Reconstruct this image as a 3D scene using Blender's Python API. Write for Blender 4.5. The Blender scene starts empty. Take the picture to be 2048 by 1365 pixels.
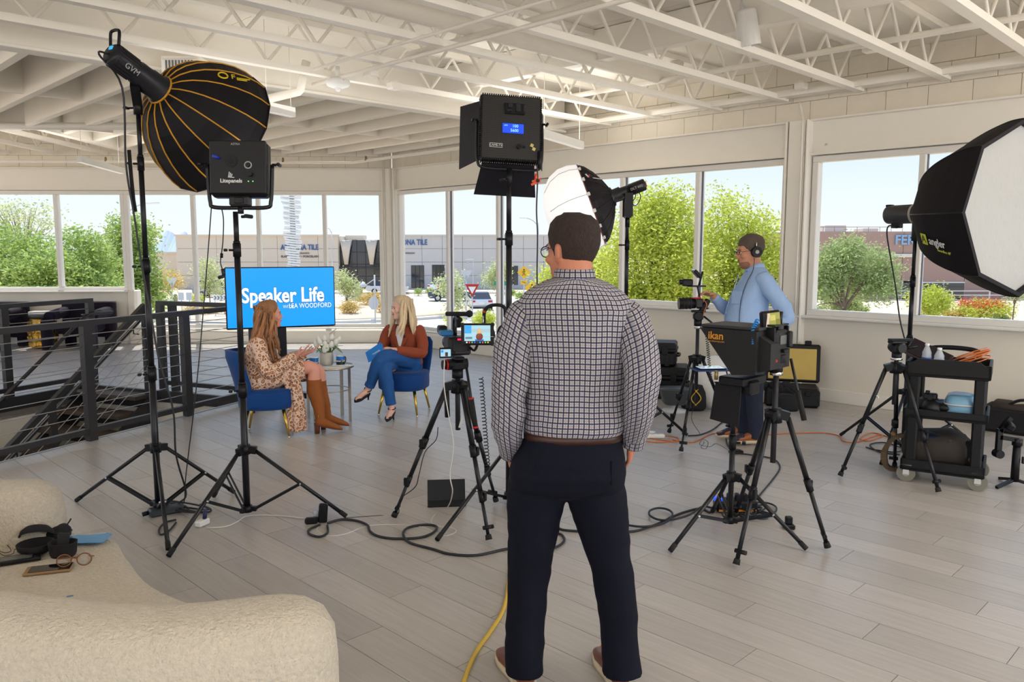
import bpy, bmesh, math, random
import numpy as np
from mathutils import Vector, Matrix, Euler
random.seed(7); np.random.seed(7)
S = bpy.context.scene
COL = S.collection
PI = math.pi
# ------------------------------------------------------------------ camera
FPX, PITCH, CH = 1600.0, math.radians(6.6), 1.68
cam = bpy.data.objects.new('camera', bpy.data.cameras.new('camera'))
COL.objects.link(cam)
cam.data.sensor_width = 36.0
cam.data.lens = 36.0 * FPX / 2048.0
cam.data.clip_start, cam.data.clip_end = 0.05, 3000
cam.location = (0, 0, CH)
cam.rotation_euler = (PI/2 - PITCH, 0, 0)
S.camera = cam
# ------------------------------------------------------------------ view, world, sun, daylight
S.view_settings.view_transform = 'Standard'
S.view_settings.look = 'None'
S.view_settings.gamma = 1.0
S.view_settings.use_curve_mapping = False
S.view_settings.exposure = 0.42
w = bpy.data.worlds.new('sky'); S.world = w; w.use_nodes = True
nt = w.node_tree; nt.nodes.clear()
tc = nt.nodes.new('ShaderNodeTexCoord'); sx = nt.nodes.new('ShaderNodeSeparateXYZ')
rp = nt.nodes.new('ShaderNodeValToRGB'); bg = nt.nodes.new('ShaderNodeBackground'); wo = nt.nodes.new('ShaderNodeOutputWorld')
nt.links.new(tc.outputs['Generated'], sx.inputs[0]); nt.links.new(sx.outputs['Z'], rp.inputs[0])
nt.links.new(rp.outputs[0], bg.inputs[0]); nt.links.new(bg.outputs[0], wo.inputs[0])
el = rp.color_ramp.elements
el[0].position = 0.0; el[0].color = (0.95, 0.98, 1.0, 1)
el[1].position = 1.0; el[1].color = (0.30, 0.50, 0.95, 1)
for p_, c_ in ((0.06, (0.87, 0.94, 1.0, 1)), (0.16, (0.66, 0.81, 1.0, 1)), (0.45, (0.42, 0.63, 1.0, 1))):
    e_ = el.new(p_); e_.color = c_
bg.inputs[1].default_value = 0.82
def lamp(name, kind, loc, rot, energy, color=(1, 1, 1), **kw):
    l = bpy.data.lights.new(name, kind); l.energy = energy; l.color = color
    for k, v in kw.items(): setattr(l, k, v)
    o = bpy.data.objects.new(name, l); COL.objects.link(o); o.location = loc; o.rotation_euler = rot
    return o
def aim(o, target):
    o.rotation_euler = (Vector(target) - Vector(o.location)).to_track_quat('-Z', 'Y').to_euler()
sun = lamp('sun', 'SUN', (0, 40, 60), (0, 0, 0), 4.0, (1.0, 0.95, 0.87), angle=math.radians(0.6))
aim(sun, Vector(sun.location) + Vector((0.16, -0.42, -1.0)))
# fill areas added in place of daylight from unseen glazing on the camera's side
l_ = lamp('rear_daylight_fill', 'AREA', (-1.0, -5.5, 1.9), (PI/2, 0, 0), 135, (1.0, 0.97, 0.93), shape='RECTANGLE', size=11, size_y=2.6)
l_ = lamp('side_daylight_fill', 'AREA', (9.0, 0.6, 1.9), (0, 0, 0), 150, (0.97, 0.98, 1.0), shape='RECTANGLE', size=5, size_y=2.2)
aim(l_, (0, 5.5, 1.8))
for k, (lx, ly) in enumerate(((-4.0, -1.2), (1.2, -2.2), (3.6, 2.4), (-6.5, 5.2), (0.58, 9.3), (-2.18, 7.6), (-6.1, 12.0), (5.2, 5.2))):  # upward areas added at the pendants and out of view to brighten the ceiling
    l_ = lamp('added_uplight', 'AREA', (lx, ly, 2.98), (PI, 0, PI/4), 62 if k < 4 else (12 if k in (4, 7) else 5), (1.0, 0.96, 0.9), shape='RECTANGLE', size=2.4, size_y=0.8)
# ------------------------------------------------------------------ pixel -> place (2048x1365 frame), used to measure real positions
ST, CT = math.sin(PITCH), math.cos(PITCH)
def ray(u, v):
    up = (682.5 - v) / FPX
    return Vector(((u - 1024.0) / FPX, CT + up * ST, -ST + up * CT))
def F(u, v, z=0.0):
    d = ray(u, v); t = (z - CH) / d.z
    return Vector((d.x * t, d.y * t, z))
def P(u, v, Y):
    d = ray(u, v); t = Y / d.y
    return Vector((d.x * t, Y, CH + d.z * t))
WS = 12.2                                     # right wall plane x + y = WS
D = Vector((math.sqrt(.5), -math.sqrt(.5), 0))   # along the right wall, away from the corner
N = Vector((math.sqrt(.5), math.sqrt(.5), 0))    # joist direction, out through the right wall
Z = Vector((0, 0, 1))
E1 = Vector((math.sin(PI/8), math.cos(PI/8), 0)); E2 = Vector((-E1.y, E1.x, 0))   # stair well axes
CORNER = Vector((-2.13, 14.33, 0))
LW = Vector((-math.cos(math.radians(2.2)), -math.sin(math.radians(2.2)), 0))      # left wall, leftwards from the corner
LN = Vector((LW.y, -LW.x, 0))                                                      # out of the left wall
if LN.y < 0: LN = -LN
def swall(u):                                 # distance from the corner along the right wall seen at column u
    d = ray(u, 500); t = WS / (d.x + d.y)
    return (Vector((d.x*t, d.y*t, 0)) - CORNER).dot(D)
def sleft(u):
    d = ray(u, 500); k = LN.dot(CORNER) / LN.dot(Vector((d.x, d.y, 0)))
    return (Vector((d.x*k, d.y*k, 0)) - CORNER).dot(LW)
# ------------------------------------------------------------------ materials
MATS = {}
def mat(name, col, rough=0.5, metal=0.0, noise=0.0, nscale=8.0, bump=0.0, bscale=60.0, emit=None, estr=0.0, spec=None, sheen=0.0, coat=0.0, trans=0.0, alpha=1.0, stretch=None, var=0.0):
    if name in MATS: return MATS[name]
    m = bpy.data.materials.new(name); m.use_nodes = True; MATS[name] = m
    nt = m.node_tree; b = nt.nodes['Principled BSDF']
    b.inputs['Base Color'].default_value = (*col, 1); b.inputs['Roughness'].default_value = rough; b.inputs['Metallic'].default_value = metal
    if spec is not None: b.inputs['Specular IOR Level'].default_value = spec
    if sheen: b.inputs['Sheen Weight'].default_value = sheen
    if coat: b.inputs['Coat Weight'].default_value = coat
    if trans: b.inputs['Transmission Weight'].default_value = trans
    if alpha < 1: b.inputs['Alpha'].default_value = alpha
    if emit: b.inputs['Emission Color'].default_value = (*emit, 1); b.inputs['Emission Strength'].default_value = estr
    if noise or bump:
        tc = nt.nodes.new('ShaderNodeTexCoord'); mp = nt.nodes.new('ShaderNodeMapping')
        nt.links.new(tc.outputs['Object'], mp.inputs[0])
        if stretch: mp.inputs['Scale'].default_value = stretch
    last = None
    if noise:
        n = nt.nodes.new('ShaderNodeTexNoise'); n.inputs['Scale'].default_value = nscale; n.inputs['Detail'].default_value = 7; n.inputs['Roughness'].default_value = .62
        nt.links.new(mp.outputs[0], n.inputs['Vector'])
        mx = nt.nodes.new('ShaderNodeMix'); mx.data_type = 'RGBA'
        mx.inputs[6].default_value = (*[max(0, c*(1-noise)) for c in col], 1); mx.inputs[7].default_value = (*[min(1, c*(1+noise)) for c in col], 1)
        nt.links.new(n.outputs['Fac'], mx.inputs[0]); nt.links.new(mx.outputs[2], b.inputs['Base Color']); last = mx.outputs[2]
    if bump:
        n2 = nt.nodes.new('ShaderNodeTexNoise'); n2.inputs['Scale'].default_value = bscale; n2.inputs['Detail'].default_value = 3
        nt.links.new(mp.outputs[0], n2.inputs['Vector'])
        bp = nt.nodes.new('ShaderNodeBump'); bp.inputs['Strength'].default_value = bump; bp.inputs['Distance'].default_value = 0.01
        nt.links.new(n2.outputs['Fac'], bp.inputs['Height']); nt.links.new(bp.outputs[0], b.inputs['Normal'])
    if var:
        oi = nt.nodes.new('ShaderNodeObjectInfo'); gi = nt.nodes.new('ShaderNodeNewGeometry')
        ad = nt.nodes.new('ShaderNodeMath'); ad.operation = 'ADD'; fr = nt.nodes.new('ShaderNodeMath'); fr.operation = 'FRACT'
        nt.links.new(oi.outputs['Random'], ad.inputs[0]); nt.links.new(gi.outputs['Random Per Island'], ad.inputs[1]); nt.links.new(ad.outputs[0], fr.inputs[0])
        mr = nt.nodes.new('ShaderNodeMapRange'); mr.inputs['To Min'].default_value = 1 - var; mr.inputs['To Max'].default_value = 1 + var
        nt.links.new(fr.outputs[0], mr.inputs['Value'])
        hs = nt.nodes.new('ShaderNodeHueSaturation'); hs.inputs['Color'].default_value = (*col, 1)
        if last: nt.links.new(last, hs.inputs['Color'])
        nt.links.new(mr.outputs[0], hs.inputs['Value']); nt.links.new(hs.outputs[0], b.inputs['Base Color'])
    return m
def srgb(r, g, b):
    f = lambda c: (c/255/12.92) if c/255 <= .04045 else ((c/255+.055)/1.055)**2.4
    return (f(r), f(g), f(b))
# ------------------------------------------------------------------ mesh builder
def frame(z, x=None):
    z = Vector(z).normalized()
    if x is None: x = Vector((1, 0, 0)) if abs(z.x) < .9 else Vector((0, 1, 0))
    x = Vector(x); x = (x - z * x.dot(z)).normalized(); y = z.cross(x)
    return x, y, z
def rotz(a): return Matrix.Rotation(a, 3, 'Z')
def eul(x, y, z): return Euler((x, y, z)).to_matrix()
def axes(x, y, z=None):
    x = Vector(x).normalized(); y = Vector(y).normalized(); z = x.cross(y) if z is None else Vector(z)
    return Matrix((x, y, z)).transposed()
class MB:
    def __init__(s): s.v = []; s.f = []; s.s = []; s.uv = []; s.m = []; s.mi = 0
    def add(s, vs, fs, smooth=False, uv=None):
        o = len(s.v); s.v.extend([tuple(x) for x in vs])
        s.uv.extend(uv if uv is not None else [(0.0, 0.0)] * len(vs))
        for k, f in enumerate(fs):
            s.f.append(tuple(i + o for i in f)); s.s.append(smooth if isinstance(smooth, bool) else smooth[k]); s.m.append(s.mi)
        return s
    def box(s, c, size, R=None, b=0.0):
        c = Vector(c); h = [x/2 for x in size]; b = min(b, *[x*.49 for x in h]) if b else 0
        tr = (lambda p: c + (R @ Vector(p))) if R is not None else (lambda p: c + Vector(p))
        if not b:
            vs = [tr((x*h[0], y*h[1], z*h[2])) for x in (-1, 1) for y in (-1, 1) for z in (-1, 1)]
            return s.add(vs, [(0, 1, 3, 2), (4, 6, 7, 5), (0, 4, 5, 1), (2, 3, 7, 6), (0, 2, 6, 4), (1, 5, 7, 3)])
        vs, idx = [], {}
        for x in (-1, 1):
            for y in (-1, 1):
                for z in (-1, 1):
                    for a in range(3):
                        p = [x*(h[0]-b), y*(h[1]-b), z*(h[2]-b)]; p[a] = (x, y, z)[a]*h[a]
                        idx[(x, y, z, a)] = len(vs); vs.append(tr(p))
        fs = []
        for a in range(3):
            o1, o2 = (a+1) % 3, (a+2) % 3
            for sg in (-1, 1):
                q = []
                for p, r in ((-1, -1), (1, -1), (1, 1), (-1, 1)):
                    k = [0, 0, 0]; k[a] = sg; k[o1] = p; k[o2] = r; q.append(idx[(*k, a)])
                fs.append(tuple(q if sg > 0 else q[::-1]))
        for a in range(3):
            o1, o2 = (a+1) % 3, (a+2) % 3
            for p in (-1, 1):
                for r in (-1, 1):
                    k0 = [0, 0, 0]; k1 = [0, 0, 0]; k0[a] = -1; k1[a] = 1
                    for k in (k0, k1): k[o1] = p; k[o2] = r
                    q = [idx[(*k0, o1)], idx[(*k1, o1)], idx[(*k1, o2)], idx[(*k0, o2)]]
                    fs.append(tuple(q if p*r < 0 else q[::-1]))
        for x in (-1, 1):
            for y in (-1, 1):
                for z in (-1, 1):
                    q = [idx[(x, y, z, a)] for a in range(3)]; fs.append(tuple(q if x*y*z > 0 else q[::-1]))
        return s.add(vs, fs)
    def cyl(s, p0, p1, r0, r1=None, n=12, cap=True):
        r1 = r0 if r1 is None else r1; p0, p1 = Vector(p0), Vector(p1); x, y, z = frame(p1 - p0)
        vs = [p + (x*math.cos(2*PI*i/n) + y*math.sin(2*PI*i/n))*r for p, r in ((p0, r0), (p1, r1)) for i in range(n)]
        fs = [(i, (i+1) % n, n+(i+1) % n, n+i) for i in range(n)]; sm = [True]*n
        if cap: fs += [tuple(range(n))[::-1], tuple(range(n, 2*n))]; sm += [False]*2
        return s.add(vs, fs, sm)
    def bar(s, p0, p1, w, h, up=None):
        p0, p1 = Vector(p0), Vector(p1); a = (p1-p0); L = a.length; a.normalize()
        up = Vector(up) if up is not None else (Z if abs(a.z) < .95 else Vector((0, 1, 0)))
        x = a.cross(up).normalized(); y = x.cross(a).normalized()
        return s.box((p0+p1)/2, (w, L, h), Matrix((x, a, y)).transposed())
    def tube(s, pts, r, n=8, cap=True, closed=False):
        pts = [Vector(p) for p in pts]; m = len(pts); rs = r if isinstance(r, (list, tuple)) else [r]*m
        T = []
        for i in range(m):
            a = pts[(i-1) % m] if (closed or i > 0) else pts[0]; b = pts[(i+1) % m] if (closed or i < m-1) else pts[-1]
            d = b - a; T.append(d.normalized() if d.length > 1e-9 else Vector((0, 0, 1)))
        x, y, _ = frame(T[0]); vs = []
        for i in range(m):
            x = (x - T[i]*x.dot(T[i]))
            if x.length < 1e-6: x = frame(T[i])[0]
            x.normalize(); y = T[i].cross(x)
            vs += [pts[i] + (x*math.cos(2*PI*k/n) + y*math.sin(2*PI*k/n))*rs[i] for k in range(n)]
        fs = []; q = m if closed else m-1
        for i in range(q):
            j = (i+1) % m
            fs += [(i*n+k, i*n+(k+1) % n, j*n+(k+1) % n, j*n+k) for k in range(n)]
        sm = [True]*len(fs)
        if cap and not closed: fs += [tuple(range(n))[::-1], tuple(range((m-1)*n, m*n))]; sm += [False]*2
        return s.add(vs, fs, sm)
    def loft(s, rings, cap=True, closed=True, smooth=True, uvs=1.0):
        n = len(rings[0]); m = len(rings); vs = []; uv = []; vv = [0.0]*n
        for i, r in enumerate(rings):
            r = [Vector(p) for p in r]
            if i: vv = [q+(a-b).length for q, a, b in zip(vv, r, prev)]
            uu = 0.0
            mid = rings[m//2]; 
            for k in range(n):
                if k: uu += (Vector(mid[k])-Vector(mid[k-1])).length
                uv.append((uu*uvs, vv[k]*uvs))
            vs += r; prev = r
        fs = []
        for i in range(m-1):
            for k in range(n if closed else n-1):
                fs.append((i*n+k, i*n+(k+1) % n, (i+1)*n+(k+1) % n, (i+1)*n+k))
        sm = [smooth]*len(fs)
        if cap: fs += [tuple(range(n))[::-1], tuple(range((m-1)*n, m*n))]; sm += [smooth]*2
        return s.add(vs, fs, sm, uv)
    def lathe(s, prof, o=(0, 0, 0), ax=(0, 0, 1), n=20, cap=True, xdir=None):
        o = Vector(o); x, y, z = frame(ax, xdir)
        return s.loft([[o + z*h + (x*math.cos(2*PI*k/n) + y*math.sin(2*PI*k/n))*r for k in range(n)] for r, h in prof], cap)
    def ball(s, c, r, R=None, n=14, m=9):
        c = Vector(c); r = (r, r, r) if not hasattr(r, '__len__') else r; rings = []
        for i in range(m+1):
            a = -PI/2 + PI*min(max(i/m, .004), .996)
            ring = [Vector((r[0]*math.cos(a)*math.cos(2*PI*k/n), r[1]*math.cos(a)*math.sin(2*PI*k/n), r[2]*math.sin(a))) for k in range(n)]
            rings.append([c + (R @ p if R is not None else p) for p in ring])
        return s.loft(rings)
    def prism(s, poly, a, b):          # poly: 3-D points of one face; extruded by vector b-a
        a, b = Vector(a), Vector(b); n = len(poly); vs = [Vector(p)+a for p in poly] + [Vector(p)+b for p in poly]
        return s.add(vs, [tuple(range(n))[::-1], tuple(range(n, 2*n))] + [(i, (i+1) % n, n+(i+1) % n, n+i) for i in range(n)])
    def quad(s, a, b, c, d): return s.add([a, b, c, d], [(0, 1, 2, 3)])
    def build(s, name, material, parent=None, world=False, fixn=False):
        me = bpy.data.meshes.new(name); vs = s.v
        if world and parent is not None:
            M = WM(parent).inverted(); vs = [tuple(M @ Vector(p)) for p in vs]
        me.from_pydata(vs, [], s.f); me.polygons.foreach_set('use_smooth', s.s)
        if any(u != (0.0, 0.0) for u in s.uv[:400]):
            ul = me.uv_layers.new(name='uv'); li = np.empty(len(me.loops), dtype=np.int32); me.loops.foreach_get('vertex_index', li)
            ul.data.foreach_set('uv', np.array(s.uv, dtype=np.float32)[li].ravel())
        ms = material if isinstance(material, (list, tuple)) else [material]
        for m_ in ms: me.materials.append(m_)
        if len(ms) > 1: me.polygons.foreach_set('material_index', s.m)
        if fixn:
            bm = bmesh.new(); bm.from_mesh(me); bmesh.ops.recalc_face_normals(bm, faces=bm.faces); bm.to_mesh(me); bm.free()
        me.update()
        o = bpy.data.objects.new(name, me); COL.objects.link(o)
        if parent is not None: o.parent = parent
        return o
def WM(o):
    M = Matrix.Translation(o.location) @ o.rotation_euler.to_matrix().to_4x4()
    return WM(o.parent) @ M if o.parent else M
def ring(c, rx, ry, ax=(1, 0, 0), ay=(0, 1, 0), n=20, p=2.0, a0=0.0):
    c = Vector(c); ax = Vector(ax); ay = Vector(ay); out = []
    for k in range(n):
        t = a0 + 2*PI*k/n; cc, ss = math.cos(t), math.sin(t)
        out.append(c + ax*(rx*math.copysign(abs(cc)**(2/p), cc)) + ay*(ry*math.copysign(abs(ss)**(2/p), ss)))
    return out
def spline(pts, k=6, closed=False):
    pts = [Vector(p) for p in pts]; m = len(pts); out = []
    for i in range(m if closed else m-1):
        if closed: p0, p1, p2, p3 = pts[(i-1) % m], pts[i], pts[(i+1) % m], pts[(i+2) % m]
        else: p1, p2 = pts[i], pts[i+1]; p0 = pts[i-1] if i else p1*2-p2; p3 = pts[i+2] if i+2 < m else p2*2-p1
        for j in range(k):
            t = j/k
            out.append(.5*((2*p1) + (p2-p0)*t + (2*p0-5*p1+4*p2-p3)*t*t + (3*p1-p0-3*p2+p3)*t**3))
    if not closed: out.append(pts[-1])
    return out
def thing(name, label, cat, loc=(0, 0, 0), rot=0.0, group=None):
    o = bpy.data.objects.new(name, None); COL.objects.link(o); o.location = Vector(loc)
    o.rotation_euler = (0, 0, rot) if not hasattr(rot, '__len__') else rot
    o.empty_display_size = .1
    tag(o, label, cat, group); return o
def tag(o, label=None, cat=None, group=None, kind=None):
    if label: o['label'] = label
    if cat: o['category'] = cat
    if group: o['group'] = group
    if kind: o['kind'] = kind
    return o
def struct(name, mb, m, parent=None):
    o = mb.build(name, m, parent)
    if parent is None: o['kind'] = 'structure'
    return o
def dup(o, parent=None, loc=None, rot=None, label=None):
    c = o.copy(); COL.objects.link(c)
    if parent is not None: c.parent = parent
    if loc is not None: c.location = loc
    if rot is not None: c.rotation_euler = rot
    if label: c['label'] = label
    for ch in KIDS(o): dup(ch, c)
    return c
def KIDS(o): return [x for x in COL.objects if x.parent == o]
def text(body, size, name, m, parent, loc, R, extrude=.002, world=False, align='CENTER', bold=0.0, sx=1.0):
    cu = bpy.data.curves.new('t', 'FONT'); cu.body = body; cu.size = size; cu.extrude = extrude; cu.align_x = align; cu.align_y = 'CENTER'; cu.offset = bold; cu.resolution_u = 3
    t = bpy.data.objects.new('t', cu); COL.objects.link(t)
    dg = bpy.context.evaluated_depsgraph_get(); dg.update()
    me = bpy.data.meshes.new_from_object(t.evaluated_get(dg)); bpy.data.objects.remove(t)
    M = Matrix.Translation(Vector(loc)) @ R.to_4x4() @ Matrix.Diagonal((sx, 1, 1, 1))
    if world and parent is not None: M = WM(parent).inverted() @ M
    me.transform(M); me.materials.clear(); me.materials.append(m); me.name = name
    o = bpy.data.objects.new(name, me); COL.objects.link(o)
    if parent is not None: o.parent = parent
    return o
# ------------------------------------------------------------------ shared materials
M_wall = mat('painted_wall', srgb(236, 229, 215), .6, noise=.03, nscale=3)
M_block = mat('painted_block', srgb(236, 228, 212), .8, noise=.05, nscale=9, bump=.35, bscale=70, var=.02)
M_steelw = mat('painted_steel', srgb(245, 240, 230), .45, noise=.03, nscale=5)
M_deck = mat('painted_deck_boards', srgb(246, 240, 228), .75, noise=.05, nscale=4, bump=.12, bscale=30)
M_alu = mat('window_frame_white', srgb(235, 232, 226), .4)
M_black = mat('black_plastic', (0.006, 0.006, 0.008), .4, spec=.3)
M_blackm = mat('black_metal', (0.007, 0.007, 0.010), .33, spec=.4)
M_rubber = mat('black_rubber', (0.01, 0.01, 0.01), .8)
M_fab = mat('black_fabric', (0.007, 0.0065, 0.009), .85, noise=.3, nscale=30, bump=.1, bscale=200)
M_dark = mat('dark_grey_plastic', (0.022, 0.022, 0.026), .45, spec=.3)
M_chrome = mat('chrome', (0.75, 0.75, 0.76), .18, metal=1)
M_white = mat('white_plastic', srgb(235, 235, 232), .4)
M_red = mat('red_plastic', srgb(190, 25, 20), .4)
M_gold = mat('gold_metal', srgb(214, 178, 78), .22, metal=1)
M_cable = mat('black_cable', (0.015, 0.016, 0.022), .5)
M_wcable = mat('white_cable', srgb(215, 212, 205), .5)
# =================================================================== ROOM
def clip(poly, n, d):                       # keep n.p <= d
    out = []
    for i in range(len(poly)):
        a, b = poly[i], poly[(i+1) % len(poly)]; da, db = n.dot(a)-d, n.dot(b)-d
        if da <= 0: out.append(a)
        if (da < 0 < db) or (db < 0 < da): out.append(a + (b-a)*(da/(da-db)))
    return out
def ab(a, b, z=0.0): return D*a + N*b + Z*z
def e12(a, b, z=0.0): return E1*a + E2*b + Z*z
def wr(s, z, off=0.0): return CORNER + D*s + N*off + Z*z      # right wall, off>0 outside
def wl(s, z, off=0.0): return CORNER + LW*s + LN*off + Z*z    # left wall
ROOM = [(N, WS*math.sqrt(.5)), (LN, LN.dot(CORNER)), (Vector((-1, 0, 0)), 11.0), (Vector((0, -1, 0)), 6.0), (Vector((1, 0, 0)), 10.5)]
HA0, HA1, HB0, HB1 = 1.5, 7.0, 6.1, 8.6
HOLE = [(-E1, -HA0), (E2, HB1), (E1, HA1), (-E2, -HB0)]
def region(poly, hole=True):
    for n, d in ROOM:
        if len(poly) > 2: poly = clip(poly, n, d + (0 if hole else .34))
    if len(poly) < 3: return []
    if not hole: return [poly]
    out = []; rest = poly
    for n, d in HOLE:
        o = clip(rest, -n, -d)
        if len(o) > 2: out.append(o)
        rest = clip(rest, n, d)
        if len(rest) < 3: return [poly] if len(out) == 1 else out
    return out
def area(p): return abs(sum((p[i].x*p[(i+1) % len(p)].y - p[(i+1) % len(p)].x*p[i].y) for i in range(len(p))))/2
# floor: wood-look planks laid along the window wall
m = mat('floor_plank_wood', srgb(180, 175, 171), .3, noise=.26, nscale=5, stretch=(1, 1, 1), var=.085, spec=.55, bump=.05, bscale=40)
nt = m.node_tree; mp = [n for n in nt.nodes if n.type == 'MAPPING'][0]
vr = nt.nodes.new('ShaderNodeMapping'); vr.inputs['Rotation'].default_value = (0, 0, PI/4)
tcn = [n for n in nt.nodes if n.type == 'TEX_COORD'][0]
nt.links.new(tcn.outputs['Object'], vr.inputs[0]); nt.links.new(vr.outputs[0], mp.inputs[0]); mp.inputs['Scale'].default_value = (.55, 9, 1)
M_plank = m
floor = MB()
for p in region([Vector((-11, -6, 0)), Vector((10.5, -6, 0)), Vector((10.5, 16, 0)), Vector((-11, 16, 0))]):
    floor.prism(p, Z*-.02 + Z*-.2, Z*-.0035)
floor = struct('floor', floor, mat('floor_joint_grout', srgb(128, 120, 112), .8))
planks = []
PW, PL = .2, 1.22
for i in range(int(-9/PW), int(8.7/PW)+1):
    off = (i*.41 % 1)*PL
    for j in range(-14, 14):
        a0, b0 = j*PL + off, i*PW; g = .0016
        q = [ab(a0+g, b0+g), ab(a0+PL-g, b0+g), ab(a0+PL-g, b0+PW-g), ab(a0+g, b0+PW-g)]
        c = (q[0]+q[2])/2
        if c.y < -1.6 or c.x > 10 or c.x < -10.8: continue
        ps = [p for p in region(q) if area(p) > 2e-4]
        if ps: planks.append((c, ps, sum(map(area, ps))))
def inview(c, mar=.12):
    d = c - Vector((0, 0, CH)); dep = d.y*CT - d.z*ST
    if dep < .3: return False
    return abs(d.x/dep) < .64+mar and (-d.z*CT - d.y*ST)/dep < .43+mar
def pkey(t): return -(t[2]/max(.4, t[0].length)**3) if inview(t[0]) else 1
planks.sort(key=pkey)
far = MB()
for k, (c, ps, _) in enumerate(planks):
    mb = MB() if k < 300 else far
    for p in ps:
        if len(p) >= 3:
            lo = [q - Z*.005 for q in p]; nq = len(p)
            mb.add(lo+p, [tuple(range(nq, 2*nq))] + [(i, (i+1) % nq, nq+(i+1) % nq, nq+i) for i in range(nq)])
    if k < 300: mb.build('plank', M_plank, floor, fixn=False)
o = far.build('planks', M_plank, floor); o['kind'] = 'stuff'
# ------------------------------------------------------------------ windows and walls
M_glass = bpy.data.materials.new('window_glass'); M_glass.use_nodes = True
nt = M_glass.node_tree; nt.nodes.clear(); out = nt.nodes.new('ShaderNodeOutputMaterial'); mx = nt.nodes.new('ShaderNodeMixShader')
tr = nt.nodes.new('ShaderNodeBsdfTransparent'); gl = nt.nodes.new('ShaderNodeBsdfGlossy'); gl.inputs['Roughness'].default_value = .02
lw = nt.nodes.new('ShaderNodeLayerWeight'); lw.inputs[0].default_value = .04
tr.inputs[0].default_value = (.97, .985, .985, 1)
nt.links.new(lw.outputs[0], mx.inputs[0]); nt.links.new(tr.outputs[0], mx.inputs[1]); nt.links.new(gl.outputs[0], mx.inputs[2]); nt.links.new(mx.outputs[0], out.inputs[0])
HEAD, SILL, CURB = 2.68, .94, .27
def axesR(along, out): return Matrix((along, out, Z)).transposed()
def window(name, w, along, outv, s0, s1, z0, mull):
    R = axesR(along, outv); fw = .065
    mb = MB()
    for za in (z0+fw/2, HEAD-fw/2): mb.box(w((s0+s1)/2, za, .06), (abs(s1-s0), .12, fw), R, .006)
    for s in (s0+fw/2*(1 if s1 > s0 else -1), s1-fw/2*(1 if s1 > s0 else -1)): mb.box(w(s, (z0+HEAD)/2, .06), (fw, .118, HEAD-z0-2*fw), R, .006)
    win = struct(name, mb, M_alu)
    st = [s0] + list(mull) + [s1]
    for s in mull: 
        mu = MB().box(w(s, (z0+HEAD)/2, .055), (.06, .13, HEAD-z0-2*fw), R, .006).build('mullion', M_alu, win)
        MB().box(w(s+.034*(1 if s1 > s0 else -1), (z0+HEAD)/2, .06), (.008, .03, HEAD-z0-2*fw), R).build('gasket', mat('dark_gasket', (.10, .12, .17), .5), mu)
    for a, b in zip(st[:-1], st[1:]):
        MB().box(w((a+b)/2, (z0+HEAD)/2, .07), (abs(b-a)-.05, .008, HEAD-z0-.1), R).build('pane', M_glass, win)
    return win
sT = swall(1110)
s_post = swall(1592); PWD = .26
window('window_1', wr, D, N, .16, sT, CURB, [swall(895), swall(995)])
window('window_2', wr, D, N, sT, s_post-PWD/2, SILL, [swall(1242), swall(1392)])
sq = s_post+PWD/2
window('window_3', wr, D, N, sq+.02, sq+5.2, SILL, [swall(1835), swall(1835)+1.55, swall(1835)+3.0])
tS = sleft(252)
window('window_4', wl, LW, LN, .16, tS, CURB, [sleft(650), sleft(518), sleft(388)])
window('window_5', wl, LW, LN, tS, tS+4.2, SILL, [sleft(116), sleft(-30), sleft(-190)])
S_END, L_END = sq+5.4, tS+4.3
def wallparts(name, w, along, outv, sT, s_end, s_low0):
    R = axesR(along, outv)
    mb = MB()
    mb.box(w((sT+s_end)/2, SILL/2-.02, .11), (s_end-sT, .22, SILL), R, .012)
    mb.box(w(sT/2, CURB/2-.02, .05), (sT-.01, .3, CURB), R, .03)
    mb.box(w(s_end/2, 3.46, .13), (s_end, .2, .9), R)                     # backing of the block band
    wall = struct(name, mb, M_wall)
    st = MB().box(w((sT+s_end)/2, SILL-.012, .05), (s_end-sT+.02, .3, .03), R, .008).build('sill', M_alu, wall)
    bm_ = MB()
    bm_.box(w(s_end/2, (HEAD+3.07)/2+.005, .10), (s_end, .16, .36), R)
    bm_.box(w(s_end/2, HEAD+.02, .06), (s_end, .22, .022), R); bm_.box(w(s_end/2, 3.065, .06), (s_end, .22, .02), R)
    bm_.build('steel_beam', M_steelw, wall)
    blk = None
    for c in range(3):
        k = 0; s = -.2*(c % 2)
        while s < s_end:
            a, b = max(s, .02)+.002, min(s+.4, s_end)-.002
            if b-a > .04:
                MB().box(w((a+b)/2, 3.08+.2*c+.1, .042+random.uniform(-.003, .003)), (b-a, .06, .196), R, .004).build('block', M_block, wall)
            s += .4
    return wall
wallR = wallparts('wall_right', wr, D, N, sT, S_END, 0)
wallL = wallparts('wall_left', wl, LW, LN, tS, L_END, 0)
def baseboard(name, w, along, outv, a, b):
    struct(name, MB().box(w((a+b)/2, .07, -.009), (b-a, .018, .14), axesR(along, outv), .004), M_steelw)
baseboard('baseboard_right', wr, D, N, sT, S_END); baseboard('baseboard_left', wl, LW, LN, tS, L_END)
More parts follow.
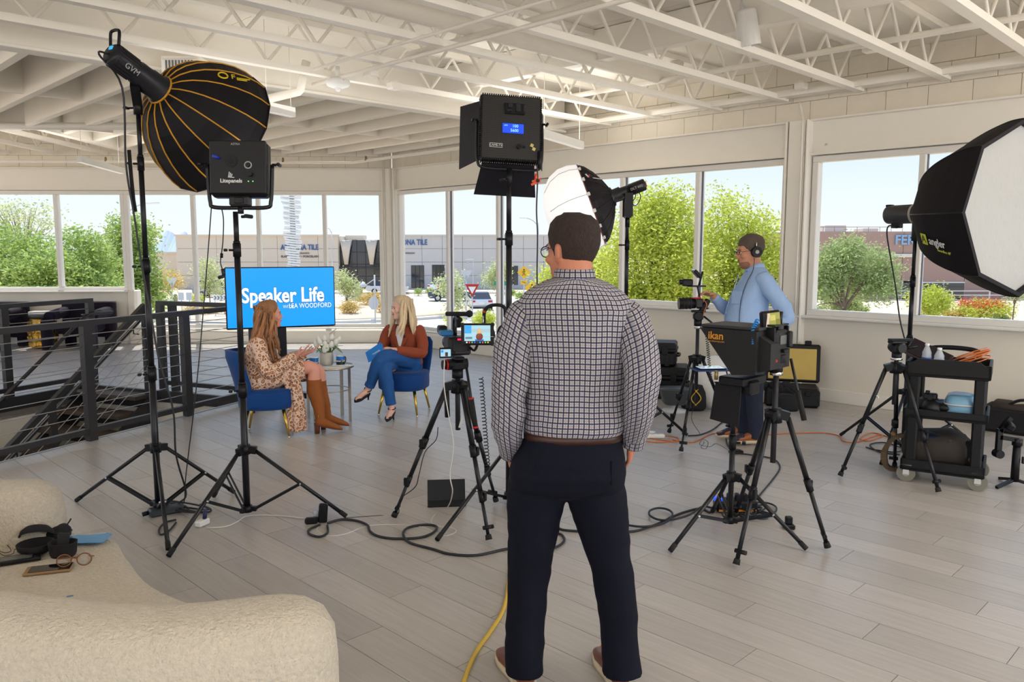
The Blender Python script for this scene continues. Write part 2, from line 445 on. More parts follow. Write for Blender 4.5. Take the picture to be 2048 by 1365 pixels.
# columns: flanged steel posts
def column(parent, c, along, outv, wd, z1, dp=.2):
    R = axesR(along, outv); mb = MB()
    mb.box(c+Z*(z1/2), (wd*.7, dp, z1), R); mb.box(c+Z*(z1/2)-outv*(dp/2), (wd*.78, .02, z1), R, .004)
    for s in (-1, 1): mb.box(c+Z*(z1/2)+along*(s*wd/2), (.024, dp+.05, z1), R, .006)
    col = mb.build('column', M_steelw, parent)
    for s in (-1, 1):
        for a in (.08, .16):
            for zz in (2.80, 2.98):
                MB().cyl(c+Z*zz+along*(s*(wd/2+a))-outv*-.02, c+Z*zz+along*(s*(wd/2+a))-outv*.0, .014, n=8).build('bolt', M_steelw, col)
    return col
column(wallR, wr(s_post, 0, .02), D, N, PWD-.02, 3.07)
pc = MB(); dd = (D-LW).normalized()
bis = (N+LN).normalized(); alo = Vector((bis.y, -bis.x, 0))
col = column(wallR, CORNER + Z*0 + bis*-.0, alo, bis, .21, 3.07, .22)
for q in (-.07, .055):
    MB().tube([CORNER+alo*q-bis*.135+Z*z for z in (.3, 1.5, 3.4)], .012, 6).build('conduit', M_steelw, col)
MB().tube(spline([wr(s_post+.07, z, -.105) for z in (.97, 2, 2.95)]+[wr(s_post+.04, 3.12, -.06), wr(s_post-.02, 3.28, -.02)], 4), .012, 6).build('conduit', M_steelw, wallR)
# plaster returns beside the low glazing
MB().box(wl(tS-.06, SILL/2, .1), (.12, .3, SILL), axesR(LW, LN), .01).build('return', M_wall, wallL)
# power outlet on the wall under the windows
po = swall(1567)
ou = MB().box(wr(po, .42, -.006), (.075, .012, .115), axesR(D, N), .003).build('outlet', M_white)
tag(ou, 'white wall outlet with black and red plugs below the column between the windows', 'outlet')
MB().cyl(wr(po-.01, .445, -.01), wr(po-.01, .445, -.05), .014, n=8).build('plug', M_black, ou)
MB().cyl(wr(po+.0, .395, -.01), wr(po+.0, .395, -.045), .014, n=8).build('plug', M_red, ou)
# ------------------------------------------------------------------ ceiling
DZ = 3.77
cb = MB()
for p in region([Vector((-11, -6, 0)), Vector((10.5, -6, 0)), Vector((10.5, 16, 0)), Vector((-11, 16, 0))], False): cb.prism(p, Z*(DZ+.03), Z*(DZ+.16))
ceil = struct('ceiling', cb, mat('deck_gap', srgb(120, 112, 100), .9))
for i in range(-5, 8):
    for j in range(-7, 8):
        a0, b0 = j*2.44+(i % 2)*1.22-2, i*1.22; g = .003
        for p in region([ab(a0+g, b0+g), ab(a0+2.44-g, b0+g), ab(a0+2.44-g, b0+1.22-g), ab(a0+g, b0+1.22-g)], False):
            if area(p) > .02: MB().prism(p, Z*DZ, Z*(DZ+.028)).build('deck_panel', M_deck, ceil)
SG = 4.06; NW = WS*math.sqrt(.5)
S0 = CORNER.dot(D)
def cj(s, n, z): return D*(S0+s) + N*n + Z*z
ZB = 3.29
def joist(p0, p1, panel=.62, first=.25):
    ax = (p1-p0).normalized(); L = (p1-p0).length
    j = MB().bar(p0+Z*.028, p1+Z*.028, .085, .056).build('joist', M_steelw, ceil)
    MB().bar(p0+Z*(DZ-ZB-.03), p1+Z*(DZ-ZB-.03), .085, .056).build('top_chord', M_steelw, j)
    t = L-first; up = True; zt, zb = DZ-ZB-.06, .05
    web = None
    while t > panel/2:
        q0 = p0+ax*t + Z*(zt if up else zb); q1 = p0+ax*(t-panel/2) + Z*(zb if up else zt)
        MB().cyl(q0, q1, .0155, n=6, cap=False).build('web_bar', M_steelw, j)
        t -= panel/2; up = not up
    return j
for k in range(-4, 8):
    s = 8.16+.82*k
    n0 = max(-4.5, {}.get(k, 8.6-13)) if k < 4 else -3.5
    joist(cj(s, n0+(k % 2)*.2, ZB), cj(s, NW-.05, ZB))
G = MB().box(cj(SG, 2.0, (ZB+DZ)/2), (.13, 13.1, DZ-ZB), axesR(D, N), .008).build('girder', M_steelw, ceil)
MB().box(cj(SG, 2.0, ZB-.0), (.19, 13.1, .03), axesR(D, N), .005).build('flange', M_steelw, G)
XB, YB = -6.45, 11.1
pur = []
def pend(n):                                # left end of a purlin, as s
    lo = SG
    while lo > -14:
        q = cj(lo, n, 0)
        if q.x < -10.8 or LN.dot(q) > LN.dot(CORNER)-.02 or (q.x < XB and q.y > YB-.1): break
        lo -= .05
    return lo
k = 0
for i in range(16):
    n = 8.40-.58*i
    s1 = pend(n)
    if SG-s1 < .3: continue
    pur.append((n, s1))
    pu = MB().box(cj((SG+s1)/2, n, (ZB+.02+DZ)/2), (SG-s1-.13, .09, DZ-ZB-.02), axesR(D, N), .006).build('purlin', M_deck, ceil)
for sb in (SG-2.45, SG-4.9, SG-7.35):
    for (n, s1), (n2, s2) in zip(pur[:-1], pur[1:]):
        if s1 < sb-.1 and s2 < sb-.1: MB().box(cj(sb, (n+n2)/2, (ZB+.05+DZ)/2), (.05, .49, DZ-ZB-.05), axesR(D, N)).build('blocking', M_deck, ceil)
yl = lambda x: CORNER.y - (CORNER.x-x)*math.tan(math.radians(2.2))
MB().bar((XB, YB, ZB+.24), (XB, yl(XB)-.02, ZB+.24), .13, .48).build('girder', M_steelw, ceil)
MB().bar((-11, YB, ZB+.2), (XB+.06, YB, ZB+.2), .13, .4).build('girder', M_steelw, ceil)
MB().tube([(-11, YB-.14, ZB+.02), (XB+1.6, YB-.1, ZB+.02)], .05, 10).build('pipe', M_steelw, ceil)
for i in range(5):
    x = XB-.82*(i+1)+.25
    if x > -10.9: joist(Vector((x, YB+.08, ZB)), Vector((x, yl(x)-.05, ZB)))
MB().box(cj((SG+S_END)/2, 6.25, 3.62), (S_END-SG, .12, .29), axesR(D, N), .006).build('beam', M_steelw, ceil)
# bridging, pipes and conduits under the deck
def pipe(pts, r, n=8, name='pipe'): return MB().tube(pts, r, n).build(name, M_steelw, ceil)
MB().bar(cj(SG, 8.33, 3.325), cj(S_END, 8.33, 3.325), .05, .05).build('bridging', M_steelw, ceil)
MB().bar(cj(SG, 8.52, 3.36), cj(S_END, 8.52, 3.36), .05, .09).build('ledger', M_steelw, ceil)
pipe([cj(SG, 7.3, 3.45), cj(S_END, 7.3, 3.45)], .028)
pipe([cj(6.53, -3, 3.5), cj(6.53, 7.5, 3.5), cj(6.53, 7.62, 3.56), cj(6.53, 7.66, 3.7)], .075, 14)
pipe([cj(4.6, 4.3, 3.265), cj(12.5, 4.3, 3.265)], .018, 7, 'conduit'); pipe([cj(5.2, 3.95, 3.265), cj(12.0, 3.95, 3.265)], .013, 6, 'conduit')
pipe([cj(5.7, 4.6, 3.41), cj(10.2, 4.6, 3.41)], .03, 8)
pipe([P(500, 207, 7.9), P(598, 183, 7.9), P(600, 181, 7.9), P(613, 122, 7.9)], .04, 10)
pipe([wl(6.3, 3.06, -1.15), CORNER+bis*-1.25+Z*3.06, wr(3.6, 3.06, -1.15)], .022, 8)
for q in (wl(1.6, 3.06, -1.15), wr(.9, 3.06, -1.15), wl(4.4, 3.06, -1.15)):
    MB().cyl(q, q+Z*.07, .022, .014, 8).build('sprinkler', mat('brass', srgb(150, 125, 80), .4, metal=.8), ceil)
# fire alarm, junction boxes, can light, pendants, vent
q = P(676, 168, 7.75)
fa = MB().lathe([(.075, .05), (.11, .03), (.115, 0), (.1, -.02), (.06, -.035), (.03, -.04)], q, n=24).build('fire_alarm', M_white)
tag(fa, 'white round ceiling fire alarm strobe with red lettering under the joists', 'fire alarm')
MB().lathe([(.03, 0), (.028, -.02), (.012, -.035)], q-Z*.035, n=12).build('strobe_lens', mat('clear_lens', (.85, .85, .85), .1), fa)
text('FIRE', .035, 'lettering', M_red, fa, q+Vector((.05, -.093, .008)), eul(PI/2+.25, 0, .45), .001)
MB().cyl(q+Z*.05, q+Z*.16, .02, n=8).build('stem', M_white, fa)
for (u, v, Y, lb) in ((742, 147, 7.6, 'white square junction box where conduits meet below the joists, nearest the fire alarm'), (788, 172, 8.1, 'white square junction box on a joist, just past the fire alarm'), (1602, 172, 8.55, 'white square junction box on the ledger above the window column'), (1740, 97, 7.4, 'grey junction box hung on a joist near the wall, upper right')):
    q = P(u, v, Y); jb = MB().box(q, (.11, .11, .07), rotz(PI/4), .01).build('junction_box', M_steelw); tag(jb, lb, 'junction box', 'junction boxes under the ceiling')
    MB().cyl(q+Z*.03, q+Z*.05, .04, n=12).build('lid', M_steelw, jb)
q = P(1494, 56, 6.75)
cl = thing('can_light', 'white cylindrical spotlight tilted down from the ceiling beam', 'light', q)
ax = Vector((.22, .1, -1)).normalized()
MB().lathe([(.02, -.15), (.085, -.14), (.092, -.12), (.092, .14), (.082, .145), (.075, .12), (.02, .1)], (0, 0, 0), ax, 24).build('lamp_housing', M_white, cl)
MB().tube([Vector((-.02, .03, .12)), Vector((-.02, .1, .2)), Vector((0, .14, .3))], .015, 8).build('bracket', M_white, cl)
def pendant(a, b, lb):
    a, b = Vector(a), Vector(b); c = (a+b)/2; th = thing('pendant_light', lb, 'light', c, group='linear pendant lamps')
    MB().bar(a-c, b-c, .07, .085).build('lamp_housing', M_white, th)
    MB().bar(a-c-Z*.043, b-c-Z*.043, .056, .006).build('diffuser', mat('lamp_diffuser', (.9, .88, .84), .5, emit=(1, .96, .9), estr=.25), th)
    for t in (.06, .94):
        q = a.lerp(b, t)-c; MB().cyl(q+Z*.04, q+Z*(DZ-c.z), .0035, n=5).build('cable', M_steelw, th)
pendant(P(158, 318, 11.3), P(243, 342, 12.7), 'white linear pendant lamp hanging before the left window wall')
pendant(P(1083, 266, 8.9), P(1163, 291, 9.85), 'white linear pendant lamp hanging beside the black square light panel')
pendant(P(530, 213, 7.5), P(585, 225, 7.9), 'white linear pendant lamp hanging just behind the black and yellow softbox')
q = P(350, 150, 7.2)
av = thing('air_vent', 'white air duct end with a slatted grille, behind the softbox', 'vent', q)
MB().box((.05, .35, -.02), (.34, .7, .38), None, .01).build('duct', M_steelw, av)
gv = MB().box((.05, -.01, -.02), (.3, .02, .3), None, .004).build('grille_frame', M_white, av)
for k in range(9): MB().box((-.062+k*.028, -.024, -.02), (.012, .012, .28)).build('slat', mat('vent_dark', (.12, .12, .12), .6), gv)
# ------------------------------------------------------------------ stair well, stairs and cable railings
M_rail = mat('dark_steel_rail', (.045, .043, .045), .38, metal=.35, noise=.15, nscale=6)
M_wire = mat('steel_wire', (.55, .55, .56), .3, metal=.9)
LOW = -3.3
mb = MB()
mb.prism([e12(HA0, HB1), e12(HA1, HB1), e12(HA1, HB1+.1), e12(HA0, HB1+.1)], Z*(LOW), Z*-.19)
mb.prism([e12(HA1, HB0), e12(HA1+.1, HB0), e12(HA1+.1, HB1+.1), e12(HA1, HB1+.1)], Z*(LOW), Z*-.02)
mb.prism([e12(HA0, HB0-.1), e12(HA1+.1, HB0-.1), e12(HA1+.1, HB0), e12(HA0, HB0)], Z*(LOW), Z*-.02)
mb.prism([e12(HA0-.1, HB0), e12(HA0, HB0), e12(HA0, HB1), e12(HA0-.1, HB1)], Z*(LOW), Z*-.02)
mb.prism([e12(HA0, HB0), e12(HA1, HB0), e12(HA1, HB1), e12(HA0, HB1)], Z*(LOW-.05), Z*LOW)
struct('wall_stairwell', mb, M_wall)
struct('trim_1', MB().bar(e12(HA0, HB0-.01, -.02), e12(HA1, HB0-.01, -.02), .03, .05), mat('grey_edge_strip', srgb(150, 155, 162), .35, metal=.4))
struct('trim_2', MB().bar(e12(HA0, HB1+.01, -.06), e12(HA1, HB1+.01, -.06), .05, .15), M_rail)
struct('trim_3', MB().bar(e12(HA1+.01, HB0, -.05), e12(HA1+.01, HB1, -.05), .05, .13), M_rail)
def railing(lb, p0, p1, posts, h=1.04, ncab=8, twin=False, zb=.09):
    p0, p1 = Vector(p0), Vector(p1); ax = (p1-p0).normalized(); L = (p1-p0).length
    r = MB().bar(p0+Z*h, p1+Z*h, .07, .05).build('railing', M_rail); tag(r, lb, 'railing')
    MB().bar(p0+Z*zb, p1+Z*zb, .05, .05).build('bottom_rail', M_rail, r)
    for t in posts:
        q = p0+ax*t; MB().bar(q+Z*0.0, q+Z*(h-.02), .06, .085, ax).build('post', M_rail, r)
    for k in range(ncab):
        z = zb+.03+(h-zb-.03)*(k+1)/(ncab+1); MB().cyl(p0+Z*z, p1+Z*z, .004, n=5, cap=False).build('cable', M_wire, r)
    return r
railing('dark steel cable railing along the near edge of the stair opening', e12(3.0, 6.06), e12(7.165, 6.06), [.84, 1.96, 3.09, 4.09])
railing('short dark steel cable railing closing the window end of the stair opening', e12(7.14, 6.11), e12(7.14, 7.5), [1.17, 1.36])
railing('dark steel cable railing on the far side of the stairs, before the armchairs', e12(2.2, 8.66), e12(7.2, 8.66), [.7, 1.8, 2.85, 3.86, 4.97])
st = thing('staircase', 'dark brown staircase going down through the floor opening', 'staircase', e12(HA1, 8.0))
M_tread = mat('dark_tread', srgb(72, 60, 52), .6, noise=.2, nscale=12)
for k in range(18):
    a, z = HA1-.02-k*.24, -.178*(k+.0)-.02
    MB().box(e12(a-.13, 8.0, z-.02)-st.location, (1.06, .285, .045), Matrix((E2, E1, Z)).transposed(), .004).build('tread', M_tread, st)
    MB().box(e12(a-.0, 8.0, z-.10)-st.location, (1.06, .015, .16), Matrix((E2, E1, Z)).transposed()).build('riser', mat('dark_riser', srgb(52, 44, 40), .7), st)
sl = .178/.24
for b in (7.46, 8.54):
    p0, p1 = e12(HA1, b, -.12), e12(HA1-4.2, b, -.12-4.2*sl)
    MB().bar(p0-st.location, p1-st.location, .03, .26).build('stringer', M_rail, st)
def slope(b, z0, a0=HA1-.06, L=3.9): return e12(a0, b, z0), e12(a0-L, b, z0-L*sl)
p0, p1 = slope(7.5, 1.02)
sr = MB().bar(p0, p1, .06, .06).build('railing', M_rail); tag(sr, 'sloping dark steel cable railing running down beside the stairs', 'railing')
for k in range(7):
    q0, q1 = slope(7.5, .92-.115*k); MB().cyl(q0, q1, .004, n=5, cap=False).build('cable', M_wire, sr)
for a in (0, 1.25, 2.5, 3.6):
    q = e12(HA1-.06-a, 7.5, -a*sl); MB().bar(q-Z*.15, q+Z*1.0, .05, .07, E1).build('post', M_rail, sr)
q0, q1 = slope(7.58, .86); hr = MB().tube([q0+E1*.02, q1], .021, 8).build('handrail', M_rail); tag(hr, 'round dark handrail inside the sloping stair railing', 'handrail')
for a in (.1, 1.6, 3.0): 
    q = q0-E1*a-Z*(a*sl); MB().tube([q-Z*.01, q-Z*.09, q-Z*.09-E2*.08], .008, 6).build('bracket', M_rail, hr)
q0, q1 = slope(8.56, .86, HA1+.05)
hr = MB().tube([q0+E1*.36+Z*.02, q0+E1*.06+Z*.02, q0-E1*.05-Z*.02, q1], .022, 8).build('handrail', M_rail); tag(hr, 'round dark handrail on the armchair side of the stairs with a level end', 'handrail')
MB().tube([q0+Z*.01, q0+Z*.01+E2*.1], .01, 6).build('bracket', M_rail, hr)
# ------------------------------------------------------------------ lounge corner behind the stairs
M_vel = mat('dark_purple_velvet', (.014, .009, .020), .8, sheen=.08, spec=.15)
def armchair(loc, rot, lb):
    t = thing('armchair', lb, 'armchair', loc, rot)
    def soft(c, s, b=.06): return MB().box(c, s, None, b)
    soft((0, .05, .36), (.62, .62, .2)).build('seat', M_vel, t)
    def arch(x):
        pts = spline([(x, -.36, .02), (x, -.37, .35), (x, -.33, .52), (x, -.1, .57), (x, .25, .60), (x, .33, .60)], 4)
        return MB().loft([ring(p, .085, .085, (1, 0, 0), (0, 1, 0) if i < 9 else (0, 0, 1), 12, 3) for i, p in enumerate(pts)])
    arch(-.355).build('arm', M_vel, t); arch(.355).build('arm', M_vel, t)
    bk = MB(); bk.loft([ring((0, .36+z*.03, .16+z), .44, .12, (1, 0, 0), (0, 1, 0), 20, 5) for z in (0, .02, .3, .52, .57, .6)]); bk.build('backrest', M_vel, t)
    for x in (-.34, .34): MB().box((x, .36, .09), (.14, .16, .18), None, .02).build('leg', M_vel, t)
    return t
armchair(F(176, 693)+Vector((0, -.22, 0)), .05, 'dark purple velvet armchair right of the gold drum table, before the left window sill')
armchair(F(-4, 694)+Vector((0, -.2, 0)), -.05, 'dark purple velvet armchair left of the gold drum table, cut by the frame edge')
q = F(88, 696)
gt = thing('drum_table', 'gold faceted drum side table between the two dark armchairs', 'table', q)
M_hex = mat('hammered_gold', srgb(196, 148, 60), .3, metal=.85, noise=.2, nscale=9)
body = MB(); body.lathe([(.16, 0), (.19, .03), (.225, .22), (.225, .3), (.19, .48), (.18, .52)], n=14); body.build('body', M_hex, gt)
for k in range(14):
    for r_ in range(4):
        a = 2*PI*(k+.5*(r_ % 2))/14; z = .08+.11*r_; rr = .20+.03*math.sin(PI*z/.5)
        c = Vector((math.cos(a)*rr, math.sin(a)*rr, z)); nn = Vector((math.cos(a), math.sin(a), .1*(2-r_)/2)).normalized(); x_, y_, _ = frame(nn, (-math.sin(a), math.cos(a), 0))
        MB().add([c+nn*.012]+[c+(x_*math.cos(PI/6+PI/3*i)+y_*math.sin(PI/6+PI/3*i))*.052 for i in range(6)], [(0, 1+i, 1+(i+1) % 6) for i in range(6)]).build('facet', M_hex, gt)
MB().lathe([(.19, .52), (.21, .53), (.21, .56), (.2, .57)], n=20).build('table_top', mat('dark_top', (.05, .045, .045), .25), gt)
bk = MB().box(q+Vector((-.02, 0, .60)), (.3, .22, .05), rotz(.1), .004).build('book', mat('grey_cover', srgb(190, 185, 180), .5)); tag(bk, 'thick grey book lying on the gold drum table', 'book')
MB().box((q+Vector((-.02, -.005, .60))), (.285, .22, .036), rotz(.1)).build('pages', M_white, bk)
# =================================================================== OUTSIDE
GZ = -3.3
def G(u, v): return F(u, v, GZ)
def leafmat(name, col, var=.22):
    m = mat(name, col, .6, var=var); nt = m.node_tree; b = nt.nodes['Principled BSDF']; out = [n for n in nt.nodes if n.type == 'OUTPUT_MATERIAL'][0]
    tl = nt.nodes.new('ShaderNodeBsdfTranslucent'); mx = nt.nodes.new('ShaderNodeMixShader'); mx.inputs[0].default_value = .45
    src = b.inputs['Base Color'].links[0].from_socket; nt.links.new(src, tl.inputs[0])
    nt.links.new(b.outputs[0], mx.inputs[1]); nt.links.new(tl.outputs[0], mx.inputs[2]); nt.links.new(mx.outputs[0], out.inputs[0])
    return m
L_palo = leafmat('palo_verde_leaf', srgb(206, 214, 96))
L_mesq = leafmat('mesquite_leaf', srgb(176, 196, 112))
L_olive = leafmat('olive_leaf', srgb(178, 192, 130))
L_pale = leafmat('pale_leaf', srgb(206, 212, 160))
L_dry = leafmat('dry_grass', srgb(214, 190, 120))
L_red = leafmat('red_flower', srgb(222, 96, 70))
M_bark = mat('bark', srgb(132, 112, 92), .85, noise=.25, nscale=6)
RNG = np.random.RandomState(11)
def leaves(ells, n, size, ncl, spread):
    """clusters of small leaf blades inside ellipsoids [(centre, radii)]"""
    vol = np.array([r[0]*r[1]*r[2] for _, r in ells]); vol = vol/vol.sum(); C = []
    for (c, r), wv in zip(ells, vol):
        k = max(4, int(ncl*wv)); d = RNG.normal(size=(k, 3)); d /= np.linalg.norm(d, axis=1)[:, None]
        rad = RNG.uniform(.25, 1, k)**.5; C.append(np.array(c) + d*rad[:, None]*np.array(r))
    C = np.concatenate(C); idx = RNG.randint(0, len(C), n)
    P_ = C[idx] + RNG.normal(size=(n, 3))*spread*np.array([1, 1, .75])
    a = RNG.normal(size=(n, 3)); a /= np.linalg.norm(a, axis=1)[:, None]; a[:, 2] *= .7
    b = np.cross(a, RNG.normal(size=(n, 3))); b /= np.linalg.norm(b, axis=1)[:, None]
    L = size*RNG.uniform(.6, 1.4, n)[:, None]; W = L*.42
    V = np.stack([P_-a*L, P_+b*W, P_+a*L, P_-b*W], 1).reshape(-1, 3)
    return V, np.arange(4*n).reshape(-1, 4), C
def leafmesh(name, V, Fc, m, parent):
    me = bpy.data.meshes.new(name); me.from_pydata(V.tolist(), [], Fc.tolist()); me.materials.append(m); me.update()
    o = bpy.data.objects.new(name, me); COL.objects.link(o); o.parent = parent; o['kind'] = 'stuff'
    return o
def plant(name, lb, cat, base, ells, n, size, m, ncl=60, spread=.25, trunk=.1, nb=9, group=None, stems=1):
    base = Vector(base); t = thing(name, lb, cat, base, 0, group)
    V, Fc, C = leaves(ells, n, size, ncl, spread)
    leafmesh('foliage', V, Fc, m, t)
    if trunk:
        mb = MB(); top = Vector(np.mean([e[0] for e in ells], axis=0)); zt = min(e[0][2]-.4*e[1][2] for e in ells)
        fork = Vector((top.x*.3, top.y*.3, max(.3, zt*.6)))
        mb.tube(spline([(0, 0, -.2), (trunk*.4, 0, fork.z*.5), fork], 4), [trunk*(1-.05*i) for i in range(9)], 8)
        for k in range(nb):
            c = Vector(C[RNG.randint(len(C))]); mid = fork.lerp(c, .5)+Vector((0, 0, .15*(c-fork).length))
            pts = spline([fork, mid, c], 4); mb.tube(pts, [trunk*.5*(1-.85*i/(len(pts)-1)) for i in range(len(pts))], 5)
        mb.build('trunk', M_bark, t)
    return t
def crown(base, spec):                       # [(u, v, ru_px, rv_px, dy)] at the depth of base
    out = []
    for u, v, ru, rv, dy in spec:
        q = P(u, v, base.y+dy); k = (base.y+dy)/FPX
        out.append(((q.x-base.x, q.y-base.y, q.z-base.z), (ru*k, max(ru*k*.8, .3), rv*k)))
    return out
# ground, road, kerbs
M_sand = mat('desert_gravel', srgb(222, 200, 172), .95, noise=.14, nscale=1.6, bump=.2, bscale=8)
M_asph = mat('sunlit_asphalt', srgb(196, 188, 180), .9, noise=.06, nscale=.8)
M_conc = mat('concrete', srgb(226, 218, 206), .85, noise=.05, nscale=2)
g = MB(); NG = 48
g.loft([[(math.cos(2*PI*k/NG)*r, math.sin(2*PI*k/NG)*r, z) for k in range(NG)] for r, z in ((2600, GZ-26), (900, GZ-9), (300, GZ-2.4), (110, GZ), (30, GZ), (.5, GZ))], cap=False)
gr = struct('ground', g, M_sand)
IC = Vector((-16.5, 63.5, 0)); 
def disc(c, rx, ry, z0, z1, n=48): return MB().prism([(c.x+math.cos(2*PI*k/n)*rx, c.y+math.sin(2*PI*k/n)*ry, 0) for k in range(n)], Z*z0, Z*z1)
rd = disc(IC, 29, 21.5, GZ-.05, GZ+.03)
rd.prism([(-2, 40, 0), (60, 30, 0), (60, 38, 0), (6, 50, 0)], Z*(GZ-.05), Z*(GZ+.028))
rd.prism([(-2, 62, 0), (8, 92, 0), (16, 92, 0), (9, 56, 0)], Z*(GZ-.05), Z*(GZ+.026))
rd.prism([(-120, 50, 0), (-38, 54, 0), (-38, 64, 0), (-120, 62, 0)], Z*(GZ-.05), Z*(GZ+.027))
struct('road', rd, M_asph)
isl = disc(IC, 14.2, 11.4, GZ, GZ+.2); o = struct('trim_4', isl, M_conc)
o = MB().ball((IC.x, IC.y, GZ+.15), (13.6, 10.8, .55), n=40, m=10).build('bed', M_sand, o)
struct('trim_5', MB().prism([(-34, 88, 0), (-1, 88.5, 0), (-2, 92, 0), (-34, 92, 0)], Z*GZ, Z*(GZ+.18)), M_conc)
struct('trim_6', MB().prism([(9, 58, 0), (46, 46, 0), (46, 48, 0), (10, 60, 0)], Z*GZ, Z*(GZ+.18)), M_conc)
struct('trim_7', MB().prism([(-60, 38.2, 0), (-1, 38.6, 0), (-1, 36, 0), (-60, 36, 0)], Z*GZ, Z*(GZ+.15)), M_conc)
# gravel bank in front of the brown building
bk = MB(); rings_ = []
for (y, z) in ((47, 0), (51, .35), (56, .95), (61, 1.0), (66, .5), (70.5, .4)):
    rings_.append([(14+x, y+.6*math.sin(x*.3), GZ+z*(min(1, x/8))+.08*math.sin(x*1.1+y)) for x in range(0, 60, 3)])
bk.loft(rings_, cap=False, closed=False); o = bk.build('gravel_bank', M_sand); tag(o, kind='structure')
# ------------------------------------------------------------------ tile showroom
M_tan = mat('tan_panel', srgb(218, 204, 186), .85, noise=.03, nscale=.6)
M_shade = mat('shaded_panel', srgb(206, 202, 198), .85, noise=.03, nscale=.6)  # slight shade on the right wing, painted in as a greyer panel colour
M_dglass = mat('dark_tinted_glass', (.03, .035, .045), .08, spec=.8)
M_mul = mat('dark_mullion', (.03, .03, .035), .4)
BY = 100.0
def bx(u): return P(u, 500, BY).x
bt = thing('showroom', 'long tan tile showroom with a shaded wing and a dark glass entrance across the street', 'building', (bx(720), BY, GZ))
def facade(x0, x1, ztop, m, skip=(), nx=7, nz=4, y=BY):
    H = ztop-GZ; wx = (x1-x0)/nx; hz = H/nz
    MB().box(((x0+x1)/2, y+6.2, (ztop-.1+GZ)/2), (x1-x0, 12, H-.1)).build('wall', m, bt, world=True)
    for i in range(nx):
        for j in range(nz):
            c = (x0+(i+.5)*wx, y, GZ+(j+.5)*hz)
            if any(a < c[0] < b and zl < c[2] < zh for a, b, zl, zh in skip): continue
            MB().box(c, (wx-.035, .3, hz-.035)).build('panel', m, bt, world=True)
zt = P(720, 471, BY).z
facade(bx(353), bx(677), zt, M_tan, nx=8)
facade(bx(763), bx(1128), zt, M_shade, nx=9)
MB().box((bx(515), BY-.1, zt), (bx(677)-bx(353)+.2, .6, .18)).build('parapet', M_tan, bt, world=True)
MB().box((bx(945), BY-.1, zt), (bx(1128)-bx(763)+.2, .6, .18)).build('parapet', M_shade, bt, world=True)
x0, x1 = bx(677), bx(763); ze = P(720, 480, BY).z
MB().box(((x0+x1)/2, BY+5, (ze+GZ)/2), (x1-x0, 8, ze-GZ)).build('entrance_block', M_tan, bt, world=True)
for i in range(5):
    for j in range(4):
        a = x0+(x1-x0)*(i+.5)/5; c = GZ+(ze-GZ)*(j+.5)/4
        fr = MB().box((a, BY+.9, c), ((x1-x0)/5, .1, (ze-GZ)/4)).build('window', M_mul, bt, world=True)
        MB().box((a, BY+.83, c), ((x1-x0)/5-.1, .04, (ze-GZ)/4-.1)).build('pane', M_dglass, fr, world=True)
for u in (691, 742):
    a = bx(u); MB().loft([ring((a, BY+.3, z), r, .25, n=12, p=6) for z, r in ((GZ+3.0, .22), (GZ+4.8, .5), (ze, .75))]).build('pillar', M_tan, bt, world=True)
MB().box(((x0+x1)/2, BY+.5, GZ+2.6), (x1-x0, .8, .22)).build('canopy', M_mul, bt, world=True)
for u0, u1, v0, v1 in ((822, 848, 531, 576), (864, 889, 530, 576), (1008, 1036, 532, 570)):
    a, b = bx(u0), bx(u1); z0, z1 = P(0, v1, BY).z, P(0, v0, BY).z
    fr = MB().box(((a+b)/2, BY-.14, (z0+z1)/2), (b-a, .1, z1-z0)).build('window', M_mul, bt, world=True)
    for k in range(3): MB().box((a+(b-a)*(k+.5)/3, BY-.2, (z0+z1)/2), ((b-a)/3-.1, .04, z1-z0-.12)).build('pane', M_dglass, fr, world=True)
M_let = mat('blue_letters', srgb(62, 98, 158), .5); M_let2 = mat('grey_letters', srgb(120, 112, 106), .6)
R_f = eul(PI/2, 0, 0)
text('ARIZONA TILE', .95, 'lettering', M_let, bt, (bx(600), BY-.2, P(0, 495.5, BY).z), R_f, .05, True, bold=.012, sx=.75)
text('TILE \u2022 GRANITE', .3, 'lettering', M_let2, bt, (bx(603), BY-.2, P(0, 507, BY).z), R_f, .03, True)
text('SLABS \u2022 STONE \u2022 PORCELAIN', .36, 'lettering', M_let2, bt, (bx(600), BY-.2, P(0, 513.5, BY).z), R_f, .03, True, bold=.01)
text('ARIZONA TILE', .95, 'lettering', M_let, bt, (bx(817.5), BY-.2, P(0, 485.5, BY).z), R_f, .05, True, bold=.012, sx=.75)
text('SHOWROOM', .3, 'lettering', M_let2, bt, (bx(815), BY-.2, P(0, 507, BY).z), R_f, .03, True)
MB().box((bx(697), BY+5, ze+.35), (2.4, 2, .5)).build('roof_unit', M_tan, bt, world=True)
# neighbouring low block and wall on the left
lb_ = thing('low_building', 'low tan block beside the showroom at the foot of the mountains', 'building', (bx(330), 104, GZ))
MB().box((bx(314), 106, GZ+2.2), (4.4, 5, 4.4), None, .05).build('wall', M_tan, lb_, world=True); MB().box((bx(314), 103.4, GZ+4.45), (4.6, .3, .2)).build('parapet', M_tan, lb_, world=True)
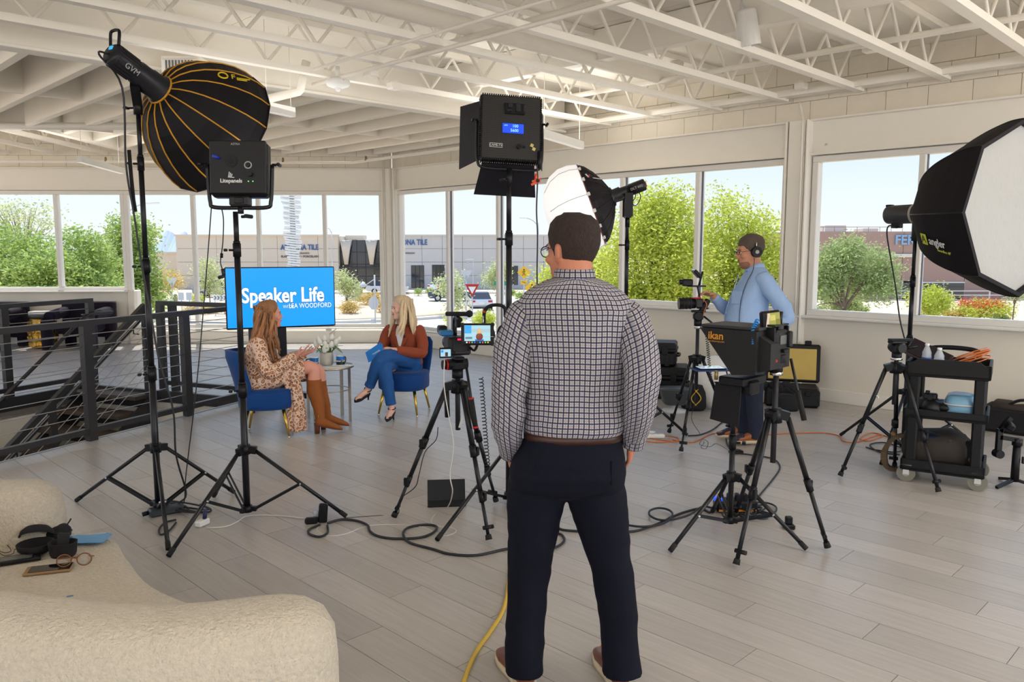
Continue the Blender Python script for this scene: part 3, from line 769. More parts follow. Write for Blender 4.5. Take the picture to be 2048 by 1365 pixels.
# brown building on the right
M_brown = mat('brown_stucco', srgb(176, 146, 134), .9, noise=.05, nscale=.7)
B2 = 70.0
def b2(u, v=500): return P(u, v, B2)
bb = thing('brick_building', 'brown flat-roofed building with blue letters and a white band, seen through the right window', 'building', (b2(1850).x, B2, GZ))
z1 = b2(1700, 463).z; xs = [b2(u).x for u in (1560, 1690, 1806, 1932, 2060, 2230)]
MB().box(((xs[0]+xs[-1])/2, B2+5.3, (GZ+z1-.1)/2), (xs[-1]-xs[0], 10, z1-GZ-.1)).build('wall', M_brown, bb, world=True)
for k in range(5):
    for z0_, z1_ in ((GZ, GZ+1.1), (GZ+1.1, b2(0, 515).z), (b2(0, 508).z, z1)):
        if k == 2 and z0_ == GZ+1.1:
            pass
        MB().box(((xs[k]+xs[k+1])/2, B2+.1, (z0_+z1_)/2), (xs[k+1]-xs[k]-.04, .25, z1_-z0_-.03)).build('panel', M_brown, bb, world=True)
MB().box(((xs[0]+xs[-1])/2, B2-.06, (b2(0, 515).z+b2(0, 508).z)/2), (xs[-1]-xs[0], .3, b2(0, 508).z-b2(0, 515).z)).build('band', M_conc, bb, world=True)
za, zb_ = b2(0, 607).z, b2(0, 564).z
fr = MB().box(((xs[2]+xs[3])/2, B2-.06, (za+zb_)/2), (xs[3]-xs[2], .2, zb_-za)).build('window', M_alu, bb, world=True)
for k in range(3): MB().box((xs[2]+(xs[3]-xs[2])*(k+.5)/3, B2-.18, (za+zb_)/2), ((xs[3]-xs[2])/3-.09, .06, zb_-za-.2)).build('pane', M_dglass, fr, world=True)
fr = MB().box((b2(1640).x, B2-.06, (za+zb_)/2), (2.6, .2, zb_-za)).build('window', M_alu, bb, world=True)
for k in range(2): MB().box((b2(1640).x-.65+1.3*k, B2-.18, (za+zb_)/2), (1.2, .06, zb_-za-.2)).build('pane', M_dglass, fr, world=True)
text('FERGUSON', 1.15, 'lettering', mat('pale_blue_letters', srgb(140, 176, 214), .5), bb, (b2(1788).x+2.75, B2-.12, b2(0, 481).z), R_f, .05, True, bold=.03, sx=.95)
for u, wd_, h_ in ((1697, 1.9, .62), (1770, 1.4, .35)): MB().box((b2(u).x, B2+4, z1+h_/2), (wd_, 2, h_), None, .03).build('roof_unit', M_conc, bb, world=True)
rf = MB()
for k in range(9): rf.cyl((b2(1632).x+k*1.0, B2+1.2, z1-.1), (b2(1632).x+k*1.0, B2+1.2, z1+.4), .02, n=5)
rf.bar((b2(1632).x, B2+1.2, z1+.4), (b2(1632).x+8, B2+1.2, z1+.4), .04, .04); rf.build('roof_rail', mat('rust_rail', srgb(150, 110, 95), .7), bb, world=True)
M_galv = mat('galvanised', srgb(205, 205, 205), .5)
fe = thing('ramp_railing', 'white pipe railing along the ramp before the brown building', 'railing', (b2(1850).x, 66, GZ+.5))
for z in (.35, .75, 1.1): MB().bar((27, 66, GZ+.4+z), (52, 66, GZ+.4+z), .07, .07).build('rail', M_galv, fe, world=True)
for k in range(9): MB().bar((27+k*3.1, 66, GZ+.3), (27+k*3.1, 66, GZ+1.5), .08, .08).build('post', M_galv, fe, world=True)
# pedestrian fence along the near kerb
fe = thing('street_fence', 'low pale picket fence along the near kerb below the windows', 'fence', (-8, 40.5, GZ))
for z in (.12, .78): MB().bar((-30, 40.5, GZ+z), (0, 40.5, GZ+z), .05, .05).build('rail', M_galv, fe, world=True)
pk = MB()
for k in range(300): pk.bar((-30+k*.1, 40.5, GZ+.1), (-30+k*.1, 40.5, GZ+.8), .022, .022)
o = pk.build('pickets', M_galv, fe, world=True); o['kind'] = 'stuff'
# ------------------------------------------------------------------ mountains
mt = MB(); n = 60; r0 = []; r1 = []; r2 = []
for k in range(n):
    u = 300+k*3.2; q = P(u, 497, 1800)
    h = 24*math.exp(-((u-335)/16)**2) + 20*math.exp(-((u-372)/14)**2) + 15*math.exp(-((u-352)/30)**2)+5*math.exp(-((u-420)/60)**2)
    h = h + 1.0*math.sin(k*.9)+.6*math.sin(k*2.3)
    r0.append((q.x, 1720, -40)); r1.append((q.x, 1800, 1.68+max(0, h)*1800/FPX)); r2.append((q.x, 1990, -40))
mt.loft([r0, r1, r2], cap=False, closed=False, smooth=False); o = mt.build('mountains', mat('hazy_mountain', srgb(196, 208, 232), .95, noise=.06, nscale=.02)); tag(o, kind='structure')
# ------------------------------------------------------------------ white slat sculpture
q = G(590, 640); q = Vector((P(590, 600, 58).x, 58, GZ))
sc_ = thing('sculpture', 'tall white tapering sculpture of stacked slats in front of the showroom sign', 'sculpture', q)
zb0, zt0 = GZ+.1, P(0, 384, 58).z+1.2
MB().cyl((q.x, 58, GZ), (q.x, 58, zt0), .2, n=10).build('core', M_white, sc_, world=True)
for k in range(58):
    t = k/57; z = zb0+(zt0-zb0)*t; wd_ = .62+.68*t
    MB().box((q.x+.06*math.sin(k*.9)-.05*t, 58, z), (wd_, wd_*.7, .11), eul(0, .16*(1 if k % 2 else .4), .25*math.sin(k*.35)), .01).build('slat', M_white, sc_, world=True)
# ------------------------------------------------------------------ trees and shrubs
def T(name, lb, u, Y, spec, n, size, m, ncl, spread, trunk=.14, nb=10, cat='tree', group=None, zoff=0):
    base = Vector((P(u, 500, Y).x, Y, GZ+zoff))
    return plant(name, lb, cat, base, crown(base, spec), n, size, m, ncl, spread, trunk, nb, group)
T('palo_verde', 'broad yellow-green tree filling the window behind the man in the light blue shirt, left crown', 1300, 21, [(1320, 465, 70, 80, 0), (1255, 520, 50, 70, .5), (1290, 430, 30, 40, 0), (1365, 425, 30, 50, 0), (1350, 540, 70, 90, -.5), (1330, 630, 110, 60, 0), (1250, 620, 70, 60, 0)], 36000, .056, L_palo, 420, .26, .2, 22)
T('palo_verde', 'broad yellow-green tree behind the head of the man in the light blue shirt, right crown', 1480, 23, [(1450, 475, 75, 75, 0), (1420, 540, 70, 90, .5), (1505, 470, 50, 55, 0), (1440, 415, 30, 30, 0), (1530, 560, 70, 90, -.5), (1480, 640, 130, 60, 0), (1555, 530, 40, 55, 0)], 36000, .056, L_palo, 420, .26, .2, 22)
T('palo_verde', 'lower yellow-green tree beside the plaid-shirted man, below the street lamp arm', 1180, 33, [(1130, 560, 55, 50, 0), (1190, 540, 55, 55, 0), (1150, 610, 90, 40, 0), (1225, 590, 50, 50, 0)], 16000, .08, L_palo, 220, .28, .2, 12)
T('mesquite', 'large soft green tree outside the leftmost window pane', 40, 30, [(35, 520, 70, 60, 0), (-30, 510, 60, 70, 1), (80, 555, 60, 60, -1), (40, 600, 90, 50, 0)], 22000, .08, L_mesq, 260, .28, .2, 14)
T('mesquite', 'soft green tree outside the second pane from the left', 165, 31, [(160, 505, 40, 55, 0), (190, 545, 45, 60, 1), (140, 570, 50, 60, -1), (180, 600, 80, 50, 0)], 20000, .08, L_mesq, 240, .28, .18, 14)
T('mesquite', 'darker green tree behind the tall light stand at the left', 258, 36, [(255, 470, 40, 36, 0), (285, 480, 26, 34, .5), (265, 540, 50, 55, 0), (280, 600, 45, 50, 0)], 16000, .09, L_mesq, 180, .3, .2, 12)
T('sparse_tree', 'thin half-bare tree rising above the green trees at the far left', 45, 40, [(20, 440, 50, 40, 0), (75, 435, 40, 38, 0)], 1500, .09, L_pale, 90, .35, .07, 44)
T('olive_tree', 'grey-green tree standing before the brown building', 1690, 46, [(1660, 540, 52, 42, 0), (1735, 545, 60, 46, 1), (1700, 505, 45, 25, 0), (1640, 580, 40, 30, 0), (1760, 580, 40, 24, 0)], 17000, .1, L_olive, 200, .34, .2, 12, zoff=.3)
T('desert_shrub', 'rounded pale shrub at the foot of the grey-green tree', 1685, 50, [(1685, 603, 36, 22, 0)], 3500, .09, L_olive, 60, .25, .05, 8, 'shrub', zoff=.6)
T('desert_shrub', 'loose yellow-green shrub just right of the softbox stand pole', 1865, 48, [(1862, 605, 42, 28, 0)], 4200, .09, L_palo, 70, .25, .05, 12, 'shrub', zoff=.4)
fsh = T('desert_shrub', 'green shrub topped with orange-red flowers at the far right', 1965, 49, [(1965, 622, 52, 18, 0)], 4200, .08, L_palo, 80, .25, .05, 8, 'shrub', zoff=.4)
V_, F_, _c = leaves(crown(fsh.location, [(1968, 609, 52, 9, 0)]), 1500, .07, 60, .18); leafmesh('blossom', V_, F_, L_red, fsh)
T('desert_shrub', 'dry golden clump left of the red-flowered shrub', 1932, 49.5, [(1908, 632, 20, 8, 0)], 1500, .08, L_dry, 40, .18, 0, 0, 'shrub', zoff=.4)
T('round_bush', 'small round brown-green bush below the ramp, nearer the window column', 1640, 52, [(1640, 619, 10, 10, 0)], 900, .07, L_olive, 20, .12, .03, 4, 'bush', zoff=.6)
T('round_bush', 'small round brown-green bush below the ramp, right of the pale shrub', 1724, 52, [(1724, 620, 11, 11, 0)], 900, .07, L_olive, 20, .12, .03, 4, 'bush', zoff=.6)
T('round_bush', 'clipped brown hedge bush in the red-flowered bed', 1990, 48, [(2000, 640, 18, 8, 0)], 1400, .06, L_olive, 40, .12, .03, 4, 'bush', zoff=.4)
T('young_tree', 'thin young tree at the far right window edge', 2035, 47, [(2035, 565, 22, 45, 0)], 1600, .08, L_pale, 50, .25, .05, 8, zoff=.4)
T('white_flower_tree', 'pale blossoming shrub left of the television, before the tan wall', 415, 62, [(412, 545, 20, 26, 0), (425, 570, 22, 20, 0)], 2200, .1, L_pale, 60, .3, .06, 10, 'shrub')
T('white_flower_tree', 'pale blossoming shrub at the right edge of the television', 690, 60, [(684, 560, 16, 24, 0), (705, 580, 18, 18, 0)], 1900, .1, L_pale, 50, .28, .06, 10, 'shrub')
T('white_flower_tree', 'pale blossoming shrub before the shaded wing, left of the silver car', 905, 58, [(895, 575, 30, 20, 0), (912, 555, 18, 16, 0), (912, 600, 26, 22, 0)], 2200, .1, L_pale, 60, .3, .06, 14, 'shrub')
T('white_flower_tree', 'pale blossoming tree before the shaded wing, left of the pedestrian signs', 1000, 72, [(1000, 548, 22, 22, 0), (985, 560, 16, 14, 0)], 2200, .12, L_pale, 50, .35, .07, 12, 'tree')
T('green_bush', 'dense green bush by the kerb below the main camera monitor', 968, 42, [(968, 640, 20, 14, 0)], 2600, .06, L_palo, 60, .18, .04, 6, 'bush')
T('green_bush', 'small green clump by the kerb left of the main camera', 905, 44, [(908, 640, 13, 12, 0)], 1400, .06, L_palo, 36, .18, .04, 6, 'bush')
T('dry_bush', 'golden bush before the left end of the showroom', 345, 66, [(345, 560, 26, 16, 0), (325, 575, 24, 14, 0)], 2400, .09, L_dry, 50, .3, .05, 6, 'bush')
T('dry_bush', 'golden bush behind the saguaro on the traffic island', 735, 62, [(738, 598, 24, 10, 0)], 1700, .08, L_dry, 50, .25, 0, 0, 'bush', zoff=.4)
T('dry_bush', 'golden grass clump right of the television', 700, 56, [(700, 615, 16, 9, 0)], 1500, .07, L_dry, 40, .2, 0, 0, 'bush', zoff=.5)
T('dry_bush', 'golden grass clump by the white-blonde woman, on the traffic island', 768, 57, [(768, 612, 14, 9, 0)], 1300, .07, L_dry, 40, .2, 0, 0, 'bush', zoff=.4)
T('dry_bush', 'golden grass clump left of the television, on the traffic island', 400, 56, [(400, 620, 36, 7, 0)], 1800, .07, L_dry, 50, .2, 0, 0, 'bush', zoff=.4)
T('low_grass', 'green clump on the traffic island beside the parked grey car', 395, 60, [(395, 598, 12, 7, 0)], 800, .07, L_palo, 26, .18, 0, 0, 'bush', zoff=.4)
for k, (u, v, Y) in enumerate(((836, 587, 84), (858, 586, 84), (1002, 592, 70), (1022, 590, 72), (1040, 596, 66))):
    T('low_shrub', ('small green shrub before the shaded wing, below its first dark window', 'small green shrub before the shaded wing, left of the white parked car', 'small green shrub under the green street name sign', 'small green shrub between the street name sign and the pedestrian signs', 'small green shrub at the foot of the upper yellow pedestrian sign')[k], u, Y, [(u, v-4, 7, 4, 0)], 420, .09, L_mesq, 14, .15, .03, 3, 'shrub', 'small shrubs along the planting strip')
# saguaros and boulders
M_cact = mat('saguaro_skin', srgb(150, 158, 112), .8, noise=.12, nscale=4)
def cactus(u, v0, v1, lb):
    b = G(u, v0); b = Vector((b.x, b.y, GZ+.3)); h = P(u, v1, b.y).z-b.z; r = max(.16, h*.13)
    t = thing('saguaro', lb, 'cactus', b); mb = MB(); n = 28; rr = []
    for z, k in ((-.6, .85), (.1, .95), (h*.5, 1), (h*.8, .95), (h*.93, .75), (h*.985, .4), (h, .08)):
        rr.append([(math.cos(2*PI*i/n)*r*k*(1+.1*(i % 2)), math.sin(2*PI*i/n)*r*k*(1+.1*(i % 2)), z) for i in range(n)])
    mb.loft(rr).build('stem', M_cact, t); return t
cactus(720, 619, 570, 'tall saguaro on the traffic island right of the television')
cactus(352, 615, 588, 'small saguaro left of the chevron sign beside the stair railing')
cactus(443, 606, 581, 'short saguaro before the parked grey car')
M_rock = mat('pink_boulder', srgb(206, 168, 146), .9, noise=.15, nscale=3)
for u, v, r, lb in ((709, 612, .38, 'pink boulder at the foot of the tall saguaro'), (690, 620, .26, 'smaller boulder left of the pink boulder'), (650, 625, .22, 'low boulder by the television edge')):
    b = G(u, v+5); mb = MB(); c = Vector((b.x, b.y, GZ+.35+r*.5)); mb.ball(c, (r*1.15, r, r*.85), n=12, m=8)
    mb.v = [tuple(c+(Vector(p)-c)*RNG.uniform(.9, 1.08)) for p in mb.v]; o = mb.build('boulder', M_rock); tag(o, lb, 'rock')
# ------------------------------------------------------------------ street furniture
def lamp_post(u, v0, v1, Y, arm, lb, m=M_galv):
    x = P(u, 500, Y).x; zt_ = P(u, v1, Y).z; t = thing('street_lamp', lb, 'street lamp', (x, Y, GZ))
    MB().cyl((0, 0, 0), (0, 0, zt_-GZ), .09, .06, 10).build('pole', m, t)
    a = arm*Y/FPX; s = 1 if a > 0 else -1
    MB().tube(spline([(0, 0, zt_-GZ-.25), (a*.35, 0, zt_-GZ+.2), (a*.8, 0, zt_-GZ+.42)], 5), .04, 6).build('arm', m, t)
    MB().box((a*.92, 0, zt_-GZ+.40), (abs(a)*.3+.25, .28, .12), eul(0, -.05*s, 0), .03).build('lamp_head', M_white, t)
lamp_post(256, 610, 420, 48, 58, 'tall curved street lamp outside the third pane from the left')
lamp_post(1076, 580, 446, 66, -32, 'tall curved street lamp left of the plaid-shirted man')
lamp_post(664, 560, 463, 95, -10, 'distant street lamp above the right end of the tan wall')
def post_sign(name, lb, cat, u, v0, v1, Y, build):
    x = P(u, 500, Y).x; zt_ = P(u, v1, Y).z-GZ; t = thing(name, lb, cat, (x, Y, GZ))
    MB().cyl((0, 0, 0), (0, 0, zt_), .045, n=8).build('pole', M_galv, t); build(t, zt_); return t
M_yel = mat('sign_yellow', srgb(246, 190, 40), .5); M_ink = mat('sign_black', (.02, .02, .02), .6)
def diamond(t, z):
    s = .52; MB().prism([(s, -.06, 0), (0, -.06, s), (-s, -.06, 0), (0, -.06, -s)], Vector((0, 0, z)), Vector((0, -.02, z))).build('board', M_yel, t)
    mb = MB(); mb.ball((0, -.1, z+.2), (.055, .02, .055), n=8, m=5)
    for a, b, wd_ in (((0, z+.13), (0, z-.05), .1), ((0, z-.05), (-.12, z-.26), .06), ((0, z-.05), (.1, z-.26), .06), ((0, z+.1), (-.15, z-.02), .05), ((0, z+.1), (.15, z-.0), .05)): mb.bar((a[0], -.1, a[1]), (b[0], -.1, b[1]), .02, wd_, (0, -1, 0))
    mb.build('symbol', M_ink, t)
    MB().box((0, -.07, z-.78), (.5, .03, .3), None, .01).build('plate', M_yel, t)
    MB().bar((-.15, -.1, z-.72), (.15, -.1, z-.84), .02, .05, (0, -1, 0)).build('symbol', M_ink, t)
post_sign('crossing_sign', 'upper yellow diamond pedestrian crossing sign with an arrow plate', 'sign', 1048, 590, 545, 62, diamond)
post_sign('crossing_sign', 'lower yellow diamond pedestrian crossing sign by the plaid shirt shoulder', 'sign', 1064, 610, 576, 56, diamond)
def yieldb(t, z):
    s = .46; tri = lambda k, y: [(-s*k, y, .4*k), (s*k, y, .4*k), (0, y, -.45*k)]
    MB().prism(tri(1, 0), Vector((0, -.08, z)), Vector((0, -.05, z))).build('board', M_red, t); MB().prism(tri(.55, 0), Vector((0, -.1, z+.02)), Vector((0, -.08, z+.02))).build('panel', M_white, t)
post_sign('yield_sign', 'red and white triangular yield sign in front of the silver car', 'sign', 944, 640, 581, 52, yieldb)
def back_tri(t, z): MB().prism([(-.42, 0, .38), (.42, 0, .38), (0, 0, -.4)], Vector((0, .05, z)), Vector((0, .08, z))).build('board', M_galv, t)
post_sign('yield_sign', 'grey back of a triangular sign on a thin pole among the pale blossoms', 'sign', 932, 640, 552, 56, back_tri)
post_sign('yield_sign', 'grey back of a triangular sign on a thin post left of the chevrons', 'sign', 340, 618, 566, 60, back_tri)
def oct_(t, z):
    MB().prism([(math.cos(PI/8+k*PI/4)*.32, 0, math.sin(PI/8+k*PI/4)*.42) for k in range(8)], Vector((-.1, .05, z-1.7)), Vector((-.1, .08, z-1.7))).build('board', M_galv, t)
    MB().bar((0, 0, z-.25), (-.75, 0, z-.75), .05, .05).build('arm', M_galv, t)
    MB().lathe([(.05, .12), (.12, .05), (.26, -.1), (.26, -.14)], (-.7, 0, z-.55), n=14).build('lamp_shade', M_galv, t)
    MB().box((-.14, -.02, z-2.9), (.22, .2, .5), None, .02).build('box', M_galv, t)
post_sign('signal_pole', 'grey pole with a bell lamp and an eight-sided sign back left of the column', 'sign post', 748, 662, 550, 48, oct_)
def flood(t, z): MB().box((-.35, 0, z-.03), (.8, .2, .1), None, .03).build('lamp_head', M_galv, t); MB().lathe([(.03, .1), (.1, 0), (.16, -.14)], (-.5, 0, z-.3), n=10).build('lamp_shade', M_galv, t)
post_sign('parking_lamp', 'slim parking lot lamp before the shaded wing of the showroom', 'street lamp', 946, 580, 519, 80, flood)
q = P(440, 596, 55); cs = thing('chevron_sign', 'white board with four black chevrons on the traffic island', 'sign', (q.x, 55, GZ))
MB().box((0, -.04, q.z-GZ), (.92, .03, .34), None, .005).build('board', M_white, cs)
for k in range(4):
    for s in (-1, 1): MB().bar((-.36+k*.22, -.07, q.z-GZ+s*.14), (-.26+k*.22, -.07, q.z-GZ), .02, .08, (0, -1, 0)).build('chevron', M_ink, cs)
for x in (-.35, .35): MB().cyl((x, 0, 0), (x, 0, q.z-GZ), .03, n=6).build('post', M_galv, cs)
q = P(1000, 567, 66); ss = thing('street_sign', 'green street name sign before the shaded wing', 'sign', (q.x, 66, GZ))
MB().box((0, -.04, q.z-GZ), (1.0, .03, .36), None, .01).build('board', mat('sign_green', srgb(30, 150, 120), .5), ss)
MB().box((0, -.06, q.z-GZ), (.6, .01, .06)).build('lettering', M_white, ss); MB().cyl((.45, 0, 0), (.45, 0, q.z-GZ), .04, n=6).build('pole', M_galv, ss)
for u, lb in ((362, 'left grey sign board behind the stair railing'), (378, 'right grey sign board behind the stair railing')):
    q = P(u, 593, 52); b_ = thing('sign_board', lb, 'sign', (q.x, 52, GZ)); MB().box((0, 0, q.z-GZ), (.36, .04, .5), None, .01).build('board', M_galv, b_); MB().cyl((0, .05, 0), (0, .05, q.z-GZ), .03, n=6).build('post', M_galv, b_)
for k, (v, lb) in enumerate(((618, 'upper orange and white barrier sign left of the television'), (634, 'lower orange and white barrier sign left of the television'))):
    q = P(457, v+6, 44); b_ = thing('barrier_sign', lb, 'sign', (q.x-.1, 44+k*.3, GZ)); MB().box((0, 0, q.z-GZ), (.28, .04, .22), None, .01).build('board', mat('orange', srgb(232, 110, 60), .5), b_); MB().box((0, -.025, q.z-GZ), (.24, .01, .06)).build('stripe', M_white, b_); MB().cyl((0, .05, 0), (0, .05, q.z-GZ), .03, n=6).build('post', M_galv, b_)
# ------------------------------------------------------------------ cars
M_tyre = mat('tyre', (.02, .02, .02), .8); M_cglass = mat('car_glass', (.05, .055, .065), .08); M_tail = mat('tail_light', srgb(190, 40, 30), .3)
def car(lb, loc, rot, col, kind='sedan', zoff=.03):
    t = thing('car', lb, 'car', (loc.x, loc.y, GZ+zoff), rot); m = mat('paint_'+str(len(MATS)), col, .25, metal=.3, coat=.5)
    hb, hr = (.92, 1.43) if kind == 'sedan' else (1.05, 1.72)
    prof = [(-2.3, .45), (-2.32, .75), (-2.2, hb-.02), (-1.0, hb), (0, hb), (1.1, hb-.02), (2.0, hb-.14), (2.28, .7), (2.3, .42), (2.1, .3), (-2.1, .3)]
    def sec(y, k, dz): return [(p[0]*k, y, .3+(p[1]-.3)*dz) for p in prof]
    MB().loft([sec(-.9, .97, .92), sec(-.86, 1, 1), sec(.86, 1, 1), sec(.9, .97, .92)], smooth=False).build('body', m, t)
    top = [(-1.95 if kind == 'sedan' else -2.1, hb-.05), (-1.15 if kind == 'sedan' else -1.9, hr-.05), (-.9, hr), (.1, hr), (.45, hr-.06), (1.25, hb-.05)]
    MB().loft([[(p[0]*(1 if k else 1), s*(.82 if p[1] < hb else .66), p[1]) for p in top] for k, s in ((0, -1), (1, 1))], smooth=False).build('cabin', M_cglass, t)
    MB().box((-.35, 0, hr-.0), (1.2 if kind == 'sedan' else 2.4, 1.26, .05), None, .02).build('roof_panel', m, t)
    for x in (-1.4, 1.4):
        for y in (-.82, .82):
            w_ = MB().cyl((x, y-.1, .32), (x, y+.1, .32), .32, n=18).build('wheel', M_tyre, t); MB().cyl((x, y-.11, .32), (x, y+.11, .32), .19, n=12).build('hub', M_galv, w_)
    for y in (-.68, .68):
        MB().box((-2.29, y, .76), (.08, .34, .16), None, .02).build('tail_light', M_tail, t); MB().box((2.24, y, .68), (.12, .34, .14), None, .02).build('headlight', M_white, t)
    MB().box((-2.34, 0, .62), (.03, .5, .15), None, .005).build('number_plate', M_white, t)
    return t
car('silver sedan seen from behind on the road before the shaded wing', Vector((P(959, 600, 66).x, 66, 0)), PI/2+.12, srgb(214, 216, 220))
car('dark blue car side-on behind the pale blossoms, left of the silver sedan', Vector((P(905, 590, 76).x, 76, 0)), .1, srgb(70, 80, 104))
car('white car parked before the showroom windows', Vector((P(890, 590, 92).x, 92, 0)), PI/2-.5, srgb(236, 236, 238))
car('grey car parked on the far side of the traffic island, left of the television', Vector((P(436, 585, 82).x, 82, 0)), .1, srgb(150, 154, 162), 'suv')
car('silver car parked before the dark glass entrance', Vector((P(775, 585, 88).x, 88, 0)), .15, srgb(206, 206, 210))
# =================================================================== STUDIO GEAR
def V3(*a): return Vector(a)
def knob(mb, p, dirv, r=.018, L=.045):
    d = Vector(dirv).normalized(); p = Vector(p); mb.cyl(p, p+d*L*.6, r*.4, n=6); x, y, z = frame(d)
    q = p+d*L
    mb.box(q, (r*2.6, r*.9, L*.5), Matrix((x, y, z)).transposed(), r*.3)
def light_stand(lb, C, feet, hub, top, secs, r=.019, low=.05, jt=.55, kd=(-1, -.3, 0)):
    """secs: heights of the collars between pole sections"""
    C = Vector((*C[:2], 0)); t = thing('light_stand', lb, 'light stand', C)
    zs = [low]+list(secs)+[top]
    for k in range(len(zs)-1):
        rr = r*(1-.13*k); p = MB().cyl((0, 0, zs[k]), (0, 0, zs[k+1]+(.0 if k < len(zs)-2 else 0)), rr, n=14).build('pole', M_blackm, t)
        if 0 < k:
            mb = MB(); mb.cyl((0, 0, zs[k]-.05), (0, 0, zs[k]+.03), rr*1.55, n=14).cyl((0, 0, zs[k]+.03), (0, 0, zs[k]+.045), rr*1.3, n=14)
            c = mb.build('collar', M_black, t); kb = MB(); knob(kb, Vector(kd).normalized()*rr*1.3+Z*(zs[k]-.01), kd); kb.build('knob', M_black, c)
    hb = MB(); hb.cyl((0, 0, hub-.03), (0, 0, hub+.03), r*1.6, n=14)
    for f in feet:
        d = (Vector(f)-C); d.z = 0; d.normalize(); hb.bar(d*r+Z*hub, d*r*3.4+Z*(hub-.006), .03, .045)
    hb.build('hub', M_black, t)
    sp = MB(); sp.cyl((0, 0, low-.01), (0, 0, low+.03), r*1.5, n=14)
    for f in feet:
        d = (Vector(f)-C); d.z = 0; d.normalize(); sp.bar(d*r+Z*(low+.01), d*r*2.8+Z*(low+.01), .026, .028)
    sp.build('spreader', M_black, t)
    for f in feet:
        f = Vector(f)-C; d = Vector((f.x, f.y, 0)).normalized(); a = d*r*2.9+Z*(hub-.006); e = Vector((f.x, f.y, .012))
        lg = MB().cyl(a, e, .0125, n=10).build('leg', M_blackm, t)
        MB().cyl(e+(a-e).normalized()*.05, e, .015, n=10).build('rubber_foot', M_rubber, lg)
        mid = a.lerp(e, jt); side = Z.cross(d)*.012
        for s in (-1, 1): MB().bar(d*r*2.5+Z*(low+.012)+side*s, mid+side*s, .006, .016).build('brace', M_blackm, t)
        MB().cyl(mid-side*1.7, mid+side*1.7, .006, n=6).build('rivet', M_chrome, t)
    return t
def tripod(lb, C, apex, feet, ctop, r=.016, locks=(.5,), spread=None, m=None):
    C = Vector((*C[:2], 0)); m = m or M_blackm; t = thing('tripod', lb, 'tripod', C)
    cr = MB(); cr.cyl((0, 0, apex-.05), (0, 0, apex+.03), .042, .036, 12)
    for f in feet: d = (Vector(f)-C); d.z = 0; d.normalize(); cr.bar(d*.02+Z*(apex-.0), d*.075+Z*(apex-.015), .05, .05)
    cr.build('crown', M_black, t)
    MB().cyl((0, 0, apex-.28), (0, 0, ctop), .0155, n=12).build('centre_column', M_dark, t)
    for f in feet:
        f = Vector(f)-C; d = Vector((f.x, f.y, 0)).normalized(); a = d*.07+Z*(apex-.02); e = Vector((f.x, f.y, .02))
        js = [0]+list(locks)+[1]; side = Z.cross(d)
        lg = None
        for k in range(len(js)-1):
            rr = r*(1-.2*k); p = MB().cyl(a.lerp(e, js[k]), a.lerp(e, js[k+1]), rr, n=10)
            if k == 0: lg = p.build('leg', m, t)
            else:
                p.build('leg_section', m, lg); q = a.lerp(e, js[k]); lk = MB().cyl(q-(e-a).normalized()*.035, q+(e-a).normalized()*.035, rr*1.65, n=10); lk.box(q+side*rr*1.6+d*.01, (.03, .018, .05), axes(d, side), .004); lk.build('leg_lock', M_black, lg)
        MB().cyl(e+(a-e).normalized()*.03, e, .017, .02, 10).build('rubber_foot', M_rubber, lg)
        q = e+(a-e).normalized()*.07; MB().cyl(q-side*.022, q+side*.04, .013, n=8).build('foot_knob', M_black, lg)
        if spread: 
            mid = a.lerp(e, spread[1]); MB().bar(Z*spread[0], mid, .014, .008).build('brace', m, t)
    return t
def cord(lb, pts, r, m, name='cable', cat='cable', k=6, group=None):
    o = MB().tube(spline(pts, k), r, 7).build(name, m); tag(o, lb, cat, group); return o
def fl(pts, z=.007): return [F(u, v, z) for u, v in pts]
def coil(p0, p1, r, turns, n=10):
    p0, p1 = Vector(p0), Vector(p1); x, y, z = frame(p1-p0)
    return [p0.lerp(p1, i/(turns*n)) + (x*math.cos(2*PI*i/n)+y*math.sin(2*PI*i/n))*r for i in range(turns*n+1)]
# ------------------------------------------------------------------ 1: deep black softbox with yellow piping on the tall stand
C1 = V3(-2.25, 4.94, 0)
light_stand('tall black light stand with yellow-piped softbox on top, leftmost by the stair railing', C1, [F(153, 1005), F(337, 1103), F(468, 988)], .43, 2.50, [.91, 1.58, 2.2], r=.021)
a1 = V3(.42, .80, -.42).normalized()
ap = P(320, 180, 4.97)
sb = thing('softbox_light', 'deep black umbrella softbox with yellow piping and a cylindrical lamp', 'studio light', ap)
xx, yy, zz = frame(a1, Z.cross(a1))
prof = [(.085, 0), (.15, .018), (.21, .05), (.27, .10), (.325, .165), (.37, .24), (.405, .32), (.425, .40), (.43, .47)]
NR = 16
mb = MB(); mb.loft([[zz*h + (xx*math.cos(2*PI*k/NR)+yy*math.sin(2*PI*k/NR))*r for k in range(NR)] for r, h in prof], cap=False, smooth=False)
M_sbf = mat('softbox_black_nylon', (.006, .005, .008), .6, spec=.25)
shell = mb.build('fabric_shell', M_sbf, sb)
M_pipe = mat('yellow_piping', srgb(205, 146, 30), .55)
for k in range(NR):
    u_ = xx*math.cos(2*PI*k/NR)+yy*math.sin(2*PI*k/NR)
    MB().tube([zz*h+u_*(r+.002) for r, h in prof], .0048, 5).build('piping', M_pipe, sb)
MB().tube([zz*0+(xx*math.cos(2*PI*k/24)+yy*math.sin(2*PI*k/24))*.088 for k in range(24)], .008, 6, closed=True).build('ring', M_pipe, sb)
MB().tube([zz*.47+(xx*math.cos(2*PI*k/NR)+yy*math.sin(2*PI*k/NR))*.432 for k in range(NR)], .006, 6, closed=True).build('rim', M_sbf, sb)
M_diff = mat('lit_diffuser', (.9, .9, .9), .7, emit=(1, .96, .9), estr=2.2)
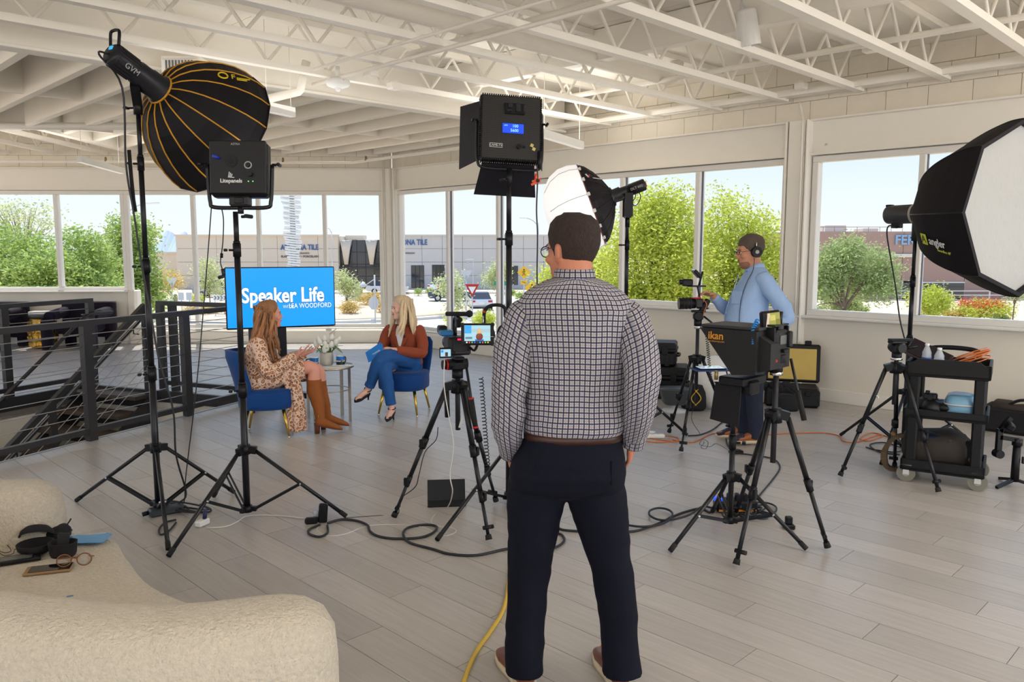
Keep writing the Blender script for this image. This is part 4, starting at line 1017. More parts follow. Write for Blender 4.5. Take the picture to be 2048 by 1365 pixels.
MB().loft([[zz*h + (xx*math.cos(2*PI*k/NR)+yy*math.sin(2*PI*k/NR))*r for k in range(NR)] for r, h in ((.428, .462), (.3, .455), (.01, .45))], cap=False).build('diffuser', M_diff, sb)
# lettering panel facing up and right
ka = max(range(NR), key=lambda k: (xx*math.cos(2*PI*(k+.5)/NR)+yy*math.sin(2*PI*(k+.5)/NR)).dot(V3(.85, -.2, .42)))
rd_ = xx*math.cos(2*PI*(ka+.5)/NR)+yy*math.sin(2*PI*(ka+.5)/NR); tn = (zz*.12+rd_*.09).normalized(); crs = tn.cross(zz).normalized()
pos = zz*.20+rd_*.348; nrm = (rd_*.8-zz*.6).normalized(); tx = (zz*.8+rd_*.6).normalized(); ty = nrm.cross(tx)
if ty.z < 0: pass
M_yl = mat('yellow_print', srgb(222, 196, 30), .6)
MB().tube(spline([pos+nrm*.012+tx*(-.03+.028*math.cos(a))+ty*(.03*math.sin(a)*(1-.04*i)) for i, a in enumerate([0, .9, 1.8, 2.7, 3.6, 4.5, 5.3, 6.0])], 3), [.005]*22, 5).build('logo', M_yl, sb)
text('F', .06, 'lettering', M_yl, sb, pos+nrm*.012+tx*.03, Matrix((tx, ty, nrm)).transposed(), .001)
for k in range(2): MB().bar(pos+nrm*.011+tx*.05-ty*(.004+.014*k), pos+nrm*.011+tx*(.13-.02*k)-ty*(.004+.014*k), .003, .007, nrm).build('logo', M_yl, sb)
lampb = MB().lathe([(.05, -.36), (.066, -.345), (.068, -.20), (.066, -.19), (.072, -.17), (.072, -.10), (.078, -.09), (.078, -.02), (.09, -.01), (.09, .02)], (0, 0, 0), a1, 20).build('lamp_housing', mat('charcoal_lamp', (.014, .014, .019), .4, spec=.3), sb)
for k in range(20):
    u_ = xx*math.cos(2*PI*k/20)+yy*math.sin(2*PI*k/20); MB().bar(zz*-.33+u_*.069, zz*-.2+u_*.069, .006, .006, u_).build('fin', M_dark, lampb)
up_ = (Z - a1*Z.dot(a1)).normalized(); sd = a1.cross(up_)
MB().tube(spline([a1*-.345+up_*.05-sd*.035, a1*-.37+up_*.12-sd*.038, a1*-.375+up_*.135-sd*.02, a1*-.375+up_*.135+sd*.02, a1*-.37+up_*.12+sd*.038, a1*-.345+up_*.05+sd*.035], 5), .009, 8).build('handle', M_black, sb)
fc = -V3(0, 1, 0); 
MB().box(a1*-.362+up_*.03, (.03, .022, .004), Matrix((sd, up_, a1)).transposed()).build('screen', mat('lcd_cyan', (.02, .1, .2), .3, emit=srgb(70, 180, 230), estr=.7), lampb)
vw = (V3(0, 0, CH)-ap).normalized(); ln = (vw - a1*vw.dot(a1)).normalized(); lt = a1; ly = ln.cross(lt)
text('GVM', .045, 'lettering', mat('grey_print', (.42, .42, .44), .5), lampb, a1*-.24+ln*.073, Matrix((lt, ly, ln)).transposed(), .001)
yk = MB(); pt = C1+Z*2.50-ap
yk.cyl(pt-Z*.02, pt+Z*.07, .026, n=12); yk.bar(pt+Z*.04, a1*-.16-up_*.07, .05, .04); yk.build('yoke', M_black, sb)
kb = MB(); knob(kb, pt+Z*.02+V3(-.02, 0, 0), (-1, 0, 0), .016, .05); kb.build('knob', M_black, sb)
rear = ap+a1*-.36
cord('black power cord looping from the yellow-piped softbox lamp down to the floor', [rear-up_*.01, rear-a1*.05-up_*.05, P(244, 175, 4.8), P(252, 330, 4.82), P(268, 430, 4.84), P(285, 540, 4.85), P(300, 620, 4.86), P(318, 720, 4.86), P(346, 820, 4.9), P(352, 910, 4.95), P(372, 985, 5.05), P(360, 1005, 5.0), F(345, 1015, .01)], .006, M_cable)
st_ = MB(); pts = [P(258, 300, 4.85), P(262, 350, 4.85), P(267, 400, 4.85), P(271, 424, 4.85)]
for p, q in zip(pts[:-1], pts[1:]): st_.bar(p, q, .022, .004, (0, 1, 0))
o = st_.build('strap', M_fab); tag(o, 'black strap hanging beside the pole under the yellow-piped softbox', 'strap')
# ------------------------------------------------------------------ 2: square panel lamp with a yoke
C2 = V3(-1.66, 4.86, 0)
light_stand('black light stand under the square panel lamp with white lettering', C2, [F(337, 1117), F(693, 1037), F(428, 996)], .44, 1.90, [.82, 1.68], r=.021, jt=.5)
pc_ = P(480, 340, 4.86); pn = thing('panel_light', 'square black panel lamp with white lettering in a curved yoke', 'studio light', pc_, (math.radians(-4), 0, math.radians(3)))
b = MB(); b.box((0, .02, 0), (.34, .10, .33), None, .02); b.box((0, -.035, .008), (.33, .03, .315), None, .014); b.build('lamp_housing', mat('panel_black', (.007, .0065, .008), .4, spec=.3), pn)
MB().box((0, .072, 0), (.30, .006, .30)).build('diffuser', M_diff, pn)
MB().cyl((-.035, -.05, .045), (-.035, -.054, .045), .037, n=24).build('fan_grille', M_rubber, pn)
for k in range(12): MB().cyl((-.035+.024*math.cos(k*PI/6), -.0545, .045+.024*math.sin(k*PI/6)), (-.035+.024*math.cos(k*PI/6), -.056, .045+.024*math.sin(k*PI/6)), .004, n=6).build('vent_hole', M_dark, pn)
rk = MB(); rk.tube([(.062+.019*math.cos(2*PI*k/20), -.054, .02+.019*math.sin(2*PI*k/20)) for k in range(20)], .0045, 6, closed=True); rk.build('dial_ring', mat('grey_ring', (.4, .4, .4), .4), pn)
MB().cyl((.062, -.05, .02), (.062, -.066, .02), .012, n=14).build('dial', M_black, pn); MB().cyl((.075, -.05, -.035), (.075, -.075, -.035), .013, n=14).build('dial', M_black, pn)
MB().cyl((-.105, -.05, .06), (-.13, -.09, .065), .009, n=8).build('plug', mat('blue_plug', srgb(30, 60, 190), .4), pn)
for x in (.062, .088): MB().cyl((x, -.05, -.075), (x, -.053, -.075), .0035, n=8).build('led', mat('green_led', (.05, .4, .05), .4, emit=(.25, 1, .2), estr=1.0), pn)
M_prt = mat('white_print', (.8, .8, .8), .5)
Rb = eul(PI/2, 0, 0)
text('Litepanels', .032, 'lettering', M_prt, pn, (-.038, -.052, -.073), Rb, .001, bold=.0006)
text('ASTRA', .018, 'lettering', mat('grey_print', (.42, .42, .44), .5), pn, (-.01, -.052, .142), Rb, .0008)
for k in range(3): MB().bar((-.052+.008*k, -.0515, -.048), (-.048+.008*k, -.0515, -.02-.006*k), .004, .002, (0, -1, 0)).build('logo', M_prt, pn)
MB().bar((-.056, -.0515, -.05), (-.02, -.0515, -.053), .004, .002, (0, -1, 0)).build('logo', M_prt, pn)
yp = [(-.19, 0, .03), (-.185, 0, -.1), (-.178, 0, -.19), (-.155, 0, -.222), (0, 0, -.225), (.155, 0, -.222), (.178, 0, -.19), (.185, 0, -.1), (.19, 0, .03)]
yo = MB(); yq = spline(yp, 5)
for p, q in zip(yq[:-1], yq[1:]): yo.bar(p, q, .03, .014, (0, 0, 1) if abs(p.x) > .17 else (0, 0, 1))
yo = MB().tube(yq, .012, 8); yo.build('yoke', M_blackm, pn)
for s in (-1, 1):
    kb = MB(); knob(kb, (s*.19, 0, .03), (s, 0, 0), .022, .04); kb.build('knob', M_black, pn)
MB().box((0, -.0, -.188), (.12, .07, .06), None, .01).build('battery_plate', M_dark, pn)
MB().box((0, -.04, -.186), (.05, .012, .035), None, .004).build('latch', M_black, pn); MB().cyl((0, 0, -.22), (0, 0, -.26), .018, n=12).build('spigot', M_black, pn)
kb = MB(); knob(kb, (.01, -.015, -.28), (1, -.5, 0), .024, .05); kb.build('knob', M_black, pn)
cord('thin dark cord with an inline connector dangling from the left of the panel lamp', [P(423, 412, 4.85), P(418, 480, 4.85), P(410, 580, 4.85), P(400, 700, 4.87), P(390, 800, 4.9), P(378, 900, 4.95), P(371, 960, 5.0), P(369, 1000, 5.03), F(362, 1012, .01)], .0035, M_cable)
c_ = cord('thin dark cord ending in a right-angle plug, hanging below the panel lamp', [P(443, 415, 4.86), P(447, 440, 4.86), P(446, 480, 4.86), P(443, 508, 4.86), P(441, 525, 4.86), P(445, 540, 4.86)], .0035, M_cable)
MB().cyl(P(443.5, 507, 4.86), P(443, 516, 4.86), .009, n=8).build('ferrite', M_black, c_); MB().cyl(P(445, 538, 4.86), P(448, 552, 4.86), .011, n=8).build('plug', M_dark, c_); MB().cyl(P(449, 552, 4.86), P(437, 556, 4.86), .010, n=8).build('plug', M_dark, c_)
# ------------------------------------------------------------------ 3: large panel with barn doors
C3 = V3(-.02, 5.2, 0)
light_stand('tall black light stand carrying the barn-door panel with a blue display', C3, [F(874, 1084), F(1085, 1090), F(1035, 960)], .36, 2.18, [.95, 1.75], r=.022, low=.03, jt=.47)
pq = P(1020, 260, 5.22); pb = thing('barn_door_light', 'large square black panel lamp with barn doors and a blue display', 'studio light', pq, (math.radians(-9), math.radians(2.5), math.radians(9)))
M_perf = mat('perforated_black', (.012, .011, .012), .5); nt = M_perf.node_tree; tc_ = nt.nodes.new('ShaderNodeTexCoord'); bt_ = nt.nodes.new('ShaderNodeTexBrick')
bt_.offset = 0; bt_.inputs['Scale'].default_value = 60; bt_.inputs['Mortar Size'].default_value = .12; bt_.inputs['Brick Width'].default_value = .7; bt_.inputs['Row Height'].default_value = .7
bt_.inputs['Color1'].default_value = (.004, .004, .004, 1); bt_.inputs['Color2'].default_value = (.004, .004, .004, 1); bt_.inputs['Mortar'].default_value = (.022, .02, .02, 1)
mp_ = nt.nodes.new('ShaderNodeMapping'); mp_.inputs['Rotation'].default_value = (PI/2, 0, 0); nt.links.new(tc_.outputs['Object'], mp_.inputs[0]); nt.links.new(mp_.outputs[0], bt_.inputs['Vector']); nt.links.new(bt_.outputs['Color'], nt.nodes['Principled BSDF'].inputs['Base Color'])
hs_ = MB().box((0, 0, 0), (.38, .09, .41), None, .008).build('lamp_housing', M_perf, pb)
for k in range(27):
    for z in (.208, -.208): MB().box((-.182+k*.014, 0, z), (.007, .088, .008)).build('fin', M_black, hs_)
for k in range(29):
    for x in (.193, -.193): MB().box((x, 0, -.196+k*.014), (.008, .088, .007)).build('fin', M_black, hs_)
MB().box((0, .05, 0), (.35, .01, .37)).build('diffuser', M_diff, pb)
vp = MB(); vp.box((.02, -.052, .12), (.13, .018, .07), None, .005); vp.build('battery_plate', M_black, pb)
for x, z, w_, h_ in ((-.03, .135, .03, .03), (.02, .125, .03, .05), (.06, .12, .015, .04), (-.035, .105, .035, .012)): MB().box((x+.02, -.064, z), (w_, .012, h_), None, .003).build('clamp', M_dark, pb)
lc = MB().box((.012, -.049, -.005), (.135, .01, .06), None, .003).build('display', mat('lcd_blue', (.01, .03, .3), .3, emit=srgb(20, 70, 235), estr=.9), pb)
M_lcdt = mat('lcd_text', (.3, .6, 1), .4, emit=srgb(120, 190, 255), estr=1.0)
text('100', .026, 'lettering', M_lcdt, lc, (.025, -.056, .008), Rb, .0005); text('5600', .026, 'lettering', M_lcdt, lc, (.02, -.056, -.02), Rb, .0005); text('DIM', .012, 'lettering', M_lcdt, lc, (-.035, -.056, .01), Rb, .0005)
nm = MB(); 
for a, b_ in (((-.135, -.105), (-.055, -.105)), ((-.135, -.13), (-.055, -.13)), ((-.135, -.105), (-.135, -.13)), ((-.055, -.105), (-.055, -.13))): nm.bar((a[0], -.048, a[1]), (b_[0], -.048, b_[1]), .002, .002, (0, -1, 0))
nm.build('label_frame', M_prt, pb)
text('CAME-TV', .019, 'lettering', M_prt, pb, (-.095, -.048, -.1175), Rb, .0006)
MB().cyl((.05, -.045, -.12), (.05, -.065, -.12), .014, n=12).build('dial', M_black, pb); MB().cyl((.085, -.045, -.12), (.085, -.06, -.12), .008, n=10).build('dial', M_black, pb)
for x, z in ((.135, -.105), (.148, -.128)): MB().box((x, -.047, z), (.02, .003, .02), eul(0, .4, 0)).build('sticker', mat('yellow_sticker', srgb(205, 190, 120), .6), pb)
def flap(name, hinge, along, outd, ln_, wd_, taper):
    h, al, od = Vector(hinge), Vector(along), Vector(outd).normalized(); n_ = al.cross(od)*.004
    MB().prism([h-al*ln_, h+al*ln_, h+al*(ln_-taper)+od*wd_, h-al*(ln_-taper)+od*wd_], n_*-.5, n_*.5).build(name, mat('barn_door_black', (.009, .009, .014), .5, spec=.25), pb)
flap('barn_door', (0, .05, -.205), (1, 0, 0), (0, .55, -.8), .17, .22, -.035); flap('barn_door', (0, .05, .205), (1, 0, 0), (0, .95, .1), .17, .2, .0)
flap('barn_door', (-.19, .05, 0), (0, 0, 1), (-.5, .9, 0), .19, .22, -.02); flap('barn_door', (.19, .05, 0), (0, 0, 1), (.35, .95, 0), .19, .2, .0)
yq = spline([(-.21, .01, .05), (-.212, 0, -.1), (-.205, 0, -.21), (-.17, 0, -.25), (0, 0, -.255), (.17, 0, -.25), (.205, 0, -.21), (.212, 0, -.1), (.21, .01, .05)], 5)
MB().tube(yq, .009, 8).build('yoke', M_blackm, pb)
for s in (-1, 1):
    kb = MB(); knob(kb, (s*.21, 0, .05), (s, 0, 0), .018, .03); kb.build('knob', M_black, pb)
sp_ = C3+Z*2.17-pq
MB().cyl((0, 0, -.25), (0, 0, -.36), .02, n=12).build('spigot', M_black, pb); kb = MB(); knob(kb, (-.01, -.01, -.33), (-1, -.4, 0), .022, .04); kb.build('knob', M_black, pb)
MB().cyl((.185, -.05, -.14), (.185, -.05, -.255), .013, n=8).build('plug', M_black, pb)
cb_ = cord('dark power cord hanging from the barn-door panel past the windows', [P(1074, 330, 5.15), P(1075, 360, 5.15), P(1073, 420, 5.15), P(1075, 470, 5.16), P(1074, 540, 5.17), P(1073, 590, 5.18), P(1060, 700, 5.2), P(1050, 900, 5.25), F(1040, 1000, .01)], .005, M_cable)
q = P(1072, 362, 5.14); oc = MB(); oc.bar(q+V3(-.03, 0, -.025), q+V3(.025, 0, .0), .03, .014); oc.bar(q+V3(-.025, 0, -.005), q+V3(.03, 0, .012), .03, .012); oc.cyl(q, q+Z*.045, .012, .006, 8)
o = oc.build('spring_clamp', mat('orange_clamp', srgb(232, 82, 40), .5)); tag(o, 'orange spring clamp on the cord under the barn-door panel', 'clamp'); MB().cyl(q+V3(.01, -.02, .0), q+V3(.01, .02, .0), .012, n=8).build('spring', M_black, o)
# headphones hung on this stand
hp = P(992, 640, 5.08); h = thing('headphones', 'black studio headphones hanging on the barn-door light stand', 'headphones', hp)
MB().tube(spline([(-.075, -.03, -.05), (-.07, -.03, .06), (-.02, -.03, .095), (.05, -.03, .085), (.06, -.03, .02)], 6), .011, 8).build('headband', M_fab, h)
MB().ball((-.05, -.04, -.09), (.045, .035, .06), n=16).build('ear_cup', M_black, h); MB().ball((.045, -.03, -.085), (.04, .035, .058), n=16).build('ear_cup', M_black, h)
MB().cyl((-.078, -.035, .03), (-.078, -.035, -.05), .006, n=8).build('slider', M_chrome, h); MB().box((-.075, -.048, .055), (.02, .004, .012)).build('badge', M_red, h)
MB().box((-.045, -.076, -.1), (.05, .003, .022), eul(0, 0, 0), .001).build('logo', mat('blue_badge', srgb(40, 100, 140), .4), h)
# ------------------------------------------------------------------ 4: domed softbox by the windows
C4 = V3(1.0, 7.0, 0)
light_stand('black light stand under the white domed softbox, before the window mullion', C4, [F(1374, 873), V3(.45, 6.75, 0), V3(1.05, 7.6, 0)], .5, 2.02, [1.2, 1.72], r=.018)
b4 = V3(-.93, .10, -.35).normalized(); a4 = P(1224, 394, 7.0)
dm = thing('dome_softbox', 'white bulging dome softbox with a dark back on a stand by the windows', 'studio light', a4)
xx, yy, zz = frame(b4, Z.cross(b4)); NR = 16
def sur(prof, n=NR, sm=False): return MB().loft([[zz*h + (xx*math.cos(2*PI*k/n)+yy*math.sin(2*PI*k/n))*r for k in range(n)] for r, h in prof], cap=False, smooth=sm)
sur([(.08, 0), (.17, .035), (.26, .085), (.33, .14), (.365, .19)]).build('back_shell', mat('dome_back', (.014, .011, .015), .6, spec=.25), dm)
M_dome = mat('dome_diffuser', (.92, .92, .93), .6, emit=(1, .99, .97), estr=.38)
sur([(.365, .19), (.388, .27), (.388, .36), (.35, .45), (.27, .53), (.16, .58), (.0005, .60)], 32, True).build('diffuser', M_dome, dm)
for k in range(NR):
    u_ = xx*math.cos(2*PI*(k+.5)/NR)+yy*math.sin(2*PI*(k+.5)/NR)
    if k % 2 == 0: MB().tube([zz*h+u_*(r+.002) for r, h in ((.365, .19), (.388, .27), (.388, .36), (.35, .45), (.27, .53))], .0022, 4).build('seam', mat('grey_seam', (.4, .4, .4), .7), dm)
    MB().tube([zz*h+u_*(r*.985) for r, h in ((.08, 0), (.17, .035), (.26, .085), (.33, .14), (.365, .19))], .004, 4).build('rib', M_black, dm)
    MB().box(zz*.185+u_*.366, (.02, .03, .03), Matrix((u_, zz.cross(u_), zz)).transposed(), .004).build('tab', M_white, dm)
MB().tube([zz*.19+(xx*math.cos(2*PI*k/32)+yy*math.sin(2*PI*k/32))*.367 for k in range(32)], .005, 5, closed=True).build('rim', mat('red_stitch', srgb(120, 60, 60), .6), dm)
vw = (V3(0, 0, CH)-a4).normalized(); ln = (vw - b4*vw.dot(b4)).normalized(); upn = (Z-b4*Z.dot(b4)).normalized(); rad = (ln*.75+upn*.65).normalized(); sn = (rad*.75-b4*.6).normalized(); tx = -(b4*.8+rad*.55).normalized(); tx = (tx-sn*tx.dot(sn)).normalized(); ty = sn.cross(tx)
pz = b4*.115+rad*.305
lg_ = MB(); lg_.bar(pz+sn*.006+tx*-.05+ty*.035, pz+sn*.006+tx*-.03, .014, .004, sn); lg_.build('logo', M_prt, dm); MB().bar(pz+sn*.006+tx*-.012+ty*.035, pz+sn*.006+tx*-.03, .014, .004, sn).build('logo', M_red, dm)
MB().bar(pz+sn*.006+tx*.01, pz+sn*.006+tx*.09, .007, .003, sn).build('logo', M_prt, dm)
lm = MB().lathe([(.085, .02), (.085, -.01), (.06, -.02), (.062, -.08), (.05, -.085), (.048, -.16), (.052, -.16), (.052, -.29), (.045, -.3)], (0, 0, 0), b4, 18).build('lamp_housing', mat('lamp_black', (.014, .014, .016), .35), dm)
MB().box(b4*-.30+V3(0, -.0, 0), (.02, .05, .05), Matrix((b4, ln, b4.cross(ln))).transposed(), .005).build('rear_panel', mat('orange_trim', srgb(190, 80, 30), .5), lm)
text('DLT 600', .03, 'lettering', mat('grey_print', (.42, .42, .44), .5), lm, b4*-.22+ln*.054, Matrix((-b4, upn, ln)).transposed(), .0006)
yk = MB(); o4 = C4-a4; yk.bar(V3(o4.x, -.07, .03), V3(o4.x, -.07, -.17), .07, .012, (0, 1, 0)); yk.bar(V3(o4.x, .07, .03), V3(o4.x, .07, -.17), .07, .012, (0, 1, 0)); yk.bar(V3(o4.x, -.07, -.17), V3(o4.x, .07, -.17), .05, .02); yk.cyl(V3(o4.x, 0, -.16), V3(o4.x, 0, -.26), .02, n=10); yk.build('yoke', M_black, dm)
c_ = cord('short black lead with inline plugs looping under the dome softbox lamp', [P(1276, 382, 6.95), P(1281, 392, 6.95), P(1278, 404, 6.95), P(1270, 412, 6.95), P(1265, 405, 6.95), P(1270, 396, 6.95), P(1272, 384, 6.95)], .004, M_cable)
# ------------------------------------------------------------------ 5: octagonal softbox at the right
C5 = V3(3.26, 6.52, 0)
light_stand('black light stand behind the utility cart, under the octagonal softbox', C5, [F(1681, 873), F(1762, 932), V3(3.9, 6.5, 0)], .5, 1.86, [.93, 1.42], r=.02)
a5 = P(1850, 427, 6.50); n5 = V3(.413, -.91, -.0).normalized()
ob = thing('octagon_softbox', 'large black octagonal softbox with a white front and a grey flash head', 'studio light', a5)
xx = Z.cross(n5).normalized(); yy = n5.cross(xx); zz = n5
if yy.z < 0: xx, yy = -xx, -yy
def oc8(prof, n=8, sm=False, a0=.06): return MB().loft([[zz*h + (xx*math.cos(2*PI*k/n+a0)+yy*math.sin(2*PI*k/n+a0))*r for k in range(n)] for r, h in prof], cap=False, smooth=sm)
pr5 = [(p.x, p.y) for p in spline([V3(a, b, 0) for a, b in ((.085, 0), (.24, .07), (.38, .18), (.49, .33), (.57, .5), (.62, .66), (.63, .74), (.63, .79))], 4)]
oc8(pr5).build('fabric_shell', mat('softbox_black_cloth', (.010, .008, .010), .8, noise=.25, nscale=6, bump=.3, bscale=14, spec=.2), ob)
for k in range(8):
    u_ = xx*math.cos(2*PI*k/8+.06)+yy*math.sin(2*PI*k/8+.06); MB().tube([zz*h+u_*(r+.001) for r, h in pr5], .004, 5).build('rib', M_black, ob)
oc8([(.63, .79), (.6, .79), (.595, .75)]).build('lip', M_sbf, ob)
wf = MB(); rr_ = []
for r in (.605, .5, .38, .26, .14, .0005): rr_.append([zz*(.745-.03*(1-r/.605)) + (xx*math.cos(2*PI*k/8+.06)+yy*math.sin(2*PI*k/8+.06))*r for k in range(8)])
wf.loft(rr_, cap=False).build('diffuser', mat('white_diffuser', srgb(184, 185, 184), .7, bump=1.0, bscale=16), ob)
fh = MB().lathe([(.055, -.36), (.075, -.345), (.078, -.33), (.078, -.08), (.07, -.07), (.07, -.05), (.085, -.045), (.085, .0)], (0, 0, 0), n5, 22).build('flash_head', mat('graphite_lamp', (.035, .036, .042), .35), ob)
MB().lathe([(.079, -.10), (.082, -.095), (.082, -.082), (.079, -.078)], (0, 0, 0), n5, 22, False).build('ring', mat('pale_ring', (.45, .42, .38), .4), fh)
MB().box(n5*-.34+Z*.075, (.05, .05, .02), Matrix((xx, n5, yy)).transposed(), .005).build('handle', M_black, fh); MB().box(n5*-.26-Z*.09, (.05, .09, .045), Matrix((xx, n5, yy)).transposed(), .008).build('socket', M_black, fh)
o5 = C5-a5; MB().cyl((o5.x, o5.y, -.22), (o5.x, o5.y, -.06), .03, n=12).build('mount', M_dark, ob)
ks = [k for k in range(8)]; vw = (V3(0, 0, CH)-a5).normalized()
kk = max(ks, key=lambda k: (xx*math.cos(2*PI*(k+.5)/8+.06)+yy*math.sin(2*PI*(k+.5)/8+.06)).dot(V3(-.9, -.2, -.42)))
rad = xx*math.cos(2*PI*(kk+.5)/8+.06)+yy*math.sin(2*PI*(kk+.5)/8+.06); sl_ = (zz*.17+rad*.08*.92).normalized(); sn = (rad*.17-zz*.0736).normalized(); tx = sl_; ty = sn.cross(tx)
if ty.z < 0: tx, ty = tx, ty
pz = zz*.47+rad*.53
Rl = Matrix((tx, ty, sn)).transposed()
M_lime = mat('lime_logo', srgb(205, 214, 50), .5)
MB().box(pz+sn*.003-tx*.13, (.065, .085, .004), Rl).build('logo', M_lime, ob); text('A', .085, 'lettering', M_black, ob, pz+sn*.007-tx*.13, Rl, .0005)
text('angler', .085, 'lettering', M_prt, ob, pz+sn*.006+tx*.04, Rl, .0008, bold=.001)
text('BoomBox 48"', .03, 'lettering', M_lime, ob, pz+sn*.005+tx*.11-ty*.06, Rl, .0006)
cord('dark coiling power cord hanging from the grey flash head', [a5+n5*-.26-Z*.11, P(1778, 452, 6.7), P(1774, 470, 6.72), P(1782, 520, 6.75), P(1792, 580, 6.7), P(1800, 640, 6.6), P(1812, 690, 6.55), P(1822, 740, 6.5), P(1816, 800, 6.48), P(1826, 870, 6.45), F(1830, 925, .01)], .006, M_cable)
# =================================================================== TRIPODS, CAMERAS, PROMPTER
M_cam = mat('camera_body', (.011, .011, .012), .45); M_lens = mat('lens_glass', (.01, .012, .03), .05, coat=1)
def fluid_head(t, z, fwd, handle=None, red=False):
    """parts of a tripod: fluid head with an optional pan handle [p0, p1] in the tripod's frame"""
    f = Vector(fwd).normalized(); s = Z.cross(f); R = Matrix((s, f, Z)).transposed()
    mb = MB(); mb.cyl((0, 0, z-.03), (0, 0, z+.02), .034, n=14); mb.box((0, 0, z+.05), (.075, .085, .06), R, .012); mb.cyl(s*-.06+Z*(z+.055), s*.06+Z*(z+.055), .034, n=16); mb.box(Z*(z+.095), (.06, .12, .02), R, .005)
    hd = mb.build('fluid_head', M_black, t)
    if red:
        MB().cyl(s*.062+Z*(z+.055), s*.072+Z*(z+.055), .033, n=18).build('tension_ring', M_red, hd); MB().cyl(s*.072+Z*(z+.055), s*.095+Z*(z+.055), .028, n=18).build('tension_knob', M_black, hd)
    if handle:
        a, b = map(Vector, handle); h = MB().cyl(a, b, .008, n=8).build('pan_handle', M_blackm, t); g0 = a.lerp(b, .52)
        MB().cyl(g0, b, .0155, n=10).build('grip', M_rubber, h)
        if red:
            for q in (g0, b): MB().cyl(q-(b-a).normalized()*.006, q+(b-a).normalized()*.006, .017, n=10).build('grip_ring', M_red, h)
    return hd
# main camera on its tripod
CT1 = V3(-.33, 4.79, 0)
t1 = tripod('black video tripod under the main camera, front of the two women', CT1, .86, [F(788, 1040), F(978, 1087), F(992, 1008)], .90, r=.017, locks=(.42, .72))
MB().cyl((-.06, -.1, .84), (-.055, -.1, .68), .016, n=10).build('counter_handle', M_black, t1)
fluid_head(t1, .93, (-.35, 1, 0), (V3(.06, -.10, .98), V3(.115, -.16, .63)), True)
tx_ = MB().box(V3(.028, -.105, .66), (.012, .004, .09), eul(0, .28, 0)).build('label_strip', M_prt, t1)
c1 = thing('video_camera', 'black cinema camera with a big rear monitor on the tripod facing the women', 'camera', CT1+Z*1.035, PI*.10)
MB().box((0, 0, .065), (.14, .13, .11), None, .012).build('body', M_cam, c1)
ln_ = MB().lathe([(.05, .06), (.052, .10), (.046, .11), (.048, .2), (.042, .21)], (0, 0, .065), (0, 1, 0), 18).build('lens', M_black, c1); MB().lathe([(.036, .205), (.02, .214), (.001, .217)], (0, 0, .065), (0, 1, 0), 16, False).build('lens_glass', M_lens, ln_)
MB().box((.0, -.068, .07), (.09, .006, .07), None, .003).build('rear_panel', M_dark, c1); MB().box((.0, -.072, .108), (.032, .004, .01)).build('tally_light', mat('tally', (.5, 0, .02), .3, emit=(1, .02, .1), estr=1.2), c1)
for k in range(6): MB().cyl((.052, -.068, .04+k*.012), (.052, -.074, .04+k*.012), .004, n=6).build('button', M_black, c1)
hm = MB(); hm.tube(spline([(0, .06, .12), (0, .06, .2), (0, .02, .235), (0, -.08, .225)], 5), .014, 8); hm.box((0, -.02, .205), (.03, .05, .06), None, .006); hm.build('top_handle', M_black, c1)
mi = MB().cyl((-.06, .02, .255), (.05, -.10, .26), .014, n=10).build('microphone', M_fab, c1); MB().ball((.05, -.10, .262), .022, n=10, m=6).build('foam_tip', M_fab, mi)
MB().box((-.085, .03, .16), (.05, .07, .05), None, .008).build('side_module', M_black, c1); MB().box((-.075, -.02, .145), (.075, .09, .035), None, .01).build('battery', mat('painted_blue_sheen', srgb(30, 110, 170), .3), c1)  # blue light on the last part is painted into its base colour
fl_ = thing('flip_screen', 'tiny flip-out screen at the left of the main camera', 'screen', P(891, 706, 4.66), PI*.06)
MB().box((0, 0, 0), (.072, .012, .062), None, .004).build('bezel', M_black, fl_)
M_scrn = lambda n, c, e=.8: mat(n, tuple(x*.5 for x in c), .3, emit=c, estr=e)
s_ = MB().box((0, -.007, 0), (.06, .003, .042)).build('screen', M_scrn('mini_sky', srgb(150, 190, 205)), fl_); MB().box((.005, -.009, -.008), (.016, .002, .024)).build('image', M_scrn('mini_dark', srgb(60, 40, 40)), s_); MB().box((-.02, -.009, .01), (.014, .002, .014)).build('image', M_scrn('mini_blue', srgb(40, 130, 220)), s_)
MB().tube([(.036, .0, 0), (.07, .08, -.01)], .008, 6).build('hinge', M_black, fl_)
mo = thing('field_monitor', 'rugged field monitor showing the blonde woman, above the main camera', 'monitor', P(955, 669, 4.66), 0)
MB().box((0, 0, 0), (.192, .03, .128), None, .010).build('bezel', M_black, mo)
for sx_ in (-1, 1):
    for sz_ in (-1, 1): MB().box((sx_*.088, 0, sz_*.056), (.022, .036, .022), None, .006).build('corner_bumper', M_rubber, mo)
s_ = MB().box((0, -.0155, .008), (.152, .003, .092)).build('screen', M_scrn('mini_sky', srgb(186, 214, 208)), mo)
def img(x, z, w_, h_, c, nm): MB().box((x, -.0178, z), (w_, .0016, h_)).build('image', M_scrn(nm, srgb(*c)), s_)
img(-.055, .03, .04, .046, (40, 150, 214), 'mini_tv'); img(.02, -.012, .15, .002, (150, 170, 170), 'mini_line'); img(-.05, -.02, .04, .012, (80, 120, 130), 'mini_tbl'); img(0, .024, .152, .02, (150, 178, 186), 'mini_bld')
im = MB(); im.ball((.012, -.0175, .022), (.012, .002, .016), n=10, m=6); im.ball((.012, -.0172, .005), (.016, .002, .02), n=10, m=6); im.build('image', M_scrn('mini_hair', srgb(196, 164, 104)), s_)
MB().ball((.011, -.0185, .02), (.006, .0015, .009), n=10, m=6).build('image', M_scrn('mini_skin', srgb(206, 160, 140)), s_)
